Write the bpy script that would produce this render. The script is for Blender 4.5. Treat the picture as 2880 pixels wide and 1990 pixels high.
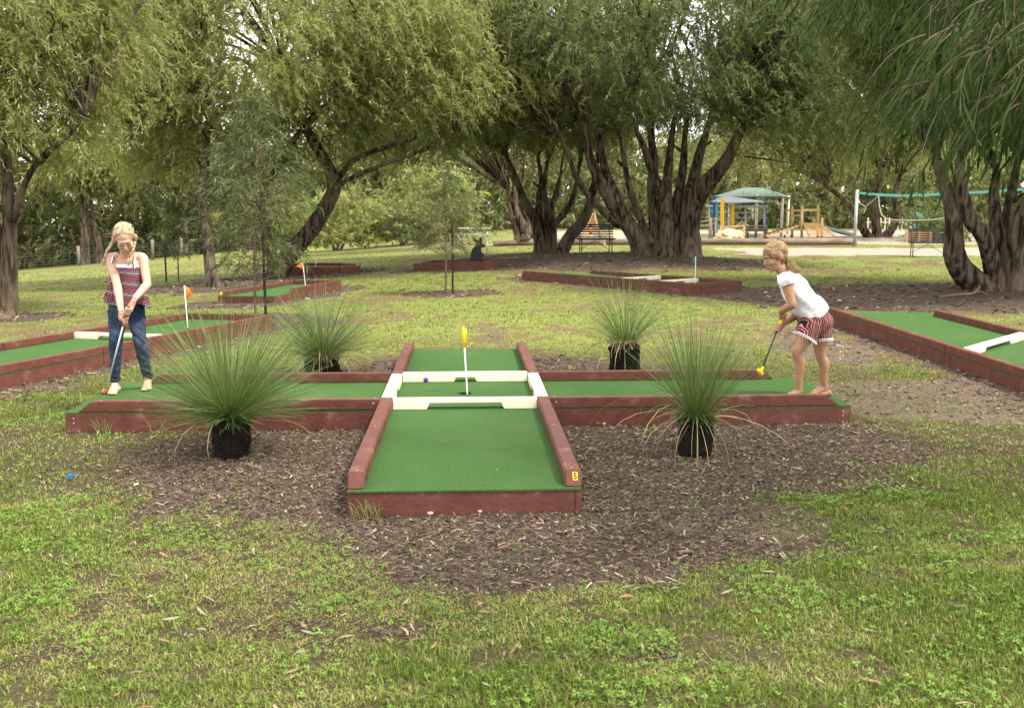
import bpy, bmesh, math, random
import numpy as np
from mathutils import Vector, Matrix

for o in list(bpy.data.objects):
    bpy.data.objects.remove(o)
R = math.radians
scene = bpy.context.scene
COL = scene.collection

# ------------------------------------------------------------------ camera
cam_d = bpy.data.cameras.new('camera')
cam_d.lens = 35.0
cam_d.sensor_width = 36.0
cam_d.clip_start = 0.05
cam_d.clip_end = 2000
cam_d.dof.use_dof = True
cam_d.dof.focus_distance = 7.6
cam_d.dof.aperture_fstop = 5.0
cam = bpy.data.objects.new('camera', cam_d)
COL.objects.link(cam)
cam.location = (0, 0, 1.577)
cam.rotation_euler = (math.pi / 2 - 0.1475, 0, 0)
scene.camera = cam

# ------------------------------------------------------------------ sky, sun, exposure
SUN_DIR = Vector((0.62, -0.28, 1.05)).normalized()          # towards the sun
SUN_EL = math.asin(SUN_DIR.z)
SUN_AZ = math.atan2(SUN_DIR.x, SUN_DIR.y)                   # from +Y, clockwise
world = bpy.data.worlds.new('World')
scene.world = world
world.use_nodes = True
nt = world.node_tree
for n in list(nt.nodes):
    nt.nodes.remove(n)
wo = nt.nodes.new('ShaderNodeOutputWorld')
bg = nt.nodes.new('ShaderNodeBackground')
sky = nt.nodes.new('ShaderNodeTexSky')
sky.sky_type = 'NISHITA'
sky.sun_disc = False
sky.sun_elevation = SUN_EL
sky.sun_rotation = SUN_AZ
sky.air_density = 1.0
sky.dust_density = 1.5
tc = nt.nodes.new('ShaderNodeTexCoord')
mp = nt.nodes.new('ShaderNodeMapping')
mp.inputs['Scale'].default_value = (1, 1, 2.2)
cn = nt.nodes.new('ShaderNodeTexNoise')
cn.inputs['Scale'].default_value = 2.4
cn.inputs['Detail'].default_value = 8
cn.inputs['Roughness'].default_value = 0.58
cr_ = nt.nodes.new('ShaderNodeValToRGB')
cr_.color_ramp.elements[0].position = 0.34
cr_.color_ramp.elements[0].color = (0.12, 0.12, 0.12, 1)
cr_.color_ramp.elements[1].position = 0.56
cr_.color_ramp.elements[1].color = (1, 1, 1, 1)
mx = nt.nodes.new('ShaderNodeMix')
mx.data_type = 'RGBA'
mx.inputs['B'].default_value = (11.6, 11.2, 10.6, 1)          # bright thin cloud, in the sky's own physical units
nt.links.new(tc.outputs['Generated'], mp.inputs['Vector'])
nt.links.new(mp.outputs['Vector'], cn.inputs['Vector'])
nt.links.new(cn.outputs['Fac'], cr_.inputs['Fac'])
nt.links.new(cr_.outputs['Color'], mx.inputs['Factor'])
nt.links.new(sky.outputs['Color'], mx.inputs['A'])
nt.links.new(mx.outputs['Result'], bg.inputs['Color'])
bg.inputs['Strength'].default_value = 0.12
nt.links.new(bg.outputs['Background'], wo.inputs['Surface'])

sun_d = bpy.data.lights.new('sun', 'SUN')
sun_d.energy = 3.4
sun_d.angle = R(7.0)
sun_d.color = (1.0, 0.93, 0.80)
sun = bpy.data.objects.new('sun', sun_d)
COL.objects.link(sun)
sun.rotation_euler = (-SUN_DIR).to_track_quat('-Z', 'Y').to_euler()

vs = scene.view_settings
vs.view_transform = 'Standard'
vs.look = 'None'
vs.exposure = 1.18
vs.gamma = 1.0
vs.use_curve_mapping = False
scene.render.engine = 'CYCLES'
cy = scene.cycles
cy.max_bounces = 6
cy.diffuse_bounces = 4
cy.glossy_bounces = 2
cy.transmission_bounces = 3
cy.transparent_max_bounces = 4
cy.caustics_reflective = False
cy.caustics_refractive = False
cy.use_denoising = True
cy.sample_clamp_indirect = 6

# ------------------------------------------------------------------ helpers
rng = np.random.default_rng(7)
OFF = {}


def prop(o, label=None, cat=None, group=None, kind=None):
    if label: o['label'] = label
    if cat: o['category'] = cat
    if group: o['group'] = group
    if kind: o['kind'] = kind
    return o


def empty(name, loc, label=None, cat=None, group=None):
    o = bpy.data.objects.new(name, None)
    o.empty_display_size = 0.1
    COL.objects.link(o)
    o.location = loc
    OFF[o.name] = np.array(loc, float)
    prop(o, label, cat, group)
    return o


def link(name, me, parent=None, kind=None, label=None):
    o = bpy.data.objects.new(name, me)
    COL.objects.link(o)
    if parent is not None:
        o.parent = parent
        OFF[o.name] = OFF[parent.name]
    if kind: o['kind'] = kind
    if label: o['label'] = label
    return o


class MB:
    """collects geometry in world coordinates; build() links it as ONE mesh object"""
    def __init__(s):
        s.v = []; s.f = []; s.n = 0

    def add(s, V, F):
        V = np.asarray(V, float)
        s.v.append(V)
        k = s.n
        s.f.extend([tuple(i + k for i in f) for f in F])
        s.n += len(V)
        return s

    def box(s, lo, hi):
        x0, y0, z0 = lo; x1, y1, z1 = hi
        V = [(x0,y0,z0),(x1,y0,z0),(x1,y1,z0),(x0,y1,z0),(x0,y0,z1),(x1,y0,z1),(x1,y1,z1),(x0,y1,z1)]
        return s.add(V, BOXF)

    def bar(s, a, b, w, h, up=(0, 0, 1)):
        """rectangular bar from a to b"""
        a = np.array(a, float); b = np.array(b, float)
        t = b - a; t /= np.linalg.norm(t)
        sd = np.cross(t, np.array(up, float))
        if np.linalg.norm(sd) < 1e-5: sd = np.cross(t, np.array([0, 1., 0]))
        sd /= np.linalg.norm(sd); u = np.cross(sd, t)
        V = []
        for p in (a, b):
            for q, r in ((-1,-1),(1,-1),(1,1),(-1,1)):
                V.append(p + sd * q * w / 2 + u * r * h / 2)
        return s.add(V, [(0,1,2,3),(7,6,5,4),(0,4,5,1),(1,5,6,2),(2,6,7,3),(3,7,4,0)])

    def tube(s, path, rad, sides=8, rough=0.0, seed=0, cap=True):
        return s.add(*tube(path, rad, sides, rough, seed, cap))

    def ell(s, c, r, frame=None, nu=14, nv=9):
        return s.add(*ellipsoid(c, r, frame, nu, nv))

    def build(s, name, mat, parent=None, smooth=False, bevel=0, kind=None, label=None, auto=None):
        V = np.concatenate(s.v)
        if parent is not None: V = V - OFF[parent.name]
        me = bpy.data.meshes.new(name)
        me.from_pydata(V.tolist(), [], s.f)
        if bevel:
            bm = bmesh.new(); bm.from_mesh(me)
            bmesh.ops.recalc_face_normals(bm, faces=bm.faces)
            eg = [e for e in bm.edges if len(e.link_faces) == 2 and e.calc_face_angle(0) > 0.3]
            bmesh.ops.bevel(bm, geom=eg, offset=bevel, segments=2, affect='EDGES', clamp_overlap=True)
            bm.to_mesh(me); bm.free()
        me.update()
        if smooth: me.polygons.foreach_set('use_smooth', [True] * len(me.polygons))
        if mat is not None: me.materials.append(mat)
        return link(name, me, parent, kind, label)


BOXF = [(0,3,2,1),(4,5,6,7),(0,1,5,4),(1,2,6,5),(2,3,7,6),(3,0,4,7)]


def nrm(v):
    v = np.asarray(v, float)
    return v / max(np.linalg.norm(v), 1e-9)


def smooth_path(pts, n):
    """Catmull-Rom through rows (any number of columns)"""
    P = np.asarray(pts, float)
    if len(P) < 3:
        t = np.linspace(0, 1, n)[:, None]
        return P[0] * (1 - t) + P[-1] * t
    Q = np.vstack([2 * P[0] - P[1], P, 2 * P[-1] - P[-2]])
    k = len(P) - 1
    T = np.linspace(0, k - 1e-9, n)
    i = T.astype(int); t = (T - i)[:, None]
    a, b, c, d = Q[i], Q[i + 1], Q[i + 2], Q[i + 3]
    return 0.5 * (2 * b + (c - a) * t + (2 * a - 5 * b + 4 * c - d) * t * t + (3 * b - a - 3 * c + d) * t ** 3)


def frames(path):
    P = np.asarray(path, float)
    T = np.gradient(P, axis=0)
    T /= np.maximum(np.linalg.norm(T, axis=1), 1e-9)[:, None]
    ref = np.array([0, 0, 1.]) if abs(T[0][2]) < 0.9 else np.array([1., 0, 0])
    N = np.zeros_like(P)
    n = ref - T[0] * (ref @ T[0]); n /= np.linalg.norm(n)
    for i in range(len(P)):
        n = n - T[i] * (n @ T[i]); n /= max(np.linalg.norm(n), 1e-9)
        N[i] = n
    return T, N, np.cross(T, N)


def tube(path, rad, sides=8, rough=0.0, seed=0, cap=True):
    P = np.asarray(path, float)
    k = len(P)
    rad = np.broadcast_to(np.asarray(rad, float), (k,)) if np.ndim(rad) < 2 else np.asarray(rad, float)
    T, N, B = frames(P)
    a = np.linspace(0, 2 * np.pi, sides, endpoint=False)
    if rad.ndim == 1: ra = rb = rad[:, None]
    else: ra, rb = rad[:, :1], rad[:, 1:2]
    m = np.ones((k, sides))
    if rough:
        g = np.random.default_rng(seed)
        ph = g.uniform(0, 6.28, 4)
        L_ = np.linspace(0, 1, k)[:, None] * k / 9.0
        m += rough * (0.6 * np.sin(a * 3 + ph[0] + 0.9 * L_) + 0.6 * np.sin(a * 5 + ph[1] - 0.7 * L_) + 0.5 * np.sin(a * 8 + ph[2] + 0.5 * L_) + 0.45 * np.sin(a * 13 + ph[3] - 0.4 * L_) + g.normal(0, 0.24, (k, sides)))
    V = P[:, None] + (np.cos(a)[None] * ra * m)[..., None] * N[:, None] + (np.sin(a)[None] * rb * m)[..., None] * B[:, None]
    V = V.reshape(-1, 3)
    F = []
    for i in range(k - 1):
        for j in range(sides):
            j2 = (j + 1) % sides
            F.append((i * sides + j, i * sides + j2, (i + 1) * sides + j2, (i + 1) * sides + j))
    if cap:
        V = np.vstack([V, P[0], P[-1]])
        c0, c1 = len(V) - 2, len(V) - 1
        for j in range(sides):
            j2 = (j + 1) % sides
            F.append((c0, j2, j)); F.append((c1, (k - 1) * sides + j, (k - 1) * sides + j2))
    return V, F


def ellipsoid(c, r, frame=None, nu=14, nv=9):
    c = np.asarray(c, float); r = np.broadcast_to(np.asarray(r, float), (3,))
    V = [(0, 0, 1)]
    for i in range(1, nv):
        th = math.pi * i / nv
        for j in range(nu):
            ph = 2 * math.pi * j / nu
            V.append((math.sin(th) * math.cos(ph), math.sin(th) * math.sin(ph), math.cos(th)))
    V.append((0, 0, -1))
    V = np.array(V) * r
    if frame is not None: V = V @ np.asarray(frame, float)     # rows of frame are the axes
    V = V + c
    F = []
    for j in range(nu):
        F.append((0, 1 + j, 1 + (j + 1) % nu))
    for i in range(nv - 2):
        for j in range(nu):
            a = 1 + i * nu + j; b = 1 + i * nu + (j + 1) % nu
            F.append((a, a + nu, b + nu, b))
    e = len(V) - 1; s0 = 1 + (nv - 2) * nu
    for j in range(nu):
        F.append((e, s0 + (j + 1) % nu, s0 + j))
    return V, F


def np_mesh(name, V, faces, nper, mat, parent=None, kind=None, attrs=None, smooth=True, label=None):
    """fast mesh from arrays: faces (m, nper)"""
    V = np.asarray(V, np.float32)
    if parent is not None: V = V - OFF[parent.name].astype(np.float32)
    me = bpy.data.meshes.new(name)
    m = len(faces)
    me.vertices.add(len(V)); me.vertices.foreach_set('co', V.ravel())
    me.loops.add(m * nper); me.loops.foreach_set('vertex_index', np.asarray(faces, np.int32).ravel())
    me.polygons.add(m)
    me.polygons.foreach_set('loop_start', np.arange(0, m * nper, nper, dtype=np.int32))
    if smooth: me.polygons.foreach_set('use_smooth', np.ones(m, bool))
    for k, a in (attrs or {}).items():
        at_ = me.attributes.new(k, 'FLOAT', 'POINT')
        at_.data.foreach_set('value', np.asarray(a, np.float32))
    me.update(calc_edges=True)
    if mat is not None: me.materials.append(mat)
    return link(name, me, parent, kind, label)


def copy_tree(o, parent=None):
    c = o.copy(); COL.objects.link(c); c.parent = parent
    OFF[c.name] = OFF.get(o.name, np.zeros(3))
    for ch in list(o.children): copy_tree(ch, c)
    return c


# value noise
def _h(i, j, s):
    n = (i * 374761393 + j * 668265263 + s * 974711) & 0x7fffffff
    n = ((n ^ (n >> 13)) * 1274126177) & 0x7fffffff
    return ((n ^ (n >> 16)) & 0xffff) / 65535.0


def vnoise(x, y, s=0):
    x = np.asarray(x, float); y = np.asarray(y, float)
    i = np.floor(x).astype(np.int64); j = np.floor(y).astype(np.int64)
    u = x - i; v = y - j
    u = u * u * (3 - 2 * u); v = v * v * (3 - 2 * v)
    return (_h(i, j, s) * (1 - u) + _h(i + 1, j, s) * u) * (1 - v) + (_h(i, j + 1, s) * (1 - u) + _h(i + 1, j + 1, s) * u) * v


def fbm(x, y, s=0, o=4):
    r = 0; a = 0.5; t = 0
    for k in range(o):
        r = r + a * vnoise(np.asarray(x) * 2 ** k, np.asarray(y) * 2 ** k, s + k * 17); t += a; a *= 0.55
    return r / t


def sstep(a, b, x):
    t = np.clip((x - a) / (b - a), 0, 1)
    return t * t * (3 - 2 * t)


# ------------------------------------------------------------------ materials
def new_mat(name):
    m = bpy.data.materials.new(name)
    m.use_nodes = True
    return m, m.node_tree, m.node_tree.nodes['Principled BSDF']


def pm(name, c1, c2=None, scale=8, rough=0.6, bump=0.0, bscale=None, stretch=(1, 1, 1), detail=5, spec=0.3, metal=0.0, contrast=(0.35, 0.65), c3=None, s3=1.5, t3=(0.55, 0.75), bdist=0.02):
    m, t, b = new_mat(name)
    b.inputs['Roughness'].default_value = rough
    b.inputs['Specular IOR Level'].default_value = spec
    b.inputs['Metallic'].default_value = metal
    c2 = c2 or c1
    tc = t.nodes.new('ShaderNodeTexCoord'); mp = t.nodes.new('ShaderNodeMapping')
    mp.inputs['Scale'].default_value = stretch
    t.links.new(tc.outputs['Object'], mp.inputs['Vector'])
    nz = t.nodes.new('ShaderNodeTexNoise')
    nz.inputs['Scale'].default_value = scale; nz.inputs['Detail'].default_value = detail
    t.links.new(mp.outputs['Vector'], nz.inputs['Vector'])
    rp = t.nodes.new('ShaderNodeValToRGB')
    rp.color_ramp.elements[0].position, rp.color_ramp.elements[1].position = contrast
    rp.color_ramp.elements[0].color = (*c1, 1); rp.color_ramp.elements[1].color = (*c2, 1)
    t.links.new(nz.outputs['Fac'], rp.inputs['Fac'])
    out = rp.outputs['Color']
    if c3:
        n3 = t.nodes.new('ShaderNodeTexNoise'); n3.inputs['Scale'].default_value = s3; n3.inputs['Detail'].default_value = 6
        t.links.new(tc.outputs['Object'], n3.inputs['Vector'])
        r3 = t.nodes.new('ShaderNodeMapRange'); r3.inputs['From Min'].default_value, r3.inputs['From Max'].default_value = t3
        t.links.new(n3.outputs['Fac'], r3.inputs['Value'])
        m3 = t.nodes.new('ShaderNodeMix'); m3.data_type = 'RGBA'; m3.inputs['B'].default_value = (*c3, 1)
        t.links.new(r3.outputs['Result'], m3.inputs['Factor']); t.links.new(out, m3.inputs['A'])
        out = m3.outputs['Result']
    t.links.new(out, b.inputs['Base Color'])
    if bump:
        nb = t.nodes.new('ShaderNodeTexNoise')
        nb.inputs['Scale'].default_value = bscale or scale * 2; nb.inputs['Detail'].default_value = 6
        t.links.new(mp.outputs['Vector'], nb.inputs['Vector'])
        bp = t.nodes.new('ShaderNodeBump'); bp.inputs['Strength'].default_value = min(bump, 1.0)
        bp.inputs['Distance'].default_value = bdist
        t.links.new(nb.outputs['Fac'], bp.inputs['Height']); t.links.new(bp.outputs['Normal'], b.inputs['Normal'])
    return m


def leaf_mat(name, stops, trans=0.4, rough=0.5, spec=0.25):
    """stops: (pos, colour) over the per-leaf attribute 'rnd'"""
    m, t, b = new_mat(name)
    b.inputs['Roughness'].default_value = rough
    b.inputs['Specular IOR Level'].default_value = spec
    at_ = t.nodes.new('ShaderNodeAttribute'); at_.attribute_name = 'rnd'
    rp = t.nodes.new('ShaderNodeValToRGB')
    while len(rp.color_ramp.elements) < len(stops): rp.color_ramp.elements.new(0.5)
    for e, (p, c) in zip(rp.color_ramp.elements, stops):
        e.position = p; e.color = (*c, 1)
    t.links.new(at_.outputs['Fac'], rp.inputs['Fac'])
    t.links.new(rp.outputs['Color'], b.inputs['Base Color'])
    if trans > 0:
        tr = t.nodes.new('ShaderNodeBsdfTranslucent')
        gm = t.nodes.new('ShaderNodeMix'); gm.data_type = 'RGBA'; gm.blend_type = 'MULTIPLY'
        gm.inputs['Factor'].default_value = 1; gm.inputs['B'].default_value = (1.2, 1.25, 0.75, 1)
        t.links.new(rp.outputs['Color'], gm.inputs['A']); t.links.new(gm.outputs['Result'], tr.inputs['Color'])
        ms = t.nodes.new('ShaderNodeMixShader'); ms.inputs['Fac'].default_value = trans
        t.links.new(b.outputs['BSDF'], ms.inputs[1]); t.links.new(tr.outputs['BSDF'], ms.inputs[2])
        t.links.new(ms.outputs['Shader'], t.nodes['Material Output'].inputs['Surface'])
    return m


RED = pm('red_brown_paint', (0.092, 0.031, 0.023), (0.135, 0.05, 0.037), 9, 0.55, 0.25, 30, (1, 1, 1), contrast=(0.3, 0.7), c3=(0.21, 0.125, 0.098), s3=9.0, t3=(0.62, 0.80), spec=0.22)
CREAM = pm('cream_paint', (0.74, 0.68, 0.50), (0.80, 0.75, 0.58), 7, 0.5, 0.15, 25, c3=(0.52, 0.45, 0.30), s3=6, t3=(0.62, 0.9))
TURF = pm('green_turf_carpet', (0.034, 0.092, 0.022), (0.09, 0.18, 0.055), 110, 0.95, 0.8, 300, detail=4, spec=0.1, contrast=(0.36, 0.64), c3=(0.09, 0.155, 0.062), s3=2.2, t3=(0.5, 0.95))
BARK = pm('rough_bark', (0.018, 0.012, 0.009), (0.13, 0.097, 0.070), 13, 0.95, 1.0, 13, (1, 1, 0.13), contrast=(0.40, 0.60), spec=0.1, c3=(0.16, 0.122, 0.09), s3=1.3, t3=(0.5, 0.8), bdist=0.08)
TWIG = pm('twig_brown', (0.10, 0.072, 0.05), (0.2, 0.15, 0.11), 4, 0.9, spec=0.1)
BLACKM = pm('charred_fibre', (0.006, 0.005, 0.004), (0.028, 0.020, 0.014), 40, 0.95, 1.0, 60, (1, 1, 1.6), spec=0.15, contrast=(0.4, 0.75))
DARKST = pm('dark_steel', (0.03, 0.034, 0.033), (0.06, 0.065, 0.06), 15, 0.5, spec=0.4)
GALV = pm('galvanised_steel', (0.32, 0.35, 0.35), (0.42, 0.44, 0.44), 12, 0.45, metal=0.4)
PINE = pm('weathered_pine', (0.42, 0.26, 0.12), (0.56, 0.38, 0.2), 5, 0.75, 0.3, 20, (1, 1, 0.4))
LOGM = pm('grey_log', (0.13, 0.09, 0.065), (0.24, 0.18, 0.135), 5, 0.9, 0.6, 15, (0.3, 1, 1))
ROCK = pm('limestone', (0.42, 0.30, 0.15), (0.6, 0.48, 0.29), 2.5, 0.9, 0.8, 6)
WHITE = pm('white_plastic', (0.78, 0.78, 0.76), (0.82, 0.82, 0.8), 10, 0.4)
ORANGE = pm('orange_flag', (0.85, 0.16, 0.01), (0.9, 0.2, 0.015), 8, 0.6)
YELLOW = pm('yellow_flag', (0.85, 0.48, 0.01), (0.9, 0.55, 0.02), 8, 0.55)
TEALF = pm('teal_flag', (0.0, 0.16, 0.15), (0.0, 0.2, 0.18), 8, 0.6)
BLACK = pm('black_paint', (0.008, 0.008, 0.008), (0.014, 0.014, 0.014), 8, 0.5)

# ------------------------------------------------------------------ terrain
MOUNDS = [(2.7, 27.6, 4.6, 3.2, 0.34), (9.3, 18.6, 3.2, 2.6, 0.10), (0.9, 31.9, 2.6, 2.0, 0.16), (17.3, 48.2, 4, 3, 0.2), (-6.4, 22.5, 2.5, 2.5, 0.08)]


def gz(x, y):
    x = np.asarray(x, float); y = np.asarray(y, float)
    z = 0.0014 * (x - np.sqrt(x * x + 4)) / 2 * np.clip(y, 0, 60)
    for mx_, my_, rx, ry, h in MOUNDS:
        d = ((x - mx_) / rx) ** 2 + ((y - my_) / ry) ** 2
        z = z + h * np.exp(-1.6 * d)
    return z


def segd(x, y, a, b):
    ax, ay = a; bx, by = b
    dx, dy = bx - ax, by - ay
    t = np.clip(((x - ax) * dx + (y - ay) * dy) / (dx * dx + dy * dy), 0, 1)
    return np.hypot(x - ax - t * dx, y - ay - t * dy)


CC = (-0.373, 7.799); CA = 0.046


def to_cross(x, y):
    c, s = math.cos(CA), math.sin(CA)
    dx, dy = np.asarray(x) - CC[0], np.asarray(y) - CC[1]
    return c * dx + s * dy, -s * dx + c * dy


def in_cross(x, y, m=0.0):
    u, w = to_cross(x, y)
    return ((np.abs(u) < 0.625 + m) & (w > -2.73 - m) & (w < 2.49 + m)) | ((np.abs(w) < 0.625 + m) & (np.abs(u) < 2.90 + m))


def masks(x, y):
    """mulch, bare soil, sand, dry, lush - all 0..1"""
    x = np.asarray(x, float); y = np.asarray(y, float)
    n1 = fbm(x * 0.9 + 11, y * 0.9 + 3, 1) - 0.5
    n2 = fbm(x * 3.1 + 5, y * 3.1 + 9, 2) - 0.5
    n3 = fbm(x * 9 + 5, y * 9, 3, 3) - 0.5
    nn = n1 * 1.1 + n2 * 0.7 + n3 * 0.35
    mul = np.zeros_like(x)

    def put(d):            # d: signed distance in units of the patch's softness, negative inside
        nonlocal mul
        mul = np.maximum(mul, sstep(0.26, -0.22, d + nn * 0.75))
    # round the cross
    e = np.sqrt(((x + 0.22) / 2.3) ** 2 + ((y - 6.35) / 1.6) ** 2)
    put((e - 1) * 1.3)
    e = np.sqrt(((x - 0.15) / 1.35) ** 2 + ((y - 4.95) / 0.85) ** 2); put((e - 1) * 0.9)
    e = np.sqrt(((x - 1.55) / 1.3) ** 2 + ((y - 6.75) / 0.95) ** 2); put((e - 1) * 1.0)
    for px, py, rx, ry in ((-1.82, 9.35, 0.85, 0.6), (1.08, 9.35, 0.9, 0.6), (-0.45, 10.45, 1.0, 0.45), (-1.1, 9.6, 0.5, 0.9), (0.4, 9.6, 0.6, 0.9)):
        put((np.sqrt(((x - px) / rx) ** 2 + ((y - py) / ry) ** 2) - 1) * 0.6)
    put((np.sqrt(((x + 0.75) / 0.62) ** 2 + ((y - 3.62) / 0.2) ** 2) - 0.85) * 0.45 + 0.3)
    put((np.sqrt(((x - 0.55) / 0.3) ** 2 + ((y - 3.35) / 0.12) ** 2) - 0.8) * 0.5 + 0.25)
    for a, b, hw in (((-5.7, 8.2), (-3.95, 13.6), 0.95), ((-4.8, 17.8), (-4.1, 20.45), 1.0), ((-5.4, 27.3), (-4.9, 27.3), 1.6),
                     ((3.9, 18.5), (0.8, 22.4), 1.0), ((5.1, 13.6), (5.15, 7.5), 1.05), ((-2.4, 26), (-0.4, 25.6), 0.7), ((-3.1, 14.2), (-3.9, 15.0), 0.7), ((4.6, 18.3), (5.6, 18.0), 0.5)):
        put((segd(x, y, a, b) - hw) * 0.9)
    for px, py, rx, ry in ((-1.2, 18.85, 1.0, 0.75), (2.9, 26.6, 4.4, 2.6), (1.0, 31.6, 2.4, 1.7), (8.2, 17.6, 4.4, 2.7), (-6.4, 22.0, 2.2, 1.6), (-8.1, 15.9, 0.9, 0.9), (-6.1, 25.5, 2.0, 1.6), (17.3, 47.6, 5, 2.2)):
        put((np.sqrt(((x - px) / rx) ** 2 + ((y - py) / ry) ** 2) - 1) * 1.0)
    soil = sstep(0.2, -0.25, (np.sqrt(((x - 3.5) / 1.25) ** 2 + ((y - 8.2) / 1.0) ** 2) - 1) + nn * 0.9)
    soil = np.maximum(soil, 0.8 * sstep(0.1, -0.2, (np.sqrt(((x - 3.6) / 0.6) ** 2 + ((y - 11.5) / 1.8) ** 2) - 1) + nn * 0.9))
    soil = np.maximum(soil, 0.7 * sstep(0.1, -0.2, (np.sqrt(((x - 1.2) / 0.55) ** 2 + ((y - 4.95) / 0.35) ** 2) - 1) + nn * 0.8))
    court = sstep(0.9, -0.9, np.maximum(np.abs(y - 35.6) - 3.0, 7.6 - x + (y - 33) * 0.1) + nn * 2.0)
    play = sstep(0.6, -0.6, np.maximum(42.2 - y, np.maximum(np.abs(x - 14) - 13.5, y - 66)) + nn * 1.5)
    sand = np.maximum(court, play)
    path = sstep(0.3, -0.3, np.maximum(np.abs(y - 44.5) - 1.6, np.abs(x + 1) - 4) + nn)
    sand = np.maximum(sand, 0.5 * path)
    dry = np.clip(0.39 + 1.5 * n1 + 1.3 * n2 + 1.0 * n3, 0, 1)
    dry = np.clip(dry + 0.5 * sstep(1.2, 0.2, np.hypot((x + 0.9) / 1.7, (y - 4.3) / 1.1)) - 0.5 * sstep(0.0, 1.6, x) * sstep(6.6, 5.0, y), 0, 1)
    dry = np.clip(dry + 0.25 * sstep(0, 0.4, mul) * (1 - mul), 0, 1)
    lush = np.clip(-0.2 + 3.2 * (fbm(x * 1.3 + 40, y * 1.3 + 2, 9) - 0.45) + 0.7 * sstep(1.0, 0.3, np.hypot((x + 2.35) / 0.9, (y - 4.75) / 0.9)), 0, 1)
    return mul, soil, sand, dry, lush


def axis(lo, d0, d1, hi, step, g):
    a = list(np.arange(d0, d1, step))
    s = step; v = a[-1]
    while v < hi:
        s *= g; v += s; a.append(v)
    s = step; v = a[0]; b = []
    while v > lo:
        s *= g; v -= s; b.append(v)
    return np.array(b[::-1] + a)


gx = axis(-260, -5.2, 5.2, 260, 0.08, 1.06)
gy = axis(-40, 2.6, 11.5, 420, 0.075, 1.04)
XX, YY = np.meshgrid(gx, gy)
mk = masks(XX, YY)
ZZ = gz(XX, YY)
near = sstep(26, 9, YY)
ZZ = ZZ + near * (0.022 * (fbm(XX * 2.2, YY * 2.2, 21) - 0.5) + 0.012 * (fbm(XX * 9, YY * 9, 22, 3) - 0.5) * (1 + mk[0])) - 0.012 * mk[0] * near
ZZ = ZZ - 0.02 * sstep(-0.02, 0.0, -np.abs(XX * 0))          # whole sheet a touch below datum
ncx = len(gx)
GI = (np.arange(len(gy) - 1)[:, None] * ncx + np.arange(ncx - 1)[None]).ravel()
GF = np.stack([GI, GI + 1, GI + ncx + 1, GI + ncx], 1)


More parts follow.
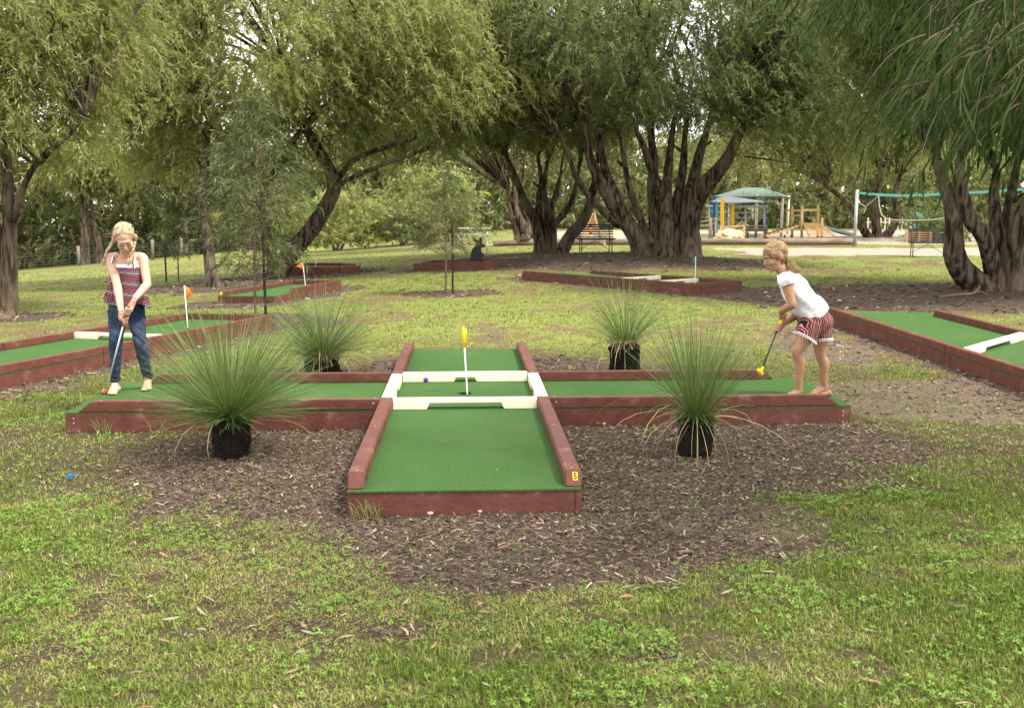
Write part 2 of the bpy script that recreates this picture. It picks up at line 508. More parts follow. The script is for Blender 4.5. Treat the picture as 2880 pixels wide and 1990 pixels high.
def ground_material():
    m, t, b = new_mat('lawn_mulch_and_sand')
    b.inputs['Roughness'].default_value = 0.95; b.inputs['Specular IOR Level'].default_value = 0.08
    tc = t.nodes.new('ShaderNodeTexCoord')

    def noise(sc, det=5, st=(1, 1, 1)):
        mp = t.nodes.new('ShaderNodeMapping'); mp.inputs['Scale'].default_value = st
        t.links.new(tc.outputs['Object'], mp.inputs['Vector'])
        n = t.nodes.new('ShaderNodeTexNoise'); n.inputs['Scale'].default_value = sc; n.inputs['Detail'].default_value = det
        n.inputs['Roughness'].default_value = 0.65
        t.links.new(mp.outputs['Vector'], n.inputs['Vector']); return n.outputs['Fac']

    def ramp(f, stops):
        r = t.nodes.new('ShaderNodeValToRGB')
        while len(r.color_ramp.elements) < len(stops): r.color_ramp.elements.new(0.5)
        for e, (p, c) in zip(r.color_ramp.elements, stops): e.position = p; e.color = (*c, 1)
        t.links.new(f, r.inputs['Fac']); return r.outputs['Color']

    def att(n):
        a = t.nodes.new('ShaderNodeAttribute'); a.attribute_name = n; return a.outputs['Fac']

    def mix(f, a, b_):
        n = t.nodes.new('ShaderNodeMix'); n.data_type = 'RGBA'
        t.links.new(f, n.inputs['Factor']); t.links.new(a, n.inputs['A']); t.links.new(b_, n.inputs['B']); return n.outputs['Result']

    def sharpen(f, ns, amt=0.5):
        a = t.nodes.new('ShaderNodeMath'); a.operation = 'MULTIPLY_ADD'; a.inputs[1].default_value = amt; a.inputs[2].default_value = -amt / 2
        t.links.new(ns, a.inputs[0])
        c = t.nodes.new('ShaderNodeMath'); c.operation = 'ADD'; t.links.new(a.outputs[0], c.inputs[0]); t.links.new(f, c.inputs[1])
        r = t.nodes.new('ShaderNodeMapRange'); r.inputs['From Min'].default_value = 0.35; r.inputs['From Max'].default_value = 0.65
        t.links.new(c.outputs[0], r.inputs['Value']); return r.outputs['Result']
    fine = noise(70, 4); mid = noise(9, 6)
    green = ramp(mid, [(0.3, (0.105, 0.13, 0.032)), (0.5, (0.15, 0.175, 0.045)), (0.72, (0.22, 0.225, 0.072))])
    dryc = ramp(fine, [(0.3, (0.065, 0.05, 0.026)), (0.55, (0.14, 0.11, 0.055)), (0.75, (0.21, 0.17, 0.09))])
    g = mix(sharpen(att('dry'), mid, 0.9), green, dryc)
    soilg = ramp(fine, [(0.3, (0.035, 0.026, 0.02)), (0.7, (0.11, 0.08, 0.058))])
    bare = t.nodes.new('ShaderNodeMapRange'); bare.inputs['From Min'].default_value = 0.56; bare.inputs['From Max'].default_value = 0.68
    t.links.new(noise(26, 5), bare.inputs['Value'])
    g = mix(bare.outputs['Result'], g, soilg)
    und = ramp(fine, [(0.25, (0.02, 0.014, 0.010)), (0.5, (0.048, 0.035, 0.024)), (0.68, (0.10, 0.078, 0.045)), (0.85, (0.2, 0.16, 0.09))])
    g = mix(att('under'), g, und)
    mulchc = ramp(noise(55, 5, (1, 1.6, 1)), [(0.28, (0.026, 0.019, 0.014)), (0.5, (0.075, 0.055, 0.041)), (0.66, (0.155, 0.118, 0.09)), (0.8, (0.27, 0.22, 0.17))])
    g = mix(sharpen(att('mulch'), fine, 0.7), g, mulchc)
    soilc = ramp(noise(30, 6), [(0.3, (0.06, 0.044, 0.032)), (0.55, (0.125, 0.096, 0.07)), (0.8, (0.2, 0.16, 0.122))])
    g = mix(sharpen(att('soil'), mid, 0.9), g, soilc)
    sandc = ramp(noise(6, 6), [(0.3, (0.20, 0.165, 0.13)), (0.7, (0.36, 0.31, 0.255))])
    g = mix(sharpen(att('sand'), mid, 0.4), g, sandc)
    t.links.new(g, b.inputs['Base Color'])
    bp = t.nodes.new('ShaderNodeBump'); bp.inputs['Strength'].default_value = 0.7; bp.inputs['Distance'].default_value = 0.02
    t.links.new(noise(45, 6), bp.inputs['Height']); t.links.new(bp.outputs['Normal'], b.inputs['Normal'])
    return m


ground = np_mesh('ground', np.stack([XX.ravel(), YY.ravel(), ZZ.ravel()], 1), GF, 4, ground_material(), None, 'structure',
                 dict(mulch=mk[0].ravel(), soil=mk[1].ravel(), sand=mk[2].ravel(), dry=mk[3].ravel(), lush=mk[4].ravel(), under=(0.85 * sstep(12.5, 8.5, YY)).ravel()))
prop(ground, 'patchy lawn with bark mulch, bare soil and pale sand areas', 'ground')


def gzz(x, y):
    """bilinear height of the built sheet"""
    i = np.clip(np.searchsorted(gx, x) - 1, 0, len(gx) - 2); j = np.clip(np.searchsorted(gy, y) - 1, 0, len(gy) - 2)
    u = np.clip((x - gx[i]) / (gx[i + 1] - gx[i]), 0, 1); v = np.clip((y - gy[j]) / (gy[j + 1] - gy[j]), 0, 1)
    return (ZZ[j, i] * (1 - u) + ZZ[j, i + 1] * u) * (1 - v) + (ZZ[j + 1, i] * (1 - u) + ZZ[j + 1, i + 1] * u) * v


def gpt(x, y):
    return float(gzz(np.array([x]), np.array([y]))[0])


# ------------------------------------------------------------------ ground cover
LANE_BOXES = [((-5.7, 8.2), (-3.95, 13.6), 0.66), ((-4.78, 17.9), (-4.1, 20.45), 0.5), ((3.85, 18.6), (0.8, 22.4), 0.62), ((5.1, 13.6), (5.15, 7.0), 0.68), ((-5.3, 27.3), (-4.9, 27.3), 0.9)]


def scatter(n, y0, y1, wide=0.60, extra=0.5):
    """uniform points in the wedge the camera looks over"""
    ym = np.linspace(y0, y1, 400); w = wide * ym + extra
    cdf = np.cumsum(w); cdf /= cdf[-1]
    y = np.interp(rng.random(n), cdf, ym)
    x = (rng.random(n) * 2 - 1) * (wide * y + extra)
    ok = ~in_cross(x, y, -0.005)
    for a, b, hw in LANE_BOXES: ok &= segd(x, y, a, b) > hw
    return x[ok], y[ok]


def unit(a):
    return a / np.maximum(np.linalg.norm(a, axis=-1, keepdims=True), 1e-9)


GRASSM = leaf_mat('grass_blades', [(0.0, (0.085, 0.13, 0.016)), (0.3, (0.165, 0.225, 0.036)), (0.6, (0.26, 0.295, 0.066)), (0.8, (0.30, 0.25, 0.105)), (1.0, (0.42, 0.33, 0.19))], 0.3, 0.55)
CLOVERM = leaf_mat('clover_leaves', [(0.0, (0.085, 0.18, 0.022)), (1.0, (0.21, 0.34, 0.06))], 0.3, 0.6)
CHIPM = leaf_mat('bark_chips', [(0.0, (0.022, 0.016, 0.012)), (0.36, (0.076, 0.053, 0.037)), (0.66, (0.17, 0.125, 0.09)), (0.88, (0.34, 0.265, 0.2)), (1.0, (0.56, 0.49, 0.41))], 0.0, 0.85, 0.15)
LITTERM = leaf_mat('dry_leaves', [(0.0, (0.17, 0.085, 0.045)), (0.5, (0.29, 0.185, 0.105)), (0.85, (0.36, 0.285, 0.19)), (1.0, (0.22, 0.25, 0.14))], 0.15, 0.55, 0.3)

gV = []; gF4 = []; gR = []; goff = 0


def blades(n, y0, y1, h, w, seg, dens_noise=True):
    """returns V,F(quads),rnd. seg 2: bent blade of two quads (tip collapsed), seg 1: one diamond"""
    global goff
    x, y = scatter(n, y0, y1)
    mul, soil, sand, dry, lush = masks(x, y)
    cover = np.clip(1.0 - 1.08 * np.maximum(mul, sand), 0.0, 1) * (1 - 0.78 * soil)
    cn_ = fbm(x * 6.5, y * 6.5, 31, 4)
    cover *= np.clip((cn_ - 0.30) * 6.0, 0.15, 1) * np.clip(0.7 + 1.0 * (fbm(x * 1.7, y * 1.7, 77, 3) - 0.3), 0.45, 1)
    cover = np.maximum(cover, 0.012 * (sand < 0.3))
    k = rng.random(len(x)) < cover
    x, y, dry, lush, mul = x[k], y[k], dry[k], lush[k], mul[k]
    z = gzz(x, y)
    m = len(x)
    hh = h * rng.uniform(0.5, 1.35, m) * (1 + 0.4 * lush) * (1 - 0.35 * dry)
    ww = w * rng.uniform(0.6, 1.3, m)
    a = rng.uniform(0, 2 * np.pi, m)
    lean = np.clip(rng.normal(0.65, 0.4, m) + 0.75 * dry, 0.05, 2.2)
    d = np.stack([np.cos(a), np.sin(a)], 1)
    sd = np.stack([-np.sin(a), np.cos(a), np.zeros(m)], 1) * ww[:, None] / 2
    b0 = np.stack([x, y, z - 0.004], 1)
    up = np.array([0, 0, 1.])

    def at_(t):
        r = (np.sin(lean * t) * t * hh)[:, None]
        return b0 + np.concatenate([d * r, (np.cos(lean * t) * t * hh)[:, None]], 1)
    rv = np.clip(0.32 + 0.19 * rng.normal(0, 1, m) + 0.55 * (dry - 0.45) + (rng.random(m) < 0.2) * 0.5 - 0.15 * lush, 0, 1)
    if seg == 2:
        p1, p2 = at_(0.55), at_(1.0)
        V = np.stack([b0 - sd, b0 + sd, p1 + sd * 0.8, p1 - sd * 0.8, p2], 1)
        I = np.arange(m)[:, None] * 5
        F = np.concatenate([I + np.array([[0, 1, 2]]), I + np.array([[0, 2, 3]]), I + np.array([[3, 2, 4]])])
        nv = 5
    else:
        V = np.stack([b0 - sd, b0 + sd, at_(1.0)], 1)
        F = np.arange(m)[:, None] * 3 + np.array([[0, 1, 2]])
        nv = 3
    gV.append(V.reshape(-1, 3)); gF4.append(F + goff); gR.append(np.repeat(rv, nv)); goff += m * nv


blades(330000, 2.75, 5.4, 0.030, 0.0042, 2)
blades(285000, 5.4, 10.0, 0.032, 0.0095, 1)
blades(190000, 10.0, 24.0, 0.036, 0.02, 1)
blades(60000, 24.0, 44.0, 0.05, 0.03, 1)
grass = np_mesh('grass', np.concatenate(gV), np.concatenate(gF4), 3, GRASSM, None, 'stuff', dict(rnd=np.concatenate(gR)))
prop(grass, 'short patchy green and straw coloured lawn grass', 'grass')


def clover(n, y0, y1, r):
    x, y = scatter(n, y0, y1, 0.58, 0.4)
    mul, soil, sand, dry, lush = masks(x, y)
    pn = fbm(x * 2.6 + 7, y * 2.6 + 1, 51, 4)
    p = np.clip((pn - 0.47) * 3 + 0.4 * lush, 0.06, 0.7) * (1 - 0.88 * mul) * (1 - sand) * (1 - soil * 0.8) * (1 - 0.6 * dry)
    k = rng.random(len(x)) < p
    x, y, z = x[k], y[k], gzz(x[k], y[k])
    m = len(x)
    c = np.stack([x, y, z + rng.uniform(0.008, 0.035, m)], 1)
    a0 = rng.uniform(0, 6.28, m); rr = r * rng.uniform(0.6, 1.25, m)
    tilt = rng.normal(0, 0.3, (m, 2))
    rv = np.clip(rng.normal(0.5, 0.25, m), 0, 1)
    Vs = []
    for q in range(3):
        a = a0 + q * 2.094
        def P(da, ra):
            dx, dy = np.cos(a + da) * rr * ra, np.sin(a + da) * rr * ra
            return c + np.stack([dx, dy, tilt[:, 0] * dx + tilt[:, 1] * dy + 0.12 * rr * ra], 1)
        Vs.append(np.stack([c, P(-0.52, 0.85), P(0, 0.92), P(0.52, 0.85)], 1))
    V = np.stack(Vs, 1).reshape(-1, 3)
    F = np.arange(m * 3)[:, None] * 4 + np.array([[0, 1, 2, 3]])
    return V, F, np.repeat(rv, 12)


cv = [clover(52000, 2.75, 5.6, 0.0125), clover(22000, 5.6, 8.6, 0.016)]
o_ = len(cv[0][0])
clo = np_mesh('clover', np.concatenate([cv[0][0], cv[1][0]]), np.concatenate([cv[0][1], cv[1][1] + o_]), 4, CLOVERM, None, 'stuff', dict(rnd=np.concatenate([cv[0][2], cv[1][2]])))
prop(clo, 'bright green clover patches growing through the lawn', 'clover')


def chips(n, y0, y1, L, W):
    x, y = scatter(n, y0, y1, 0.58, 0.5)
    mul, soil, sand, dry, lush = masks(x, y)
    k = (rng.random(len(x)) < np.maximum(mul, 0.03 + 0.4 * soil)) & (sand < 0.3)
    x, y, mul = x[k], y[k], mul[k]
    m = len(x)
    z = gzz(x, y) + rng.uniform(0.001, 0.016, m)
    a = rng.uniform(0, 6.28, m); el = rng.normal(0, 0.22, m)
    l = L * np.exp(rng.normal(0, 0.45, m)); w = W * np.exp(rng.normal(0, 0.4, m)); h = w * rng.uniform(0.2, 0.5, m)
    T = np.stack([np.cos(a) * np.cos(el), np.sin(a) * np.cos(el), np.sin(el)], 1)
    S = unit(np.stack([-np.sin(a), np.cos(a), rng.normal(0, 0.35, m)], 1)); U = np.cross(T, S)
    c = np.stack([x, y, z], 1)
    V = []
    for sl, sw, sh in ((-1,-.6,-1),(1,-.8,-1),(1,.5,-1),(-1,.9,-1),(-1,-.6,1),(.92,-.7,1),(.95,.4,1),(-.9,.8,1)):
        V.append(c + T * (sl * l / 2)[:, None] + S * (sw * w / 2)[:, None] + U * (sh * h / 2)[:, None])
    V = np.stack(V, 1).reshape(-1, 3)
    F = (np.arange(m)[:, None, None] * 8 + np.array([[4,5,6,7],[0,1,5,4],[2,3,7,6]])[None]).reshape(-1, 4)
    return V, F, np.repeat(np.clip(rng.beta(2.0, 2.6, m) + rng.normal(0, 0.05, m), 0, 1), 8)


cp = [chips(100000, 2.8, 7.2, 0.023, 0.006), chips(24000, 7.2, 14.0, 0.045, 0.012), chips(15000, 14, 29, 0.08, 0.024)]
Vs_, Fs_, Rs_, of_ = [], [], [], 0
for V, F, r_ in cp:
    Vs_.append(V); Fs_.append(F + of_); Rs_.append(r_); of_ += len(V)
mul_o = np_mesh('bark_mulch', np.concatenate(Vs_), np.concatenate(Fs_), 4, CHIPM, None, 'stuff', dict(rnd=np.concatenate(Rs_)), smooth=False)
prop(mul_o, 'dark brown bark mulch chips scattered around the lanes and trees', 'mulch')


def leaf_shape(L, W, curl, segs=4):
    """narrow curved leaf lying in xy, along x"""
    V = []
    for i in range(segs + 1):
        t = i / segs
        w = W * math.sin(math.pi * (0.06 + 0.9 * t)) ** 0.8
        x = (t - 0.5) * L; yb = 0.22 * L * math.sin(t * 2.6) * curl
        zz = 0.10 * L * abs(curl) * math.sin(math.pi * t)
        V += [(x, yb - w / 2, zz + w * 0.22), (x, yb, zz), (x, yb + w / 2, zz + w * 0.22)]
    F = []
    for i in range(segs):
        a = i * 3
        F += [(a, a + 3, a + 4, a + 1), (a + 1, a + 4, a + 5, a + 2)]
    return np.array(V), F


def litter(n, y0, y1, wide, L):
    x, y = scatter(n, y0, y1, wide, 0.2)
    sand = masks(x, y)[2]; k = sand < 0.3; x, y = x[k], y[k]
    V0, F0 = [], []
    protos = [leaf_shape(1, 0.17, c_) for c_ in (0.2, 0.6, -0.5, 1.0)]
    Vo, Fo, Ro, off = [], [], [], 0
    for xi, yi in zip(x, y):
        V, F = protos[rng.integers(4)]
        a = rng.uniform(0, 6.28); s_ = L * rng.uniform(0.55, 1.3); tl = rng.normal(0, 0.25)
        M = np.array([[math.cos(a), -math.sin(a), 0], [math.sin(a), math.cos(a), 0], [0, 0, 1]]) @ np.array([[math.cos(tl), 0, -math.sin(tl)], [0, 1, 0], [math.sin(tl), 0, math.cos(tl)]])
        Vo.append((V * s_) @ M.T + [xi, yi, gpt(xi, yi) + 0.014]); Fo.append(np.array(F) + off); off += len(V)
        Ro.append(np.full(len(V), rng.random()))
    return np.concatenate(Vo), np.concatenate(Fo), np.concatenate(Ro)


lv = litter(800, 4.4, 12, 0.56, 0.06)
lo_ = np_mesh('leaf_litter', lv[0], lv[1], 4, LITTERM, None, 'stuff', dict(rnd=lv[2]))
prop(lo_, 'thin scatter of narrow dry leaves over lawn and mulch', 'leaf litter')
xs, ys = scatter(190, 2.95, 4.9, 0.5, 0.0)
protos = []
for c_ in (0.2, 0.6, -0.5, 1.0):
    for rv in (0.15, 0.45, 0.75, 0.97):
        V, F = leaf_shape(0.075, 0.0125, c_, 5)
        me = bpy.data.meshes.new('fallen_leaf')
        me.from_pydata(V.tolist(), [], F); me.materials.append(LITTERM)
        a_ = me.attributes.new('rnd', 'FLOAT', 'POINT'); a_.data.foreach_set('value', [rv] * len(V))
        me.polygons.foreach_set('use_smooth', [True] * len(F))
        protos.append(me)
for i, (xi, yi) in enumerate(zip(xs[:150], ys[:150])):
    o = link('fallen_leaf', protos[int(rng.integers(len(protos)))])
    o.location = (xi, yi, gpt(xi, yi) + 0.016)
    o.rotation_euler = (rng.normal(0, 0.3), rng.normal(0, 0.2), rng.uniform(0, 6.28))
    s_ = rng.uniform(0.45, 1.0); o.scale = (s_, s_, s_)
    prop(o, 'narrow dry tan leaf lying on the near lawn', 'leaf', 'fallen dry leaves on the near lawn')

# ------------------------------------------------------------------ mini golf lanes
class Frame:
    """lane-local (u along, w across) -> world, following a gentle slope along u"""
    def __init__(s, ox, oy, ang, oz=0.0, su=0.0, sw=0.0):
        s.o = (ox, oy, oz); s.c, s.s = math.cos(ang), math.sin(ang); s.su = su; s.sw = sw

    def __call__(s, u, w, z):
        return (s.o[0] + s.c * u - s.s * w, s.o[1] + s.s * u + s.c * w, s.o[2] + z + s.su * u + s.sw * w)


def plank(fr, prof, p0, p1, width, name, mat, parent, bevel=0.005, label=None):
    """prof: (s, z) polygon along p0->p1 (lane coords), extruded by width across"""
    p0 = np.array(p0, float); p1 = np.array(p1, float)
    d = nrm(p1 - p0); n = np.array([-d[1], d[0]])
    k = len(prof); V = []
    for sg in (-0.5, 0.5):
        for s_, z in prof:
            q = p0 + d * s_ + n * sg * width
            V.append(fr(q[0], q[1], z))
    F = [tuple(range(k))[::-1], tuple(range(k, 2 * k))]
    for i in range(k):
        j = (i + 1) % k
        F.append((i, j, k + j, k + i))
    return MB().add(V, F).build(name, mat, parent, bevel=bevel, label=label)


def beam(fr, p0, p1, width, z0, z1, name, mat, parent, s0=0.0, s1=0.0, bevel=0.005):
    L = float(np.hypot(p1[0] - p0[0], p1[1] - p0[1]))
    return plank(fr, [(0, z0), (L, z0), (L - s1, z1), (s0, z1)], p0, p1, width, name, mat, parent, bevel)


def notched(fr, p0, p1, width, z0, h, a, b, sl, nh, parent, mat=None):
    L = float(np.hypot(p1[0] - p0[0], p1[1] - p0[1]))
    a *= L; b *= L; sl *= L
    pr = [(0, z0), (a, z0), (a + sl, z0 + nh), (b - sl, z0 + nh), (b, z0), (L, z0), (L, z0 + h), (0, z0 + h)]
    return plank(fr, pr, p0, p1, width, 'crossbar', mat or CREAM, parent, 0.004)


def screw(fr, u, w, z, parent, face='top', r=0.006):
    c = np.array(fr(u, w, z))
    if face == 'top': n = np.array([0, 0, 1.])
    else: n = np.array(fr(u, w - 1, z)) - np.array(fr(u, w, z)); n = nrm(n)
    MB().tube([c - n * 0.002, c + n * 0.0022], r, 8).build('screw', GALV, parent)


def flag(name, base, top, flag_h, flag_w, ang, mat, label, curl=0.0, furl=1.0, taper=0.94, group='hole flags of the golf lanes'):
    """pole with a triangular pennant, real cloth thickness"""
    base = np.array(base, float); top = np.array(top, float)
    rt = empty(name, base, label, 'flag', group)
    MB().tube([base - [0, 0, 0.05], base, (base + top) / 2, top], 0.0065, 8).build('pole', WHITE, rt, smooth=True)
    d = np.array([math.cos(ang), math.sin(ang), 0]); n = np.array([-d[1], d[0], 0])
    V = []; nx, nz = 7, 4
    for side in (0, 1):
        for i in range(nx):
            t = i / (nx - 1)
            hz = flag_h * (1 - t * taper)
            for j in range(nz):
                s_ = j / (nz - 1)
                p = top + d * (0.004 + flag_w * t * furl) + n * (curl * math.sin(t * 4.2) * flag_w * 0.35 + (side - 0.5) * 0.004)
                V.append(p + np.array([0, 0, -flag_h * 0.55 * t * taper + -hz * s_ * (1 - 0.0 * t) + (0.0)]))
    F = []
    q = nx * nz
    for i in range(nx - 1):
        for j in range(nz - 1):
            a = i * nz + j
            F.append((a, a + 1, a + nz + 1, a + nz)); F.append((q + a, q + a + nz, q + a + nz + 1, q + a + 1))
    rim = [i * nz for i in range(nx)] + [(nx - 1) * nz + j for j in range(1, nz)] + [i * nz + nz - 1 for i in range(nx - 2, -1, -1)] + [j for j in range(nz - 2, 0, -1)]
    for i in range(len(rim)):
        a, b = rim[i], rim[(i + 1) % len(rim)]
        F.append((a, b, b + q, a + q))
    MB().add(V, F).build('pennant', mat, rt, smooth=True)
    return rt


# --- the cross-shaped lane in the middle
W_, RW, RH, BH = 0.532, 0.089, 0.080, 0.090
TT = 0.010                      # turf thickness
LN, LF, LS = 2.72, 2.476, 2.887
fr = Frame(CC[0], CC[1], CA)
cross = empty('golf_lane', (CC[0], CC[1], 0), 'cross shaped red timber golf lane with green turf and cream crossbars', 'golf lane')
O = W_ + RW
h2 = RW / 2
# base timbers
beam(fr, (-O, -LN + h2), (O - 0.038, -LN + h2), RW, -0.05, BH, 'base_timber', RED, cross)
beam(fr, (O - 0.019, -LN), (O - 0.019, -O), 0.038, -0.05, BH - 0.002, 'base_timber', RED, cross)
beam(fr, (-O + h2, -LN + RW), (-O + h2, -O), RW, -0.05, BH - 0.002, 'base_timber', RED, cross)
for sx in (-1, 1):
    beam(fr, (sx * LS, -O + h2), (sx * (O - 0.04 if sx > 0 else O), -O + h2), RW, -0.05, BH, 'base_timber', RED, cross)
    beam(fr, (sx * LS, O - h2), (sx * O, O - h2), RW, -0.05, BH, 'base_timber', RED, cross)
    beam(fr, (sx * (LS - h2), -O + RW), (sx * (LS - h2), O - RW), RW, -0.05, BH, 'base_timber', RED, cross)
    beam(fr, (sx * (O - h2), O - RW), (sx * (O - h2), LF), RW, -0.05, BH - 0.002, 'base_timber', RED, cross)
beam(fr, (-O + RW, LF - h2), (O - RW, LF - h2), RW, -0.05, BH, 'base_timber', RED, cross)
# turf: one carpet with a real hole for the cup
tb = MB()
e_ = 0.004
for (u0, u1, w0, w1) in ((-O + e_, O - e_, -LN - 0.006, -O), (-O + e_, O - e_, O, LF + 0.004), (-LS - 0.004, -O, -O + e_, O - e_), (O, LS + 0.004, -O + e_, O - e_)):
    V = [fr(u, w, z) for z in (BH + 0.0005, BH + TT) for (u, w) in ((u0, w0), (u1, w0), (u1, w1), (u0, w1))]
    tb.add(V, BOXF)
ncir = 40; rc = 0.052
V = []; F = []
for k in range(ncir):
    a = 2 * math.pi * k / ncir
    c_, s_ = math.cos(a), math.sin(a); mxx = max(abs(c_), abs(s_))
    V += [fr(c_ / mxx * O, s_ / mxx * O, BH + TT), fr(c_ * rc, s_ * rc, BH + TT), fr(c_ * rc, s_ * rc, BH - 0.06)]
for k in range(ncir):
    a, b = 3 * k, 3 * ((k + 1) % ncir)
    F += [(a, b, b + 1, a + 1), (a + 1, b + 1, b + 2, a + 2)]
tb.add(V, F)
turf_cross = tb.build('turf', TURF, cross)
cupm = MB()
V = []; F = []
for k in range(24):
    a = 2 * math.pi * k / 24
    for r_, z in ((0.0575, BH + TT + 0.0022), (0.049, BH + TT + 0.0032), (0.049, BH - 0.09), (0.0005, BH - 0.09)):
        V.append(fr(math.cos(a) * r_, math.sin(a) * r_, z))
for k in range(24):
    a, b = 4 * k, 4 * ((k + 1) % 24)
    F += [(a, b, b + 1, a + 1), (a + 1, b + 1, b + 2, a + 2), (a + 2, b + 2, b + 3, a + 3)]
cupm.add(V, F).build('cup', BLACK, cross)
Z0, Z1_ = BH + TT, BH + TT + RH
for sx in (-1, 1):
    beam(fr, (sx * (W_ + h2), -LN + 0.022), (sx * (W_ + h2), -W_), RW, Z0, Z1_, 'rail', RED, cross, s0=0.055, bevel=0.008)
    beam(fr, (sx * (W_ + h2), W_), (sx * (W_ + h2), LF), RW, Z0, Z1_, 'rail', RED, cross, s1=0.05, bevel=0.008)
    beam(fr, (sx * (LS - 0.085), -W_ - h2), (sx * (O + 0.002), -W_ - h2), RW, Z0, Z1_ - 0.002, 'rail', RED, cross, s0=0.105, bevel=0.008)
    beam(fr, (sx * (LS - 0.23), W_ + h2), (sx * (O + 0.002), W_ + h2), RW, Z0, Z1_ - 0.002, 'rail', RED, cross, s0=0.095, bevel=0.008)
notched(fr, (-W_ + 0.002, -W_ - h2), (W_ - 0.002, -W_ - h2), RW - 0.004, Z0, RH - 0.004, 0.235, 0.77, 0.018, 0.047, cross)
notched(fr, (-W_ + 0.002, W_ + h2), (W_ - 0.002, W_ + h2), RW - 0.004, Z0, RH - 0.004, 0.41, 0.592, 0.017, 0.038, cross)
notched(fr, (-W_ - h2, -W_ + 0.002), (-W_ - h2, W_ - 0.002), RW - 0.004, Z0, RH - 0.004, 0.36, 0.62, 0.02, 0.04, cross)
notched(fr, (W_ + h2, -W_ + 0.002), (W_ + h2, W_ - 0.002), RW - 0.004, Z0, RH - 0.004, 0.36, 0.62, 0.02, 0.04, cross)
for sx in (-1, 1):
    for (u, w) in ((sx * (W_ + h2), -LN + 0.12), (sx * (W_ + h2), -W_ - 0.04), (sx * (O + 0.04), -W_ - h2), (sx * (LS - 0.25), -W_ - h2), (sx * (W_ + h2), W_ + 0.05), (sx * (W_ + h2), -LN + 1.2)):
        screw(fr, u, w, Z1_, cross)
    screw(fr, sx * (O + 0.05), -O - 0.0005, Z0 + 0.05, cross, 'front', 0.007)
    screw(fr, sx * (LS - 0.06), -O - 0.0005, BH - 0.03, cross, 'front')
    screw(fr, sx * (LS - 0.06), -O - 0.0005, BH - 0.065, cross, 'front')
# number plate 5 on the mitred end of the right rail
pc = np.array([W_ + h2 + 0.012, -LN + 0.022 + 0.055 * 0.63, Z0 + RH * 0.63])
nv = nrm([0, -RH, 0.055]); upv = nrm([0, 0.055, RH])
PX, PZ = 0.0135, 0.0235
V = []
for off in (0.0006, 0.0022):
    for a, b in ((-1, -1), (1, -1), (1, 1), (-1, 1)):
        q = pc + np.array([1, 0, 0]) * a * PX + upv * b * PZ + nv * off
        V.append(fr(*q))
PLATE = pm('yellow_number_plate', (0.78, 0.52, 0.03), (0.7, 0.42, 0.02), 30, 0.5)
plate = MB().add(V, BOXF).build('number_plate', PLATE, cross, label='yellow plate with black number 5')
tcu = bpy.data.curves.new('digit', 'FONT')
tcu.body = '5'; tcu.align_x = 'CENTER'; tcu.align_y = 'CENTER'; tcu.size = 0.058; tcu.extrude = 0.0006; tcu.offset = 0.0012
to = bpy.data.objects.new('digit_tmp', tcu); COL.objects.link(to)
dg = bpy.context.evaluated_depsgraph_get()
tme = bpy.data.meshes.new_from_object(to.evaluated_get(dg))
bpy.data.objects.remove(to)
co = np.zeros(len(tme.vertices) * 3); tme.vertices.foreach_get('co', co); co = co.reshape(-1, 3)
co -= (co.max(0) + co.min(0)) / 2
co[:, 0] *= 0.017 / (np.ptp(co[:, 0])); co[:, 1] *= 0.037 / np.ptp(co[:, 1])
W3d = np.array([fr(*(pc + np.array([1, 0, 0]) * x + upv * y + nv * (0.0034 + z))) for x, y, z in co]) - OFF[cross.name]
tme.vertices.foreach_set('co', W3d.ravel()); tme.materials.clear(); tme.materials.append(BLACK); tme.update()
link('digit', tme, plate)

flag('hole_flag', fr(0.02, 0, BH - 0.06), fr(-0.012, 0.0, 0.635), 0.16, 0.022, 0.25, YELLOW, 'slim furled yellow flag on a white pole in the cross lane cup', furl=1.0, curl=0.5, taper=0.25)
fl0 = bpy.data.objects['hole_flag']
MB().tube([fr(-0.0045, 0, 0.47), fr(-0.0122, 0, 0.638)], 0.0092, 10).build('sleeve', YELLOW, fl0, smooth=True)
ball_m = pm('purple_ball', (0.07, 0.035, 0.33), (0.085, 0.045, 0.38), 10, 0.35, 0.35, 220, spec=0.5)
bc = (-0.73,8.32,0.02)
bo = MB().ell((bc[0], bc[1], BH + TT + 0.0215), 0.0215, nu=24, nv=16).build('golf_ball', ball_m, smooth=True)
prop(bo, 'small purple golf ball lying on the green turf of the cross lane', 'golf ball')


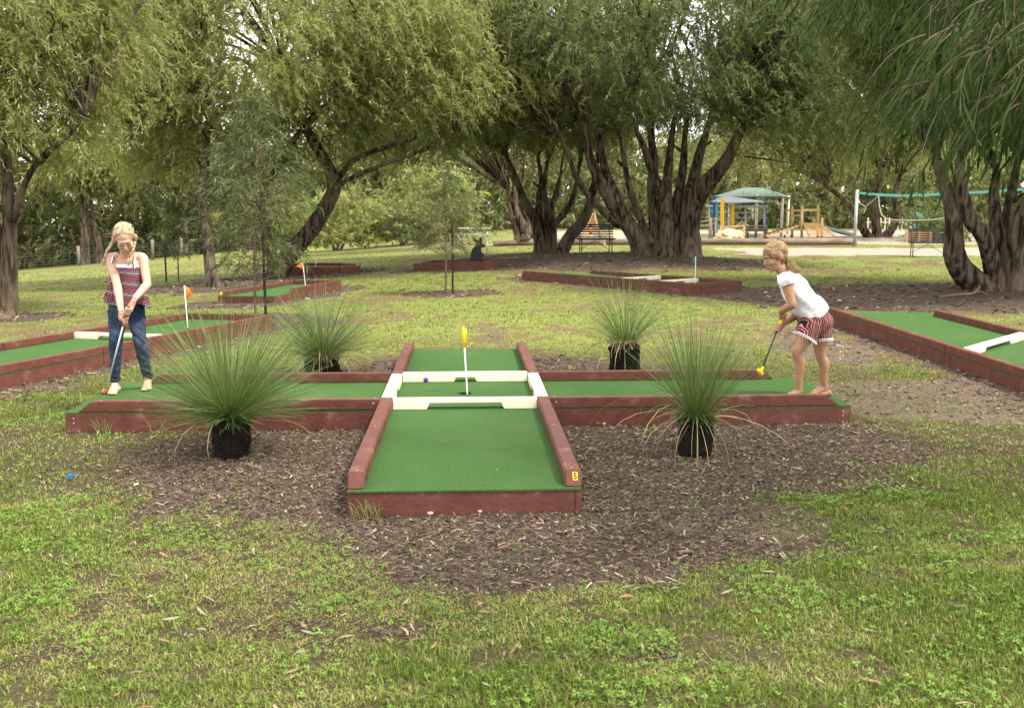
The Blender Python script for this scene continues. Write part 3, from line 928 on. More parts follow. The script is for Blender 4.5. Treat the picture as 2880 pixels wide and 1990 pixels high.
def simple_lane(root, fr, L, Wd, rails, ends, bars, zb=BH, front_rail=0.0, joints=True):
    """Wd: outer width. rails: list of (side, u0, u1, s0, s1). ends: list of u where a rail closes the lane."""
    hw = Wd / 2
    for sd in (-1, 1):
        k = 2 if joints else 1
        for q in range(k):
            beam(fr, (L * q / k + (0.003 if q else 0), sd * (hw - h2)), (L * (q + 1) / k, sd * (hw - h2)), RW, -0.06, zb, 'base_timber', RED, root)
    for u in (h2, L - h2):
        beam(fr, (u, -hw + RW + 0.001), (u, hw - RW - 0.001), RW, -0.06, zb - 0.002, 'base_timber', RED, root)
    V = [fr(u, w, z) for z in (zb + 0.0005, zb + TT) for (u, w) in ((0.002, -hw + 0.004), (L - 0.002, -hw + 0.004), (L - 0.002, hw - 0.004), (0.002, hw - 0.004))]
    MB().add(V, BOXF).build('turf', TURF, root)
    for sd, u0, u1, s0, s1 in rails:
        mid = (u0 + u1) / 2
        if joints and u1 - u0 > 2.2:
            beam(fr, (u0, sd * (hw - h2)), (mid, sd * (hw - h2)), RW, zb + TT, zb + TT + RH, 'rail', RED, root, s0, 0, 0.007)
            beam(fr, (mid + 0.003, sd * (hw - h2)), (u1, sd * (hw - h2)), RW, zb + TT, zb + TT + RH, 'rail', RED, root, 0, s1, 0.007)
        else:
            beam(fr, (u0, sd * (hw - h2)), (u1, sd * (hw - h2)), RW, zb + TT, zb + TT + RH, 'rail', RED, root, s0, s1, 0.007)
    for u in ends:
        beam(fr, (u, -hw + RW + 0.001), (u, hw - RW - 0.001), RW, zb + TT, zb + TT + RH, 'rail', RED, root, 0, 0, 0.007)
    for u, a, b in bars:
        notched(fr, (u, -hw + RW + 0.002), (u, hw - RW - 0.002), RW, zb + TT, RH - 0.006, a, b, 0.02, 0.042, root)


def lane_frame(x0, y0, x1, y1):
    L = math.hypot(x1 - x0, y1 - y0); ang = math.atan2(y1 - y0, x1 - x0)
    z0 = float(gz(x0, y0)); z1 = float(gz(x1, y1))
    e = 0.3; nx, ny = -math.sin(ang), math.cos(ang)
    sw = float((gz(x0 + nx * e, y0 + ny * e) - gz(x0 - nx * e, y0 - ny * e)) / (2 * e))
    return Frame(x0, y0, ang, z0, (z1 - z0) / L, sw), L


def ltop(fr, u, w):
    return fr(u, w, BH + TT)


# lane A: long lane on the left behind the girl in jeans
frA, LA = lane_frame(-5.98, 7.35, -3.92, 13.72)
la = empty('golf_lane', (-4.9, 10.5, 0), 'long straight red timber lane with green turf behind the girl in jeans', 'golf lane')
simple_lane(la, frA, LA, 1.40, [(-1, 0.0, LA, 0, 0), (1, 0.0, LA, 0, 0)], [LA - h2], [(LA - 2.25, 0.3, 0.72)])
pA = np.array((-4.17,12.72,-0.01)); tA = np.array((-4.19,12.72,0.57))
flag('hole_flag', (pA[0], pA[1], pA[2] - 0.02), tA, 0.17, 0.105, -0.15, ORANGE, 'orange flag on a white pole in the long lane behind the girl in jeans', curl=0.35)
# lane B
frB, LB = lane_frame(-4.78, 17.80, -4.05, 20.55)
lb = empty('golf_lane', (-4.4, 19.2, 0), 'short red timber lane with mulch in front, beside the leafy staked sapling', 'golf lane')
simple_lane(lb, frB, LB, 1.12, [(1, 0.02, LB, 0.07, 0), (-1, 0.75, LB, 0.05, 0)], [LB - h2], [], joints=False)
V = []
pcb = np.array([0.075, 0.56 - h2, BH + TT + RH * 0.55])
for off in (0.0, 0.006):
    for a, b in ((-1, -1), (1, -1), (1, 1), (-1, 1)):
        V.append(frB(0.02 + 0.07 * (0.55 + b * 0.27) - 0.004 - off, 0.56 - h2 + a * 0.016, BH + TT + RH * (0.55 + b * 0.27) + off))
MB().add(V, BOXF).build('number_plate', PLATE, lb)
pB = np.array((-4.1,19.75,-0.02)); tB = np.array((-4.14,19.75,0.48))
flag('hole_flag', pB, tB, 0.15, 0.12, math.pi + 0.15, ORANGE, 'small orange flag pointing left in the short lane by the leafy sapling', curl=0.1)
# lane C: far many-sided lane
lc = empty('golf_lane', (-5.2, 27.3, 0), 'small many sided red timber lane with yellow flag under the leaning trunk', 'golf lane')
zc = float(gz(-5.2, 27.3))
frC = Frame(-5.22, 27.0, 0.0, zc + 0.02)
poly = [(-0.70, -0.85), (0.70, -0.85), (1.08, -0.35), (0.98, 0.6), (0.45, 1.0), (-0.55, 1.0), (-1.02, 0.55), (-1.05, -0.4)]
for i in range(8):
    a = np.array(poly[i]); b = np.array(poly[(i + 1) % 8])
    beam(frC, a, b, 0.09, -0.12, BH + TT + RH, 'rail', RED, lc)
V = [frC(u * 0.99, w * 0.99, BH + TT) for u, w in poly] + [frC(u * 0.99, w * 0.99, BH) for u, w in poly]
MB().add(V, [tuple(range(8)), tuple(range(15, 7, -1))]).build('turf', TURF, lc)
pC = np.array((-5.37,27.3,-0.15)); tC = np.array((-5.37,27.3,0.33))
flag('hole_flag', pC, tC, 0.12, 0.09, 0.0, YELLOW, 'tiny yellow flag in the far many sided lane under the leaning trunk')
# lane D: under the kangaroo board
frD, LD = lane_frame(-2.35, 26.3, -0.47, 25.55)
ld = empty('golf_lane', (-1.4, 25.9, 0), 'low red timber lane below the black animal board', 'golf lane')
simple_lane(ld, frD, LD, 1.1, [(-1, 0, LD, 0, 0), (1, 0, LD, 0, 0)], [h2, LD - h2], [], joints=False)
kp = [(745,805),(733,760),(738,700),(752,660),(775,640),(790,615),(782,600),(765,590),(757,565),(770,556),(795,575),(805,590),(815,575),(820,555),(840,553),(850,570),(845,592),(850,615),(876,628),(874,645),(845,648),(835,655),(838,690),(862,715),(862,735),(845,735),(840,740),(845,775),(835,795),(825,806)]
KB = np.array((-0.91,25.5,0.09))
mpp = 25.5 / 2800 / 3.3
kb = empty('animal_board', KB, 'black cut out animal silhouette board standing on the low red lane', 'board')
V = []; k = len(kp)
for yy in (-0.012, 0.012):
    for x, y in kp: V.append((KB[0] + (x - 790) * mpp, KB[1] + yy, KB[2] + (806 - y) * mpp))
F = [tuple(range(k))[::-1], tuple(range(k, 2 * k))] + [(i, (i + 1) % k, k + (i + 1) % k, k + i) for i in range(k)]
MB().add(V, F).build('silhouette_panel', BLACK, kb)
MB().bar((KB[0], KB[1] + 0.035, KB[2] - 0.2), (KB[0], KB[1] + 0.035, KB[2] + 0.3), 0.04, 0.04).build('support_post', RED, kb)
# lane E: teal flag
frE, LE = lane_frame(3.87, 18.50, 0.72, 22.46)
le = empty('golf_lane', (2.3, 20.5, 0), 'red timber lane with cream bars in front of the big many stemmed tree', 'golf lane')
simple_lane(le, frE, LE, 1.30, [(-1, 0.0, LE - 0.9, 0, 0.06), (1, 0.0, LE, 0, 0.06)], [h2], [(1.05, 0.35, 0.6), (2.05, 0.35, 0.6)])
pE = np.array((3.55,19.3,0.05)); tE = np.array((3.55,19.3,0.61))
flag('hole_flag', pE, tE, 0.15, 0.075, math.pi, TEALF, 'teal flag on a white pole in front of the big many stemmed tree')
# lane F: right edge
frF, LF_ = lane_frame(5.11, 13.95, 5.16, 6.2)
lf = empty('golf_lane', (5.1, 11, 0), 'wide red timber lane running out of the picture behind the girl in white', 'golf lane')
simple_lane(lf, frF, LF_, 1.42, [(-1, 0.0, LF_, 0.05, 0), (1, 0.35, LF_, 0.05, 0)][0:0] + [(1, 0.45, LF_, 0.06, 0), (-1, 0.0, LF_, 0.06, 0)], [], [])
notched(frF, (4.12, -0.615), (2.85, 0.615), RW, BH + TT, RH - 0.006, 0.25, 0.7, 0.02, 0.042, lf)

# ------------------------------------------------------------------ trees
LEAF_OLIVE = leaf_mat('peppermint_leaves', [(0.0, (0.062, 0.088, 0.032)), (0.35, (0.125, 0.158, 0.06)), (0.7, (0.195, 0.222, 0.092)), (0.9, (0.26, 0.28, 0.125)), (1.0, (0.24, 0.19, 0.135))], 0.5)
LEAF_SUNLIT = leaf_mat('sunlit_peppermint_leaves', [(0.0, (0.13, 0.155, 0.054)), (0.35, (0.235, 0.262, 0.095)), (0.7, (0.34, 0.355, 0.15)), (0.9, (0.43, 0.42, 0.21)), (1.0, (0.38, 0.32, 0.22))], 0.5)  # peppermint leaves again, with sunlight on the crowns put into the colour
LEAF_GREY = leaf_mat('sapling_leaves', [(0.0, (0.035, 0.058, 0.017)), (0.5, (0.085, 0.118, 0.042)), (0.85, (0.15, 0.18, 0.078)), (1.0, (0.25, 0.275, 0.15))], 0.3, 0.6, 0.15)
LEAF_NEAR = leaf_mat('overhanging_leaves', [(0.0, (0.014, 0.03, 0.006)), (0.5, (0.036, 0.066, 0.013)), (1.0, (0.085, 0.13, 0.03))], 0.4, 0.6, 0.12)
LEAF_BACK = leaf_mat('woodland_leaves', [(0.0, (0.08, 0.10, 0.04)), (0.4, (0.165, 0.185, 0.075)), (0.75, (0.26, 0.265, 0.12)), (1.0, (0.33, 0.28, 0.18))], 0.4)


def strands(clumps, crad, ns, nl, slen, lL, lW, centre, spread=0.55, droop=0.8, crnd=None, g=rng, jit=0.75):
    """hanging leafy strands round each clump: leaf quads + thin twig ribbons"""
    m = len(clumps)
    C = np.repeat(clumps, ns, 0)
    k = len(C)
    st = C + g.normal(0, 1, (k, 3)) * crad * np.array([0.6, 0.6, 0.45])
    h = unit(np.concatenate([unit(st[:, :2] - np.asarray(centre)[:2]) * 0.7 + g.normal(0, 0.7, (k, 2)), np.zeros((k, 1))], 1))
    ln = slen * g.uniform(0.5, 1.3, k)
    lift = g.uniform(0.0, 0.35, k)

    def path(t):
        return st[:, None] + h[:, None] * (spread * ln[:, None] * t)[..., None] + np.array([0, 0, 1.]) * ((lift[:, None] * t - droop * t * t) * ln[:, None])[..., None]
    t = (np.arange(nl)[None] + g.random((k, nl))) / nl
    P = path(t).reshape(-1, 3)
    tan = unit(h[:, None] * spread + np.array([0, 0, 1.]) * (lift[:, None] - 2 * droop * t)[..., None]).reshape(-1, 3)
    D = unit(tan * 0.8 + g.normal(0, jit, (len(P), 3)) + np.array([0, 0, -0.35]))
    S = unit(np.cross(D, g.normal(0, 1, (len(P), 3))))
    n = len(P)
    L = lL * g.uniform(0.6, 1.3, n)[:, None]; Wd = lW * g.uniform(0.7, 1.3, n)[:, None]
    V = np.stack([P + D * L * 0.22 + S * Wd / 2, P + D * L, P - S * Wd / 2], 1).reshape(-1, 3)
    F = np.arange(n)[:, None] * 3 + np.array([[0, 1, 2]])
    if crnd is None: crnd = g.normal(0.42, 0.16, m)
    rv = np.repeat(np.repeat(crnd, ns), nl) + g.normal(0, 0.13, n) + (g.random(n) < 0.05) * 0.45
    tt = np.linspace(0, 0.95, 3)[None].repeat(k, 0)
    TP = path(tt)[::5]
    sd = unit(np.cross(h, np.array([0, 0, 1.])))[::5][:, None] * (lW * 0.3)
    TV = np.stack([TP - sd, TP + sd], 2).reshape(-1, 3)
    b = np.arange(len(TP))[:, None, None] * 6 + np.array([[0, 1, 3, 2], [2, 3, 5, 4]])[None]
    return V, F, np.clip(np.repeat(rv, 3), 0, 1), TV, b.reshape(-1, 4)


def clump_points(ells, g=rng, floor=None):
    out = []
    for c, r, n in ells:
        d = unit(g.normal(0, 1, (n, 3)))
        rad = g.random(n) ** 0.33 * 0.55 + 0.45
        wob = 0.85 + 0.3 * np.sin(d[:, :1] * 4 + c[0]) * np.sin(d[:, 1:2] * 5 + 1) + 0.1 * np.sin(d[:, 2:] * 9)
        p = np.asarray(c) + d * np.asarray(r) * rad[:, None] * wob
        out.append(p)
    p = np.concatenate(out)
    if floor is not None: p = p[p[:, 2] > floor]
    return p


def branches_to(clumps, nodes, every=3, r0=0.035, mb=None, g=rng):
    """curved boughs from the nearest limb node to clumps"""
    mb = mb or MB()
    N = np.asarray(nodes)
    for c in clumps[::every]:
        w = np.linalg.norm((N - c) * [1, 1, 0.8], axis=1) + (N[:, 2] > c[2] + 0.3) * 1.5
        a = N[np.argmin(w)]
        mid = (a + c) / 2 + np.array([0, 0, 0.18 * np.linalg.norm(c - a)]) + g.normal(0, 0.08, 3) * np.linalg.norm(c - a)
        mid2 = (mid + c) / 2 + g.normal(0, 0.05, 3) * np.linalg.norm(c - a)
        L = np.linalg.norm(c - a)
        pth = smooth_path([a, mid, mid2, c], 7)
        mb.tube(pth, np.linspace(min(r0, 0.012 + 0.011 * L), 0.006, 7), 5, 0.1, int(g.integers(1e6)), cap=False)
    return mb


def stem(pts, r0, r1, n=None, flare=0.0, sides=20, seed=0, rough=0.085):
    """one bark-covered stem: world points, tapering, wobbling"""
    P = np.asarray(pts, float)
    n = n or max(12, int(len(P) * 5))
    g = np.random.default_rng(seed)
    Q = smooth_path(P, n)
    L = np.linspace(0, 1, n)
    wob = np.stack([np.sin(L * 9 + g.uniform(0, 6)), np.sin(L * 11 + g.uniform(0, 6)), np.zeros(n)], 1)
    Q += 0.16 * r0 * wob * np.minimum(1, L * 6)[:, None]
    r = r0 + (r1 - r0) * L ** 0.85
    r = r * (1 + flare * np.exp(-L * n / 2.2))
    return tube(Q, r, sides, rough, seed), Q


def tree(name, base, stems, ells, label, leafm, ns, nl, slen, lL, lW, seed, floor=None, every=3, cat='tree', group=None, crad=0.42, spread=0.55, droop=0.8, twigs=True, share=None):
    g = np.random.default_rng(seed)
    rt = empty(name, base, label, cat, group)
    nodes = []
    for i, (pts, r0, r1, fl) in enumerate(stems):
        (V, F), Q = stem(pts, r0, r1, flare=fl, seed=seed * 31 + i)
        MB().add(V, F).build('trunk' if i == 0 else 'stem', BARK, rt, smooth=True)
        nodes.append(Q[len(Q) // 2:])
    for q in range(3):
        nd = nodes[int(g.integers(len(nodes)))]; p_ = nd[int(g.integers(max(1, len(nd) // 2)))]
        a_ = g.uniform(0, 6.28); d_ = np.array([math.cos(a_), math.sin(a_) * 0.6 - 0.5, 0.35])
        MB().tube(smooth_path([p_, p_ + d_ * 0.16, p_ + d_ * 0.3 + [0, 0, 0.05]], 6), np.linspace(0.06, 0.03, 6), 9, 0.1, q).build('stub', BARK, rt, smooth=True)
    nodes = np.concatenate(nodes)
    cl = clump_points(ells, g, floor)
    centre = np.mean([e[0] for e in ells], 0)
    branches_to(cl, nodes, every, 0.05, g=g).build('bough_network', BARK, rt, smooth=True, kind='stuff')
    if share is not None:
        src, loc, rz, sc = share
        for nm in ('crown', 'twig_network'):
            o_ = [c for c in src.children if c.name.startswith(nm)][0]
            c_ = bpy.data.objects.new(nm, o_.data); COL.objects.link(c_)
            c_.parent = rt; c_['kind'] = 'stuff'
            c_.rotation_euler = (0, 0, rz); c_.scale = sc
            c_.location = np.array(loc) - OFF[rt.name]
            OFF[c_.name] = OFF[rt.name]
            if nm == 'crown':
                c_.material_slots[0].link = 'OBJECT'; c_.material_slots[0].material = leafm
        return rt
    V, F, rv, TV, TF = strands(cl, crad, ns, nl, slen, lL, lW, centre, spread, droop, g=g)
    np_mesh('crown', V, F, 3, leafm, rt, 'stuff', dict(rnd=rv), smooth=False)
    if twigs: np_mesh('twig_network', TV, TF, 4, TWIG, rt, 'stuff', smooth=False)
    return rt


def below(p, dz=0.25):
    return (p[0], p[1], p[2] - dz)


# big many-stemmed tree in the middle, on its mound
b4 = (2.75, 27.4, gpt(2.75, 27.4))
def Zs(*pts): return [np.array(p) for p in pts]
T4 = [
 (Zs((3.96,27.2,0.07), (3.94,27.2,0.39), (3.9,27.3,0.82), (3.84,27.4,1.55), (3.81,27.5,2.13), (3.87,27.6,2.86), (3.84,27.7,3.29), (3.78,27.8,4.02), (3.86,28,4.61)), 0.24, 0.06, 0.5),
 (Zs((3.55,27,0.08), (3.45,27,0.46), (3.26,26.9,0.78), (2.9,26.8,1.27), (2.65,26.7,1.64), (2.44,26.6,2.03), (2.2,26.5,2.5), (2.01,26.4,2.94), (1.89,26.3,3.48), (1.61,26,4.13)), 0.29, 0.07, 0.25),
 (Zs((2.87,26.8,1.21), (2.78,26.8,1.1), (2.36,26.6,1.49), (1.98,26.5,1.91), (1.65,26.3,2.38), (1.47,26.2,2.79), (1.23,26,3.32)), 0.12, 0.05, 0.0),
 (Zs((3.03,26.9,1.04), (2.87,26.8,1.44), (2.72,26.9,1.98), (2.5,27.1,2.55), (2.37,27.3,3.1), (2.26,27.5,3.71)), 0.19, 0.07, 0.0),
 (Zs((3.73,26.9,0.58), (3.67,26.9,0.75), (3.35,26.8,1.41), (3.11,26.8,2.06), (2.99,26.8,2.68), (2.93,26.9,3.24), (2.71,27,3.81)), 0.115, 0.05, 0.0),
 (Zs((3.92,27.2,1.78), (3.97,27,2.06), (3.67,26.8,2.59), (3.45,26.7,3.12), (3.29,26.6,3.45), (3.03,26.4,4.03)), 0.14, 0.05, 0.0),
 (Zs((4.18,27,0.08), (4.2,27,0.4), (4.2,27,0.83), (4.16,27.2,1.55), (4.18,27.4,2.13), (4.28,27.6,2.86), (4.39,27.8,3.3), (4.52,28,4.18)), 0.26, 0.06, 0.45),
 (Zs((4.43,27.3,0.21), (4.41,27.3,0.68), (4.47,27.5,1.55), (4.6,27.7,2.19), (4.74,27.9,2.87), (4.78,28,3.31), (4.85,28.2,4.05)), 0.2, 0.06, 0.3),
 (Zs((4.77,27.4,0.21), (4.76,27.4,0.5), (4.77,27.4,0.82), (4.88,27.3,1.41), (5.05,27.2,1.84), (5.31,27.1,2.26), (5.54,27,2.6), (5.72,26.8,2.96), (5.89,26.6,3.36), (6.22,26.4,3.76)), 0.40, 0.10, 0.3),
 (Zs((4.66,27.5,0.88), (4.68,27.5,1.26), (4.86,27.6,1.84), (5.06,27.8,2.43), (5.2,28,3.02), (5.3,28.1,3.46), (5.55,28.3,4.21)), 0.25, 0.07, 0.0),
]
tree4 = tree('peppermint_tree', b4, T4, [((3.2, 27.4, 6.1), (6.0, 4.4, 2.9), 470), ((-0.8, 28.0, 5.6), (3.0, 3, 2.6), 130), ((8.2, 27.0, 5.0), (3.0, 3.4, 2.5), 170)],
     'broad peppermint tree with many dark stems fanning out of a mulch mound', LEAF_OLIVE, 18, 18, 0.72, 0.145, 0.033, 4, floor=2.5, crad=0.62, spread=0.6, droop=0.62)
# second tree, behind and left of it
T3 = [
 (Zs((0.88,31.6,-0.06), (0.86,31.6,0.27), (0.81,31.6,0.57), (0.7,31.6,1.18), (0.47,31.6,1.61), (0.26,31.6,2.05), (0.09,31.6,2.45), (-0.21,31.4,3.1)), 0.23, 0.07, 0.4),
 (Zs((0.99,31.9,-0.05), (0.95,31.9,0.42), (0.92,31.9,0.94), (0.85,32,1.44), (0.89,32.2,2.06), (0.92,32.3,2.46), (0.86,32.5,3.15)), 0.19, 0.06, 0.4),
 (Zs((1.12,31.7,-0.04), (1.1,31.7,0.43), (1.08,31.7,0.94), (1.08,31.7,1.61), (1.04,31.7,2.11), (1.11,31.7,2.95)), 0.19, 0.06, 0.3),
 (Zs((1.26,31.8,0), (1.28,31.8,0.43), (1.26,31.8,0.84), (1.26,32,1.44), (1.44,32.2,1.95), (1.51,32.4,2.47)), 0.2, 0.06, 0.3),
 (Zs((1.29,31.8,0.77), (1.35,31.7,1.01), (1.62,31.6,1.34), (1.87,31.4,1.78), (2,31.3,2.24), (2.05,31.2,2.63)), 0.13, 0.05, 0.0),
 (Zs((1.47,31.2,0.01), (1.54,31.2,0.18), (1.77,31.1,0.65), (2.12,31,1.02), (2.34,30.9,1.38), (2.43,30.8,1.77), (2.45,30.7,2.1), (2.53,30.5,2.74)), 0.24, 0.09, 0.3),
]
tree('peppermint_tree', (0.9, 31.8, gpt(0.9, 31.8)), T3, [((0.3, 32.4, 6.3), (4.2, 3.4, 3.1), 300), ((-3.0, 31.5, 5.4), (2.6, 2.5, 2.3), 130)],
     'dark peppermint tree with upright stems and one leaning right, beside the slatted bench', LEAF_OLIVE, 13, 13, 1.15, 0.21, 0.044, 3, floor=2.7, share=(tree4, (0.2, 32.4, gpt(0.9, 31.8) + 0.15), math.pi * 0.93, (0.72, 0.8, 1.0)))
# leaning tree on the left
T2 = [
 (Zs((-5.87,25,-0.26), (-5.75,25,0), (-5.43,25,0.47), (-5.03,25,0.97), (-4.65,25,1.57), (-4.42,25,2.06), (-4.54,25,2.54), (-4.89,25.2,3.15), (-5.4,25.4,4.02), (-5.69,25.6,5.01)), 0.27, 0.09, 0.35),
 (Zs((-6.48,21.6,-0.24), (-6.5,21.6,0.05), (-6.61,21.8,0.76), (-6.79,22.1,1.47), (-6.91,22.4,1.96), (-6.88,22.8,2.7), (-6.8,23.2,3.71), (-7.12,23.4,4.72)), 0.14, 0.07, 0.6),
 (Zs((-4.67,25,1.54), (-4.47,24.8,1.84), (-4.05,24.6,2.18), (-3.26,24.4,2.5), (-2.17,24.2,2.88), (-1.36,24,3.28)), 0.075, 0.03, 0.0),
 (Zs((-4.45,25,2), (-4.11,25,2.49), (-3.66,25,2.81), (-2.53,25.2,3.2), (-1.71,25.3,3.59), (-0.88,25.4,4.02)), 0.085, 0.03, 0.0),
 (Zs((-6.03,25.2,-0.15), (-6.06,25.2,0.35), (-6.23,25.2,1.07), (-6.24,25.1,1.73), (-5.7,24.8,2.54), (-5.12,24.5,3.31), (-4.25,24.2,4.06), (-3.42,24,4.8)), 0.14, 0.05, 0.4),
]
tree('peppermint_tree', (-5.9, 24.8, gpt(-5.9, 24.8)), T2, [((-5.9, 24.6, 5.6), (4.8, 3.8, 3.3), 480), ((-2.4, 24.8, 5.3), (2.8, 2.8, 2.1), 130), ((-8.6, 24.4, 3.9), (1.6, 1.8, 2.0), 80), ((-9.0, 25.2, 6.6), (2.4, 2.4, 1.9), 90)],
     'sunlit spreading peppermint tree with one thick trunk leaning hard to the right', LEAF_SUNLIT, 20, 18, 0.62, 0.135, 0.031, 2, floor=2.15, every=6, crad=0.58, spread=0.6, droop=0.62)
# tree at the left edge
T1 = [
 (Zs((-8.15,15.9,-0.22), (-8.12,15.9,-0.01), (-8.08,15.9,0.31), (-8.01,15.9,0.8), (-7.94,15.9,1.26), (-7.93,15.9,1.68), (-7.98,16,2.09), (-8.06,16.1,2.85), (-8.27,16.3,3.76)), 0.16, 0.06, 0.9),
 (Zs((-7.96,15.9,1.16), (-7.9,15.9,1.33), (-7.71,15.8,1.68), (-7.51,15.7,2.02), (-7.2,15.6,2.35), (-6.84,15.6,2.62), (-6.54,15.6,2.95)), 0.07, 0.025, 0.0),
 (Zs((-8.05,15.9,0.7), (-8.12,15.9,0.98), (-8.23,15.9,1.5), (-8.39,16,2.37)), 0.10, 0.04, 0.0),
]
tree1 = tree('peppermint_tree', (-8.2, 15.9, gpt(-8.2, 15.9)), T1, [((-9.3, 16.3, 5.2), (3.5, 3.0, 2.9), 400), ((-7.6, 15.8, 3.4), (1.2, 1.4, 1.4), 45), ((-6.7, 16.6, 5.0), (1.2, 1.4, 1.2), 45), ((-8.3, 14.7, 4.3), (1.7, 0.8, 2.1), 80)],
     'pale drooping peppermint tree at the far left edge of the picture', LEAF_SUNLIT, 20, 18, 0.58, 0.112, 0.024, 1, floor=2.0, every=8, crad=0.5, spread=0.6, droop=0.65)
# tree at the right edge
T5 = [
 (Zs((8.65,18.2,-0.04), (8.54,18.2,0.13), (8.23,18.1,0.41), (7.98,18,0.72), (7.88,18,1.09), (7.85,18,1.46), (7.79,18,1.83), (7.55,17.9,2.38)), 0.27, 0.09, 0.35),
 (Zs((8.95,18.3,-0.01), (8.8,18.2,0.33), (8.67,18.1,0.67), (8.48,18,1.05), (8.17,17.9,1.35), (7.98,17.8,1.65), (7.86,17.8,2.01), (7.87,17.8,2.37)), 0.19, 0.08, 0.35),
 (Zs((9.21,18.6,-0.02), (9.1,18.6,0.4), (9.04,18.6,0.78), (8.96,18.7,1.36), (8.98,18.8,1.75), (9.08,18.9,2.23)), 0.19, 0.07, 0.2),
 (Zs((9.25,18.2,-0.04), (9.15,18.2,0.23), (9.11,18.2,0.71), (9.16,18.1,1.18), (9.21,18,1.65), (9.31,18,2.2)), 0.27, 0.09, 0.35),
 (Zs((9.4,18.9,0.18), (9.35,18.9,0.67), (9.37,19,1.26), (9.48,19.1,1.85), (9.63,19.3,2.44)), 0.15, 0.06, 0.0),
 (Zs((9.67,18.7,-0.04), (9.67,18.7,0.29), (9.75,18.8,0.87), (10.01,19,1.46)), 0.25, 0.08, 0.3),
]
tree('peppermint_tree', (8.9, 18.4, gpt(8.9, 18.4)), T5, [((9.8, 18.6, 5.6), (3.9, 3.8, 3.0), 380), ((7.4, 18.0, 4.3), (1.7, 2.2, 1.9), 80)],
     'dark peppermint tree with thick curving stems at the right edge beside the net court', LEAF_OLIVE, 15, 15, 0.9, 0.145, 0.029, 5, floor=2.35, share=(tree1, (8.6, 18.5, 0.0), math.pi * 0.95, (1.3, 1.25, 1.12)))
# tree behind the net
T7 = [
 (Zs((17.13,47,-0.01), (17.09,47,0.31), (16.98,47,0.99), (16.91,47,1.76), (16.97,47,2.48), (17.08,47,3.2)), 0.26, 0.12, 0.4),
 (Zs((16.86,47,-0.01), (16.6,47,0.23), (16.21,46.8,0.8), (15.87,46.6,1.38), (15.14,46.4,1.95), (14.28,46.2,2.52)), 0.24, 0.08, 0.3),
 (Zs((17.52,47.2,-0.02), (17.75,47.2,0.35), (18,47.3,0.89), (18.1,47.4,1.52), (18.06,47.5,2.1), (18.28,47.7,2.98)), 0.24, 0.09, 0.3),
]
tree('peppermint_tree', (17.3, 47.1, gpt(17.3, 47.1)), T7, [((17.0, 47.2, 7.0), (6.2, 4.0, 4.2), 420), ((11.6, 45.6, 6.0), (4.2, 2.8, 3.6), 270)],
     'yellow green peppermint tree with three spreading stems behind the net', LEAF_SUNLIT, 8, 11, 1.2, 0.26, 0.052, 7, floor=2.55, every=4)
# thin far tree behind the upright stems
T8 = [
 (Zs((0.31,42,0.15), (0.26,42,0.33), (0.06,42,0.87), (-0.05,42,1.49), (-0.14,42,2.2)), 0.20, 0.08, 0.3),
 (Zs((0.56,42,0.17), (0.51,42,0.51), (0.28,42,1.18), (0.13,42,1.71), (0.08,42,2.38)), 0.24, 0.09, 0.3),
 (Zs((0.86,42.3,0.18), (0.76,42.3,0.5), (0.63,42.3,1.04), (0.44,42.3,1.58), (0.42,42.3,2.29)), 0.22, 0.09, 0.3),
]
tree('peppermint_tree', (-2.4, 42, gpt(-2.4, 42)), T8, [((-3.0, 42, 6.6), (4.4, 3.0, 3.0), 200)],
     'far peppermint tree with three slim trunks beyond the lawn behind the upright stems', LEAF_SUNLIT, 8, 11, 1.2, 0.26, 0.05, 8, floor=3.2, every=4)


# --- tree overhead on the right: only its hanging sprays reach into the picture
t6 = empty('overhanging_tree', (6.6, 4.3, gpt(6.6, 4.3)), 'tree whose dark green leafy sprays hang down close by at the upper right', 'tree')
g6 = np.random.default_rng(66)
nodes6 = []
for i, (pts, r0, r1, fl) in enumerate([
    ([(6.6, 4.3, -0.2), (6.6, 4.3, 0.5), (6.5, 4.4, 1.8), (6.3, 4.5, 3.2), (6.2, 4.6, 5.0), (6.3, 4.4, 7.0)], 0.26, 0.07, 0.5),
    ([(6.45, 4.4, 2.2), (5.7, 4.6, 3.0), (4.6, 4.8, 3.45), (3.5, 5.0, 3.35), (2.6, 5.1, 3.0), (1.9, 5.2, 2.72)], 0.10, 0.012, 0.0),
    ([(6.4, 4.4, 2.6), (5.6, 4.3, 3.4), (4.5, 4.4, 3.6), (3.6, 4.6, 3.3), (3.0, 4.75, 2.85), (2.6, 4.8, 2.45)], 0.09, 0.010, 0.0),
    ([(6.4, 4.5, 2.9), (5.8, 5.2, 3.6), (4.8, 5.8, 3.7), (3.8, 6.1, 3.45), (3.1, 6.2, 3.05), (2.5, 6.3, 2.8)], 0.09, 0.010, 0.0),
    ([(6.5, 4.4, 3.0), (7.4, 3.6, 4.2), (8.2, 3.0, 5.2)], 0.12, 0.05, 0.0)]):
    (V, F), Q = stem(pts, r0, r1, flare=fl, seed=600 + i, sides=10)
    MB().add(V, F).build('trunk' if i == 0 else 'bough', BARK, t6, smooth=True)
    nodes6.append(Q)
nodes6 = np.concatenate(nodes6)
cl6 = clump_points([((5.0, 5.0, 7.2), (6.0, 5.0, 2.6), 120)], g6, 4.9)  # unseen crown, spread wide overhead to shade the lane and the girls
branches_to(cl6, nodes6, 4, 0.05, g=g6).build('bough_network', BARK, t6, smooth=True, kind='stuff')
V, F, rv, TV, TF = strands(cl6, 0.45, 9, 10, 0.8, 0.2, 0.045, (6.6, 4.6, 5), g=g6)
np_mesh('crown', V, F, 3, LEAF_OLIVE, t6, 'stuff', dict(rnd=rv), smooth=False)


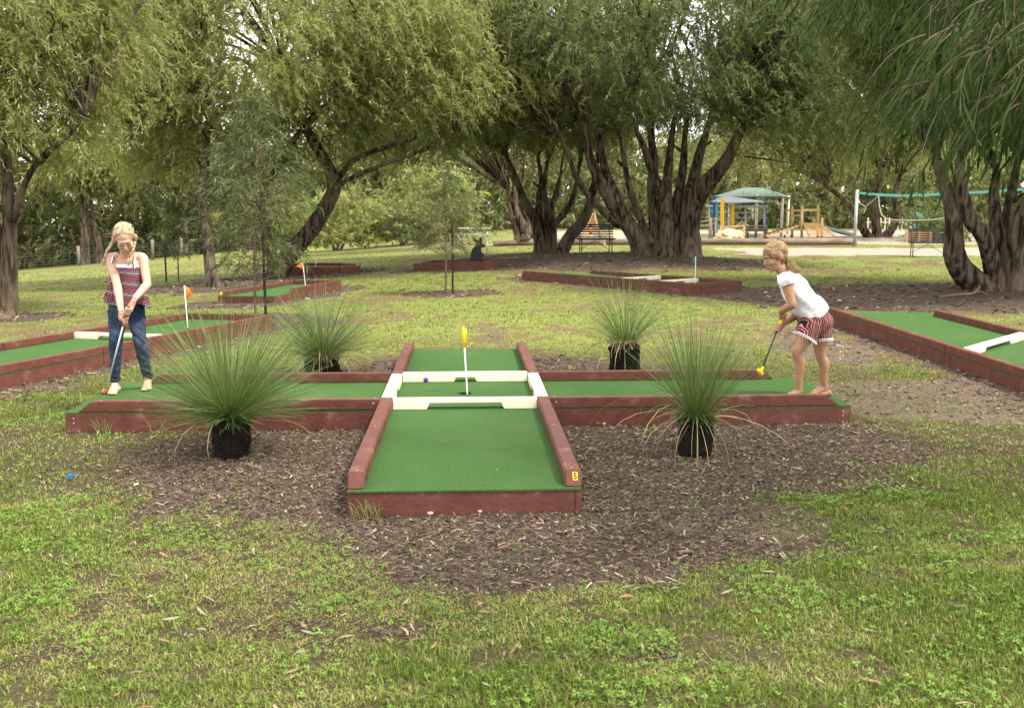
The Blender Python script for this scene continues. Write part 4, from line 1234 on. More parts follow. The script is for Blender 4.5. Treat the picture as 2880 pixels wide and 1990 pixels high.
def spray(P0, h, L, nleaf, lL, lW, g, V, F, R_, tw, fall=0.62, lift=-0.10, hang=-0.45):
    """one fine hanging twig with long narrow folded leaves"""
    n = 10
    t = np.linspace(0, 1, n)
    side = np.array([-h[1], h[0], 0])
    bend = g.normal(0, 0.18)
    P = P0 + np.outer(t, h) * L * 0.62 + np.outer(bend * t * t, side) * L + np.outer(-fall * t * t + lift * t, [0, 0, 1]) * L
    tw.tube(P, np.linspace(0.0028, 0.0009, n), 4, cap=False)
    for j in range(nleaf):
        u = (j + g.random()) / nleaf
        i = min(int(u * (n - 1)), n - 2)
        p = P[i] + (P[i + 1] - P[i]) * (u * (n - 1) - i)
        tan = nrm(P[i + 1] - P[i])
        sg = 1 if j % 2 else -1
        sd = nrm(np.cross(tan, nrm(g.normal(0, 1, 3))))
        d = nrm(tan * 0.75 + sd * 0.55 + np.array([0, 0, hang]))
        ll = lL * g.uniform(0.65, 1.25); ww = lW * g.uniform(0.8, 1.2)
        s_ = nrm(np.cross(d, g.normal(0, 1, 3))); cv_ = np.cross(d, s_) * g.normal(0, 0.12)
        k = len(V)
        for tt, wf in ((0, 0.15), (0.33, 1.0), (0.7, 0.75), (1.0, 0.04)):
            c = p + d * ll * tt + cv_ * ll * tt * tt + np.array([0, 0, -0.14 * ll * tt * tt])
            V.append(c - s_ * ww * wf / 2); V.append(c + s_ * ww * wf / 2)
        for q in range(3): F.append((k + 2 * q, k + 2 * q + 1, k + 2 * q + 3, k + 2 * q + 2))
        R_ += [float(np.clip(g.normal(0.45, 0.22), 0, 1))] * 8


V, F, R_ = [], [], []
tw = MB()


def spray_zone(n, x0, x1, y0, y1, z0, z1, L, lL=0.115, lW=0.0115, lean=-1.0):
    for q in range(n):
        p = np.array([g6.uniform(x0, x1), g6.uniform(y0, y1), g6.uniform(z0, z1)])
        a = math.pi + g6.normal(0, 0.75)
        spray(p, np.array([math.cos(a), math.sin(a), 0]), L * g6.uniform(0.6, 1.25), int(g6.integers(11, 17)), lL, lW, g6, V, F, R_, tw)


spray_zone(95, 1.75, 2.55, 3.8, 4.6, 1.98, 2.35, 0.42, 0.115, 0.0105)
spray_zone(75, 2.05, 3.2, 4.3, 5.2, 2.25, 2.75, 0.55)
spray_zone(85, 2.35, 3.2, 4.2, 5.2, 1.95, 2.4, 0.46)
spray_zone(60, 2.6, 3.3, 4.2, 5.0, 1.85, 2.1, 0.34)
spray_zone(75, 1.7, 2.8, 4.9, 6.0, 2.72, 3.0, 0.45)
spray_zone(70, 1.5, 3.4, 5.4, 6.6, 2.75, 3.2, 0.5)
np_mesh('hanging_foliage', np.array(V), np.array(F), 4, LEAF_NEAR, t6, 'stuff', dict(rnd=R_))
tw.build('twig_network', TWIG, t6, kind='stuff')


# --- saplings with stakes
def sapling(base, H, trunk_r, crown, nst, label, seed, stake, leafL=0.12, leafW=0.012, lean=0.0, lo=0.25, slabel=''):
    g = np.random.default_rng(seed)
    z0 = gpt(*base)
    rt = empty('sapling', (base[0], base[1], z0), label, 'sapling')
    b = np.array([base[0], base[1], z0])
    pth = smooth_path([b - [0, 0, 0.1], b + [0.01, 0, H * 0.3], b + [lean * 0.5 + 0.03, 0, H * 0.6], b + [lean, 0, H]], 16)
    MB().tube(pth, np.linspace(trunk_r, trunk_r * 0.15, 16), 8, 0.06, seed).build('trunk', TWIG, rt, smooth=True)
    V, F, R_ = [], [], []
    tw = MB()
    for q in range(nst):
        u = lo + (1 - lo) * g.random() ** 0.9
        i = min(int(u * 15), 14); p = pth[i] + (pth[i + 1] - pth[i]) * (u * 15 - i)
        a = g.uniform(0, 6.28)
        prof = crown * (math.sin(math.pi * min(1, ((u - lo) / (1 - lo)) * 0.75 + 0.27)) ** 0.8)
        rr = prof * g.uniform(0.2, 1.0)
        hd = np.array([math.cos(a), math.sin(a), 0])
        tip = p + hd * rr + [0, 0, 0.25 * rr + 0.12]
        tw.tube(smooth_path([p, (p + tip) / 2 + [0, 0, -0.04], tip], 5), np.linspace(0.006, 0.002, 5), 4, cap=False)
        for k in range(2):
            spray(tip - hd * rr * 0.3 * k, nrm(hd + g.normal(0, 0.6, 3) * [1, 1, 0]), g.uniform(0.25, 0.5), 11, leafL, leafW, g, V, F, R_, tw, 0.45, 0.25, -0.15)
    np_mesh('crown', np.array(V), np.array(F), 4, LEAF_GREY, rt, 'stuff', dict(rnd=R_))
    tw.build('twig_network', TWIG, rt, kind='stuff')
    if stake:
        sx, sy, sh = stake
        zs = gpt(sx, sy)
        so = MB()
        so.bar((sx, sy, zs - 0.1), (sx, sy, zs + sh), 0.035, 0.035)
        so.add(*ellipsoid((sx, sy, zs + sh), (0.018, 0.018, 0.012)))
        s = so.build('stake', BLACK, None)
        prop(s, slabel, 'stake', 'black stakes beside the saplings')
    return rt


sapling((-3.83, 14.8), 3.1, 0.024, 0.95, 250, 'tall bushy sapling with drooping grey green leaves behind the biggest grass tree', 71, (-3.70, 14.88, 1.25), 0.125, 0.013, 0.1, 0.2, 'black stake beside the tall bushy sapling')
sapling((-1.26, 18.9), 2.15, 0.02, 0.85, 110, 'thin loose sapling with a bare lower stem in the middle of the lawn', 72, (-1.12, 18.8, 1.3), 0.12, 0.013, -0.02, 0.3, 'black stake beside the thin sapling in the middle of the lawn')
sapling((-8.44, 25.2), 1.9, 0.022, 0.55, 40, 'small dark sapling on the lawn between the left girl and the leaning tree', 73, (-8.75, 25.2, 1.0), 0.14, 0.018, 0.05, 0.25, 'black stake beside the small far sapling')

# --- shrubs along the far edge of the lawn, left of centre
def shrub(x, y, r, h, label, seed, mat_=None, n=60):
    g = np.random.default_rng(seed)
    z = gpt(x, y)
    rt = empty('shrub', (x, y, z), label, 'shrub', 'shrubs at the far edge of the lawn')
    mb = MB()
    for k in range(7):
        a = g.uniform(0, 6.28)
        mb.tube(smooth_path([(x + g.normal(0, 0.1), y, z - 0.1), (x + math.cos(a) * r * 0.3, y + math.sin(a) * r * 0.3, z + h * 0.35), (x + math.cos(a) * r * 0.7, y + math.sin(a) * r * 0.5, z + h * 0.75)], 7), np.linspace(0.05, 0.012, 7), 5, 0.1, k)
    mb.build('stem_cluster', TWIG, rt, kind='stuff')
    cl = clump_points([((x, y, z + h * 0.5), (r, r * 0.8, h * 0.52), n)], g, z + 0.1)
    V, F, rv, TV, TF = strands(cl, 0.5, 10, 9, 0.6, 0.26, 0.075, (x, y, z), 0.6, 0.25, g=g)
    np_mesh('foliage', V, F, 3, mat_ or LEAF_BACK, rt, 'stuff', dict(rnd=rv), smooth=False)


shrub(-12.6, 52, 2.6, 3.6, 'olive shrub mass left of the leaning trunk at the lawn edge', 81, n=90)
shrub(-8.7, 50, 2.4, 3.2, 'rounded olive shrub right of the leaning trunk at the lawn edge', 82, LEAF_SUNLIT, n=80)
shrub(-5.6, 51.5, 2.2, 2.3, 'low bushy shrub beyond the yellow flagged lane', 83, n=60)
shrub(-4.4, 54, 2.5, 4.4, 'tall loose shrub behind the thin sapling', 84, LEAF_SUNLIT, n=90)
shrub(19.6, 45.5, 1.5, 1.7, 'low green shrub beside the tree behind the net', 85, LEAF_OLIVE, n=40)

# --- woodland that reads as one mass
def wood(name, label, xs, ys, h0, h1, n, seed, leaf):
    g = np.random.default_rng(seed)
    x = g.uniform(*xs, n); y = g.uniform(*ys, n)
    top = h0 + (h1 - h0) * fbm(x * 0.16 + seed, y * 0.05, seed)
    z = gz(x, y) + g.random(n) ** 1.15 * top
    cl = np.stack([x, y, z], 1)
    V, F, rv, TV, TF = strands(cl, 0.8, 7, 7, 1.3, *leaf, ((xs[0] + xs[1]) / 2, 0, 0), 0.4, 0.6, g=g)
    return prop(np_mesh(name, V, F, 3, LEAF_BACK, None, 'stuff', dict(rnd=rv), smooth=False), label, 'woodland')


wood('woodland', 'dense olive woodland beyond the wire fence', (-62, -9), (73, 88), 6.0, 13.5, 2600, 91, (0.6, 0.22))
wood('woodland', 'dark bushland filling the gap behind the lawn and playground', (-12, 60), (70, 90), 5.0, 10.5, 2900, 92, (0.6, 0.22))
# a few trunks that show in front of the woodland
for i, (u, lab) in enumerate((((-30.72,71.5,-2.37), 'pale slender forked tree by the wire fence near the left girl'), ((-29.81,71.8,-2.47), 'pale twin trunk tree just right of the forked one by the fence'), ((-23.94,71,-1.87), 'thin grey tree by the wire fence beside the small sapling'))):
    x, y = u[0], 71.5 + i * 0.4
    z = gpt(x, y)
    st = []
    g = np.random.default_rng(300 + i)
    for k in range(2):
        dx = g.uniform(-1.6, 1.6)
        st.append(([(x + k * 0.3, y, z - 0.3), (x + dx * 0.2 + k * 0.3, y, z + 1.8), (x + dx * 0.7, y, z + 4.2), (x + dx * 1.2, y, z + 7.0)], 0.22, 0.07, 0.3))
    tree('woodland_tree', (x, y, z), st, [((x, y, z + 7.6), (2.8, 2.2, 2.4), 70)], lab, LEAF_SUNLIT, 8, 8, 1.2, 0.45, 0.12, 310 + i, every=3, twigs=False)


# ------------------------------------------------------------------ grass trees
NEEDLE = leaf_mat('grass_tree_needles', [(0.0, (0.045, 0.085, 0.018)), (0.4, (0.095, 0.155, 0.04)), (0.65, (0.165, 0.225, 0.072)), (0.82, (0.24, 0.255, 0.105)), (1.0, (0.42, 0.33, 0.18))], 0.2, 0.4, 0.4)


def grass_tree(x, y, stump_r, stump_h, n, L, droop, label, seed, dead=0, up=0.0, tilt=(0, 0), skirt=0, elmin=-0.15, fine=5):
    g = np.random.default_rng(seed)
    z0 = gpt(x, y)
    rt = empty('grass_tree', (x, y, z0), label, 'grass tree', 'grass trees around the cross lane')
    # stump: lumpy charred column
    k, sd = 14, 26
    a = np.linspace(0, 2 * np.pi, sd, endpoint=False)
    V = []
    for i in range(k):
        t = i / (k - 1)
        r = stump_r * (0.97 + 0.07 * math.sin(t * 5 + seed) + 0.06 * (t > 0.8) - 0.05 * (t < 0.1)) * (1 + 0.05 * np.sin(2 * a + seed) + 0.04 * np.sin(3 * a + 4 * t + seed) + g.normal(0, 0.045, sd)) * (1 if i < k - 1 else 0.75)
        V += list(np.stack([x + np.cos(a) * r, y + np.sin(a) * r, np.full(sd, z0 - 0.04 + (stump_h + 0.04) * t)], 1))
    V.append((x, y, z0 + stump_h + 0.015))
    F = [(i * sd + j, i * sd + (j + 1) % sd, (i + 1) * sd + (j + 1) % sd, (i + 1) * sd + j) for i in range(k - 1) for j in range(sd)]
    F += [((k - 1) * sd + j, (k - 1) * sd + (j + 1) % sd, k * sd) for j in range(sd)]
    MB().add(V, F).build('stump', BLACKM, rt, smooth=True)
    c = np.array([x, y, z0 + stump_h])
    nb = 900                                            # charred leaf bases bristling from the stump
    az = g.uniform(0, 6.28, nb); hz_ = g.random(nb) ** 0.8 * (stump_h + 0.02)
    P0 = np.stack([x + np.cos(az) * stump_r * 0.96, y + np.sin(az) * stump_r * 0.96, z0 + hz_], 1)
    out_ = np.stack([np.cos(az), np.sin(az), g.normal(0.1, 0.6, nb)], 1) + g.normal(0, 0.35, (nb, 3))
    P1 = P0 + unit(out_) * (g.uniform(0.012, 0.034, nb) * (0.6 + 0.7 * hz_ / stump_h))[:, None]
    sw_ = np.stack([-np.sin(az), np.cos(az), np.zeros(nb)], 1) * 0.004
    np_mesh('bristle', np.stack([P0 - sw_, P0 + sw_, P1], 1).reshape(-1, 3), np.arange(nb * 3).reshape(-1, 3), 3, BLACKM, rt, 'stuff')

    def rib(n_, Lm, el, w, dr, rvm, name, base_r, Ls=0.16, straight=0.0):
        az = g.uniform(0, 6.28, n_)
        hd = np.stack([np.cos(az), np.sin(az), np.zeros(n_)], 1)
        Lq = Lm * np.clip(g.normal(1, Ls, n_), 0.4, 1.35) * (0.70 + 0.36 * np.clip(np.sin(el), 0, 1))
        st = c + hd * base_r * np.sqrt(g.random(n_))[:, None] + np.stack([np.zeros(n_), np.zeros(n_), g.uniform(-0.02, 0.05, n_)], 1)
        tt = np.linspace(0, 1, fine + 1)
        dq = dr * g.uniform(0.5, 1.5, n_)
        e0 = el[:, None]
        ang = e0 - dq[:, None] * tt[None] ** 1.4
        ds = 1.0 / fine
        hor = np.cumsum(np.concatenate([np.zeros((n_, 1)), np.cos((ang[:, 1:] + ang[:, :-1]) / 2) * ds], 1), 1)
        ver = np.cumsum(np.concatenate([np.zeros((n_, 1)), np.sin((ang[:, 1:] + ang[:, :-1]) / 2) * ds], 1), 1)
        side = np.stack([-np.sin(az), np.cos(az), np.zeros(n_)], 1)
        sw = g.normal(0, 0.05, n_)
        P = st[:, None] + hd[:, None] * (hor * Lq[:, None])[..., None] + np.array([0, 0, 1.]) * (ver * Lq[:, None])[..., None] + side[:, None] * (sw[:, None] * tt[None] ** 2 * Lq[:, None])[..., None]
        P[..., 0] += tilt[0] * P[..., 2] - tilt[0] * c[2]
        wv = unit(side + g.normal(0, 0.6, (n_, 3)))[:, None] * (w * np.array([1.0] * (fine - 1) + [0.85, 0.3]) / 2)[None, :, None]
        Vv = np.stack([P - wv, P + wv], 2).reshape(-1, 3)
        q = 2 * (fine + 1)
        Fq = np.concatenate([np.arange(n_)[:, None] * q + np.array([[2 * i, 2 * i + 1, 2 * i + 3, 2 * i + 2]]) for i in range(fine)])
        rv = np.repeat(np.clip(g.normal(rvm, 0.17, n_), 0, 1), q)
        np_mesh(name, Vv, Fq, 4, NEEDLE, rt, 'stuff', dict(rnd=rv))
    el = np.arcsin(np.clip(elmin + (1 - elmin) * g.random(n) ** (1.0 - up), -0.6, 1))
    rib(n, L, el, 0.0030, droop, 0.45, 'needle_tuft', stump_r * 0.55)
    if dead: rib(dead, L * 1.1, g.uniform(-0.25, 0.55, dead), 0.0042, 1.5, 0.95, 'dead_needle_skirt', stump_r * 0.9, 0.25)
    if skirt: rib(skirt, 0.1, g.uniform(-0.9, 0.5, skirt), 0.006, 0.3, 0.1 if skirt < 300 else 0.96, 'leaf_base_collar', stump_r * 1.02, 0.3)
    return rt


grass_tree(-1.85, 6.40, 0.122, 0.26, 1600, 0.68, 0.16, 'largest grass tree, its needle burst hiding part of the lane before the left girl', 11, dead=12, up=0.15, skirt=260, elmin=0.06)
grass_tree(1.20, 6.36, 0.112, 0.25, 560, 0.58, 0.14, 'grass tree with tan dead needles drooping round its black stump on the mulch', 12, dead=46, up=0.72, skirt=250, elmin=0.22)
grass_tree(-1.82, 9.42, 0.165, 0.22, 1150, 0.62, 0.2, 'dark green grass tree behind the cross lane, left of the lane number', 13, dead=40, up=0.25, skirt=320, elmin=0.0)
grass_tree(1.08, 9.42, 0.145, 0.33, 520, 0.56, 0.2, 'upright grass tree on a tall black stump behind the cross lane arm', 14, dead=50, up=0.5, skirt=340, elmin=0.12)

# ------------------------------------------------------------------ people
def skin_mat(name, c, c2):
    m = pm(name, c, c2, 14, 0.5, 0.06, 160, spec=0.35)
    b = m.node_tree.nodes['Principled BSDF']
    b.inputs['Subsurface Weight'].default_value = 0.12
    b.inputs['Subsurface Radius'].default_value = (0.02, 0.008, 0.004)
    return m


SKIN1 = skin_mat('fair_skin', (0.46, 0.285, 0.20), (0.53, 0.34, 0.245))
SKIN2 = skin_mat('tanned_skin', (0.33, 0.175, 0.108), (0.39, 0.215, 0.137))
LIP = pm('lips', (0.34, 0.115, 0.09), (0.38, 0.14, 0.105), 20, 0.45)
HAIR1 = pm('pale_blonde_hair', (0.30, 0.205, 0.105), (0.68, 0.54, 0.34), 70, 0.5, 0.7, 140, (1, 1, 0.3), spec=0.4)
HAIR2 = pm('dark_blonde_hair', (0.17, 0.10, 0.042), (0.48, 0.33, 0.17), 70, 0.5, 0.5, 120, (0.25, 1, 0.8), spec=0.4)
LASH = pm('lash', (0.05, 0.03, 0.02), (0.06, 0.035, 0.022), 20, 0.8)
BROW = pm('brow_hair', (0.2, 0.12, 0.065), (0.25, 0.155, 0.085), 20, 0.7)
DENIM = pm('blue_denim', (0.014, 0.024, 0.055), (0.045, 0.068, 0.12), 11, 0.85, 0.5, 180, contrast=(0.33, 0.7), c3=(0.12, 0.155, 0.21), s3=7, t3=(0.5, 0.85), spec=0.15)
COTTON = pm('white_cotton', (0.74, 0.74, 0.76), (0.8, 0.8, 0.81), 9, 0.9, 0.5, 22, spec=0.1)
ELASTIC = pm('dark_elastic', (0.015, 0.012, 0.015), (0.03, 0.02, 0.03), 10, 0.7)


def band_cloth(name, zig, amp, freq, rows, period, axis='Z', tiltx=0.0, rows2=None):
    """rows: [(pos, colour)] repeated over height with period; zig: horizontal zigzag amplitude in metres"""
    m, t, b = new_mat(name)
    b.inputs['Roughness'].default_value = 0.9; b.inputs['Specular IOR Level'].default_value = 0.1
    tc = t.nodes.new('ShaderNodeTexCoord'); sx = t.nodes.new('ShaderNodeSeparateXYZ')
    t.links.new(tc.outputs['Object'], sx.inputs[0])

    def M(op, a, b_=None, c=None):
        n = t.nodes.new('ShaderNodeMath'); n.operation = op
        for i, v in enumerate((a, b_, c)):
            if v is None: continue
            if hasattr(v, 'node'): t.links.new(v, n.inputs[i])
            else: n.inputs[i].default_value = v
        return n.outputs[0]
    X, Y, Z = sx.outputs
    nz = t.nodes.new('ShaderNodeTexNoise'); nz.inputs['Scale'].default_value = 9; t.links.new(tc.outputs['Object'], nz.inputs['Vector'])
    wob = M('MULTIPLY', M('SUBTRACT', nz.outputs['Fac'], 0.5), amp)
    along = M('ADD', X, M('MULTIPLY', Y, 0.6))
    zz = M('PINGPONG', M('MULTIPLY', along, freq), 1.0)
    if zig == 'vertical':          # stripes run up and down with zigzag
        v = M('ADD', M('ADD', along, wob), M('MULTIPLY', M('PINGPONG', M('MULTIPLY', Z, freq), 1.0), 0.016))
    else:
        v = M('ADD', M('ADD', M('ADD', Z, wob), M('MULTIPLY', X, tiltx)), M('MULTIPLY', zz, zig))
    f = M('FRACT', M('DIVIDE', v, period))
    rp = t.nodes.new('ShaderNodeValToRGB'); rp.color_ramp.interpolation = 'CONSTANT'
    while len(rp.color_ramp.elements) < len(rows): rp.color_ramp.elements.new(0.5)
    for e, (p, c) in zip(rp.color_ramp.elements, rows): e.position = p; e.color = (*c, 1)
    t.links.new(f, rp.inputs['Fac'])
    col = rp.outputs['Color']
    if rows2:
        r2_ = t.nodes.new('ShaderNodeValToRGB'); r2_.color_ramp.interpolation = 'CONSTANT'
        while len(r2_.color_ramp.elements) < len(rows2): r2_.color_ramp.elements.new(0.5)
        for e, (p, c) in zip(r2_.color_ramp.elements, rows2): e.position = p; e.color = (*c, 1)
        t.links.new(f, r2_.inputs['Fac'])
        k = M('GREATER_THAN', M('PINGPONG', M('MULTIPLY', along, 110.0), 1.0), 0.5)
        mm = t.nodes.new('ShaderNodeMix'); mm.data_type = 'RGBA'
        t.links.new(k, mm.inputs['Factor']); t.links.new(col, mm.inputs['A']); t.links.new(r2_.outputs['Color'], mm.inputs['B'])
        col = mm.outputs['Result']
    t.links.new(col, b.inputs['Base Color'])
    return m


NAVY, REDC, MUST, OFFW, PLUM = (0.022, 0.02, 0.05), (0.28, 0.03, 0.055), (0.38, 0.19, 0.035), (0.5, 0.46, 0.43), (0.075, 0.04, 0.065)
TRIBAL = band_cloth('patterned_camisole', 0.009, 0.012, 75.0, [(0, REDC), (0.13, PLUM), (0.20, MUST), (0.30, NAVY), (0.41, OFFW), (0.45, NAVY), (0.58, PLUM), (0.64, OFFW), (0.675, REDC), (0.79, NAVY), (0.88, OFFW), (0.915, NAVY)], 0.085, tiltx=0.12,
                    rows2=[(0, REDC), (0.10, NAVY), (0.20, NAVY), (0.30, PLUM), (0.41, OFFW), (0.45, NAVY), (0.50, OFFW), (0.54, NAVY), (0.66, NAVY), (0.70, REDC), (0.77, NAVY), (0.9, PLUM)])
ZIGZAG = band_cloth('zigzag_cloth', 'vertical', 0.004, 26.0, [(0, (0.24, 0.02, 0.035)), (0.18, (0.42, 0.26, 0.2)), (0.29, (0.02, 0.014, 0.02)), (0.48, (0.36, 0.19, 0.15)), (0.57, (0.18, 0.015, 0.03)), (0.72, (0.03, 0.022, 0.028)), (0.84, (0.46, 0.34, 0.27)), (0.92, (0.03, 0.02, 0.025))], 0.056)


def fuse(name, shells, voxel, iters, mat, parent, disp=0.0, dscale=18.0, smooth_fac=0.5, dec=0):
    """union of closed shells as one continuous skin"""
    V = []; F = []; n = 0
    for v, f in shells:
        v = np.asarray(v, float)
        V.append(v); F += [tuple(i + n for i in q) for q in f]; n += len(v)
    V = np.concatenate(V) - OFF[parent.name]
    me = bpy.data.meshes.new(name); me.from_pydata(V.tolist(), [], F); me.update()
    bm = bmesh.new(); bm.from_mesh(me); bmesh.ops.recalc_face_normals(bm, faces=bm.faces); bm.to_mesh(me); bm.free()
    ob = bpy.data.objects.new(name + '_tmp', me); COL.objects.link(ob)
    md = ob.modifiers.new('r', 'REMESH'); md.mode = 'VOXEL'; md.voxel_size = voxel
    ms = ob.modifiers.new('s', 'SMOOTH'); ms.factor = smooth_fac; ms.iterations = iters
    if dec:
        mc = ob.modifiers.new('d', 'DECIMATE'); mc.ratio = dec
    dg = bpy.context.evaluated_depsgraph_get()
    out = bpy.data.meshes.new_from_object(ob.evaluated_get(dg))
    bpy.data.objects.remove(ob)
    if disp:
        k = len(out.vertices)
        co = np.zeros(k * 3); out.vertices.foreach_get('co', co); co = co.reshape(-1, 3)
        no = np.zeros(k * 3); out.vertices.foreach_get('normal', no); no = no.reshape(-1, 3)
        s = dscale
        w = np.sin(co[:, 0] * s * 1.3 + 2.2 * np.sin(co[:, 2] * s * 0.8)) * np.sin(co[:, 2] * s + 1.7 * np.sin(co[:, 0] * s * 0.7 + co[:, 1] * s)) + 0.6 * np.sin(co[:, 2] * s * 2.3 + co[:, 0] * s * 1.9 + 3 * np.sin(co[:, 1] * s))
        co += no * (disp * w)[:, None]
        out.vertices.foreach_set('co', co.ravel())
    out.polygons.foreach_set('use_smooth', [True] * len(out.polygons))
    out.materials.clear(); out.materials.append(mat); out.update()
    out.name = name
    return link(name, out, parent)


def limb(pts, rads, n=24, sides=16):
    """tapered limb through joints, radius per joint (or (a,b) pairs)"""
    P = smooth_path(pts, n)
    Rr = smooth_path(np.asarray(rads, float).reshape(len(rads), -1), n)
    return tube(P, Rr[:, 0] if Rr.shape[1] == 1 else Rr, sides)


def rings(stations, n=28, sides=28, front=(0, -1, 0), capped=True):
    """torso-like loft; stations: (centre, half width, half depth, axis-tilt ignored). width along the given side axis"""
    C = np.array([s[0] for s in stations], float); A = np.array([[s[1], s[2]] for s in stations], float)
    P = smooth_path(C, n); Rr = smooth_path(A, n)
    T = np.gradient(P, axis=0); T /= np.linalg.norm(T, axis=1)[:, None]
    fr_ = np.asarray(front, float)
    a = np.linspace(0, 2 * np.pi, sides, endpoint=False)
    V = []
    for i in range(n):
        s_ = nrm(np.cross(T[i], fr_)); f_ = nrm(np.cross(s_, T[i]))
        ca, sa = np.cos(a), np.sin(a)
        e = 0.82       # slightly squared section
        V.append(P[i] + np.outer(np.sign(ca) * np.abs(ca) ** e * Rr[i, 0], s_) + np.outer(np.sign(sa) * np.abs(sa) ** e * Rr[i, 1], f_))
    V = np.concatenate(V)
    F = [(i * sides + j, i * sides + (j + 1) % sides, (i + 1) * sides + (j + 1) % sides, (i + 1) * sides + j) for i in range(n - 1) for j in range(sides)]
    if capped:
        V = np.vstack([V, P[0], P[-1]])
        for j in range(sides):
            F.append((len(V) - 2, (j + 1) % sides, j)); F.append((len(V) - 1, (n - 1) * sides + j, (n - 1) * sides + (j + 1) % sides))
    return V, F


class Head:
    def __init__(s, c, fwd, up, k=1.0):
        s.c = np.array(c, float); s.f = nrm(fwd); s.u = nrm(np.array(up, float) - s.f * (np.array(up, float) @ s.f)); s.s = np.cross(s.f, s.u); s.k = k
        s.M = np.array([s.s, s.f, s.u])

    def p(s, x, y, z):
        return s.c + (np.array([x, y, z]) * s.k) @ s.M

    def e(s, c, r, nu=20, nv=14):
        return ellipsoid(s.p(*c), np.array(r) * s.k, s.M, nu, nv)

    def cap(s, a, b, ra, rb):
        P = np.linspace(s.p(*a), s.p(*b), 6)
        return tube(P, np.linspace(ra, rb, 6) * s.k, 12)

    def shells(s):
        o = [s.e((0, -0.014, 0.030), (0.072, 0.090, 0.082)), s.e((0, 0.028, -0.026), (0.057, 0.058, 0.072)), s.e((0, 0.030, -0.066), (0.047, 0.050, 0.036)),
             s.e((0, 0.066, -0.092), (0.017, 0.017, 0.015)), s.e((0, 0.067, 0.020), (0.046, 0.018, 0.018)),
             s.cap((0, 0.082, 0.006), (0, 0.101, -0.028), 0.0065, 0.0098), s.e((0, 0.094, -0.033), (0.0135, 0.011, 0.008)),
             s.e((0, 0.0845, -0.0545), (0.019, 0.0085, 0.0052)), s.e((0, 0.0825, -0.0645), (0.016, 0.008, 0.0055)), s.e((0, 0.072, -0.06), (0.026, 0.014, 0.02))]
        for q in (-1, 1):
            o += [s.e((q * 0.031, 0.056, -0.030), (0.025, 0.026, 0.026)), s.e((q * 0.030, 0.070, -0.0015), (0.0165, 0.0095, 0.0095)),
                  s.e((q * 0.072, -0.006, -0.008), (0.008, 0.018, 0.028)), s.e((q * 0.086, -0.010, -0.006), (0.007, 0.016, 0.025))]
        return o

    def features(s, parent, closed):
        MB().tube(smooth_path([s.p(-0.021, 0.082, -0.0585), s.p(-0.008, 0.0925, -0.0562), s.p(0, 0.0925, -0.0578), s.p(0.008, 0.0925, -0.0562), s.p(0.021, 0.082, -0.0585)], 12), np.array([0.0012, 0.002, 0.003, 0.0035, 0.0035, 0.0033, 0.0033, 0.0035, 0.0035, 0.003, 0.002, 0.0012]), 8).build('mouth', LIP, parent, smooth=True)
        for q in (-1, 1):
            MB().tube(smooth_path([s.p(q * 0.012, 0.0865, 0.017), s.p(q * 0.028, 0.0855, 0.0225), s.p(q * 0.046, 0.074, 0.018)], 8), np.linspace(0.003, 0.0015, 8), 6).build('eyebrow', BROW, parent, smooth=True)
            if not closed:
                ey = MB().ell(s.p(q * 0.030, 0.0735, -0.001), (0.0085, 0.0098, 0.0040), s.M, 14, 10).build('eye', WHITE, parent, smooth=True)
                MB().ell(s.p(q * 0.030, 0.0815, -0.001), (0.0044, 0.0034, 0.0042), s.M, 10, 8).build('iris', BROW, ey, smooth=True)
            zz = -0.0045 if closed else 0.004
            MB().tube(smooth_path([s.p(q * 0.017, 0.0805, zz - 0.001), s.p(q * 0.030, 0.0845, zz - (0.002 if closed else -0.003)), s.p(q * 0.044, 0.0755, zz - 0.001)], 8), 0.0017, 6).build('eyelash', LASH, parent, smooth=True)

    def hair_shell(s, thr, rx=0.0755, ry=0.094, rz=0.0865):
        """cap of hair: ellipsoid with the face side open, with thickness"""
        nu, nv = 40, 28
        V, F = ellipsoid((0, 0, 0), 1.0, None, nu, nv)
        V = np.asarray(V)
        keep = thr(V)
        ok = [f for f in F if all(keep[i] for i in f)]
        Vo = np.array([s.p(0 + x * rx, -0.014 + y * ry, 0.030 + z * rz) for x, y, z in V])
        Vi = np.array([s.p(0 + x * rx * 0.9, -0.014 + y * ry * 0.9, 0.030 + z * rz * 0.9) for x, y, z in V])
        n = len(V)
        from collections import Counter
        ec = Counter()
        for f in ok:
            for i in range(len(f)): ec[frozenset((f[i], f[(i + 1) % len(f)]))] += 1
        Fo = list(ok) + [tuple(i + n for i in f[::-1]) for f in ok]
        for f in ok:
            for i in range(len(f)):
                a, b = f[i], f[(i + 1) % len(f)]
                if ec[frozenset((a, b))] == 1: Fo.append((b, a, a + n, b + n))
        return np.vstack([Vo, Vi]), Fo

    def hair_lock(s, mb, d0, d1, r, g, rx=0.077, ry=0.0955, rz=0.088, lift=0.0, n=12, end=None):
        """a lock combed over the skull from direction d0 to d1"""
        d0, d1 = nrm(d0), nrm(d1)
        om = math.acos(np.clip(d0 @ d1, -1, 1)); P = []
        for t in np.linspace(0, 1, n):
            d = (math.sin((1 - t) * om) * d0 + math.sin(t * om) * d1) / max(math.sin(om), 1e-4)
            k = 1 + lift * math.sin(math.pi * t)
            P.append(s.p(d[0] * rx * k, -0.014 + d[1] * ry * k, 0.030 + d[2] * rz * k))
        if end is not None: P[-1] = P[-1] * 0.35 + np.asarray(end) * 0.65
        mb.tube(np.array(P), np.stack([np.full(n, r), np.full(n, r * 0.6)], 1) * np.linspace(0.8, 1.0, n)[:, None], 4, cap=True)


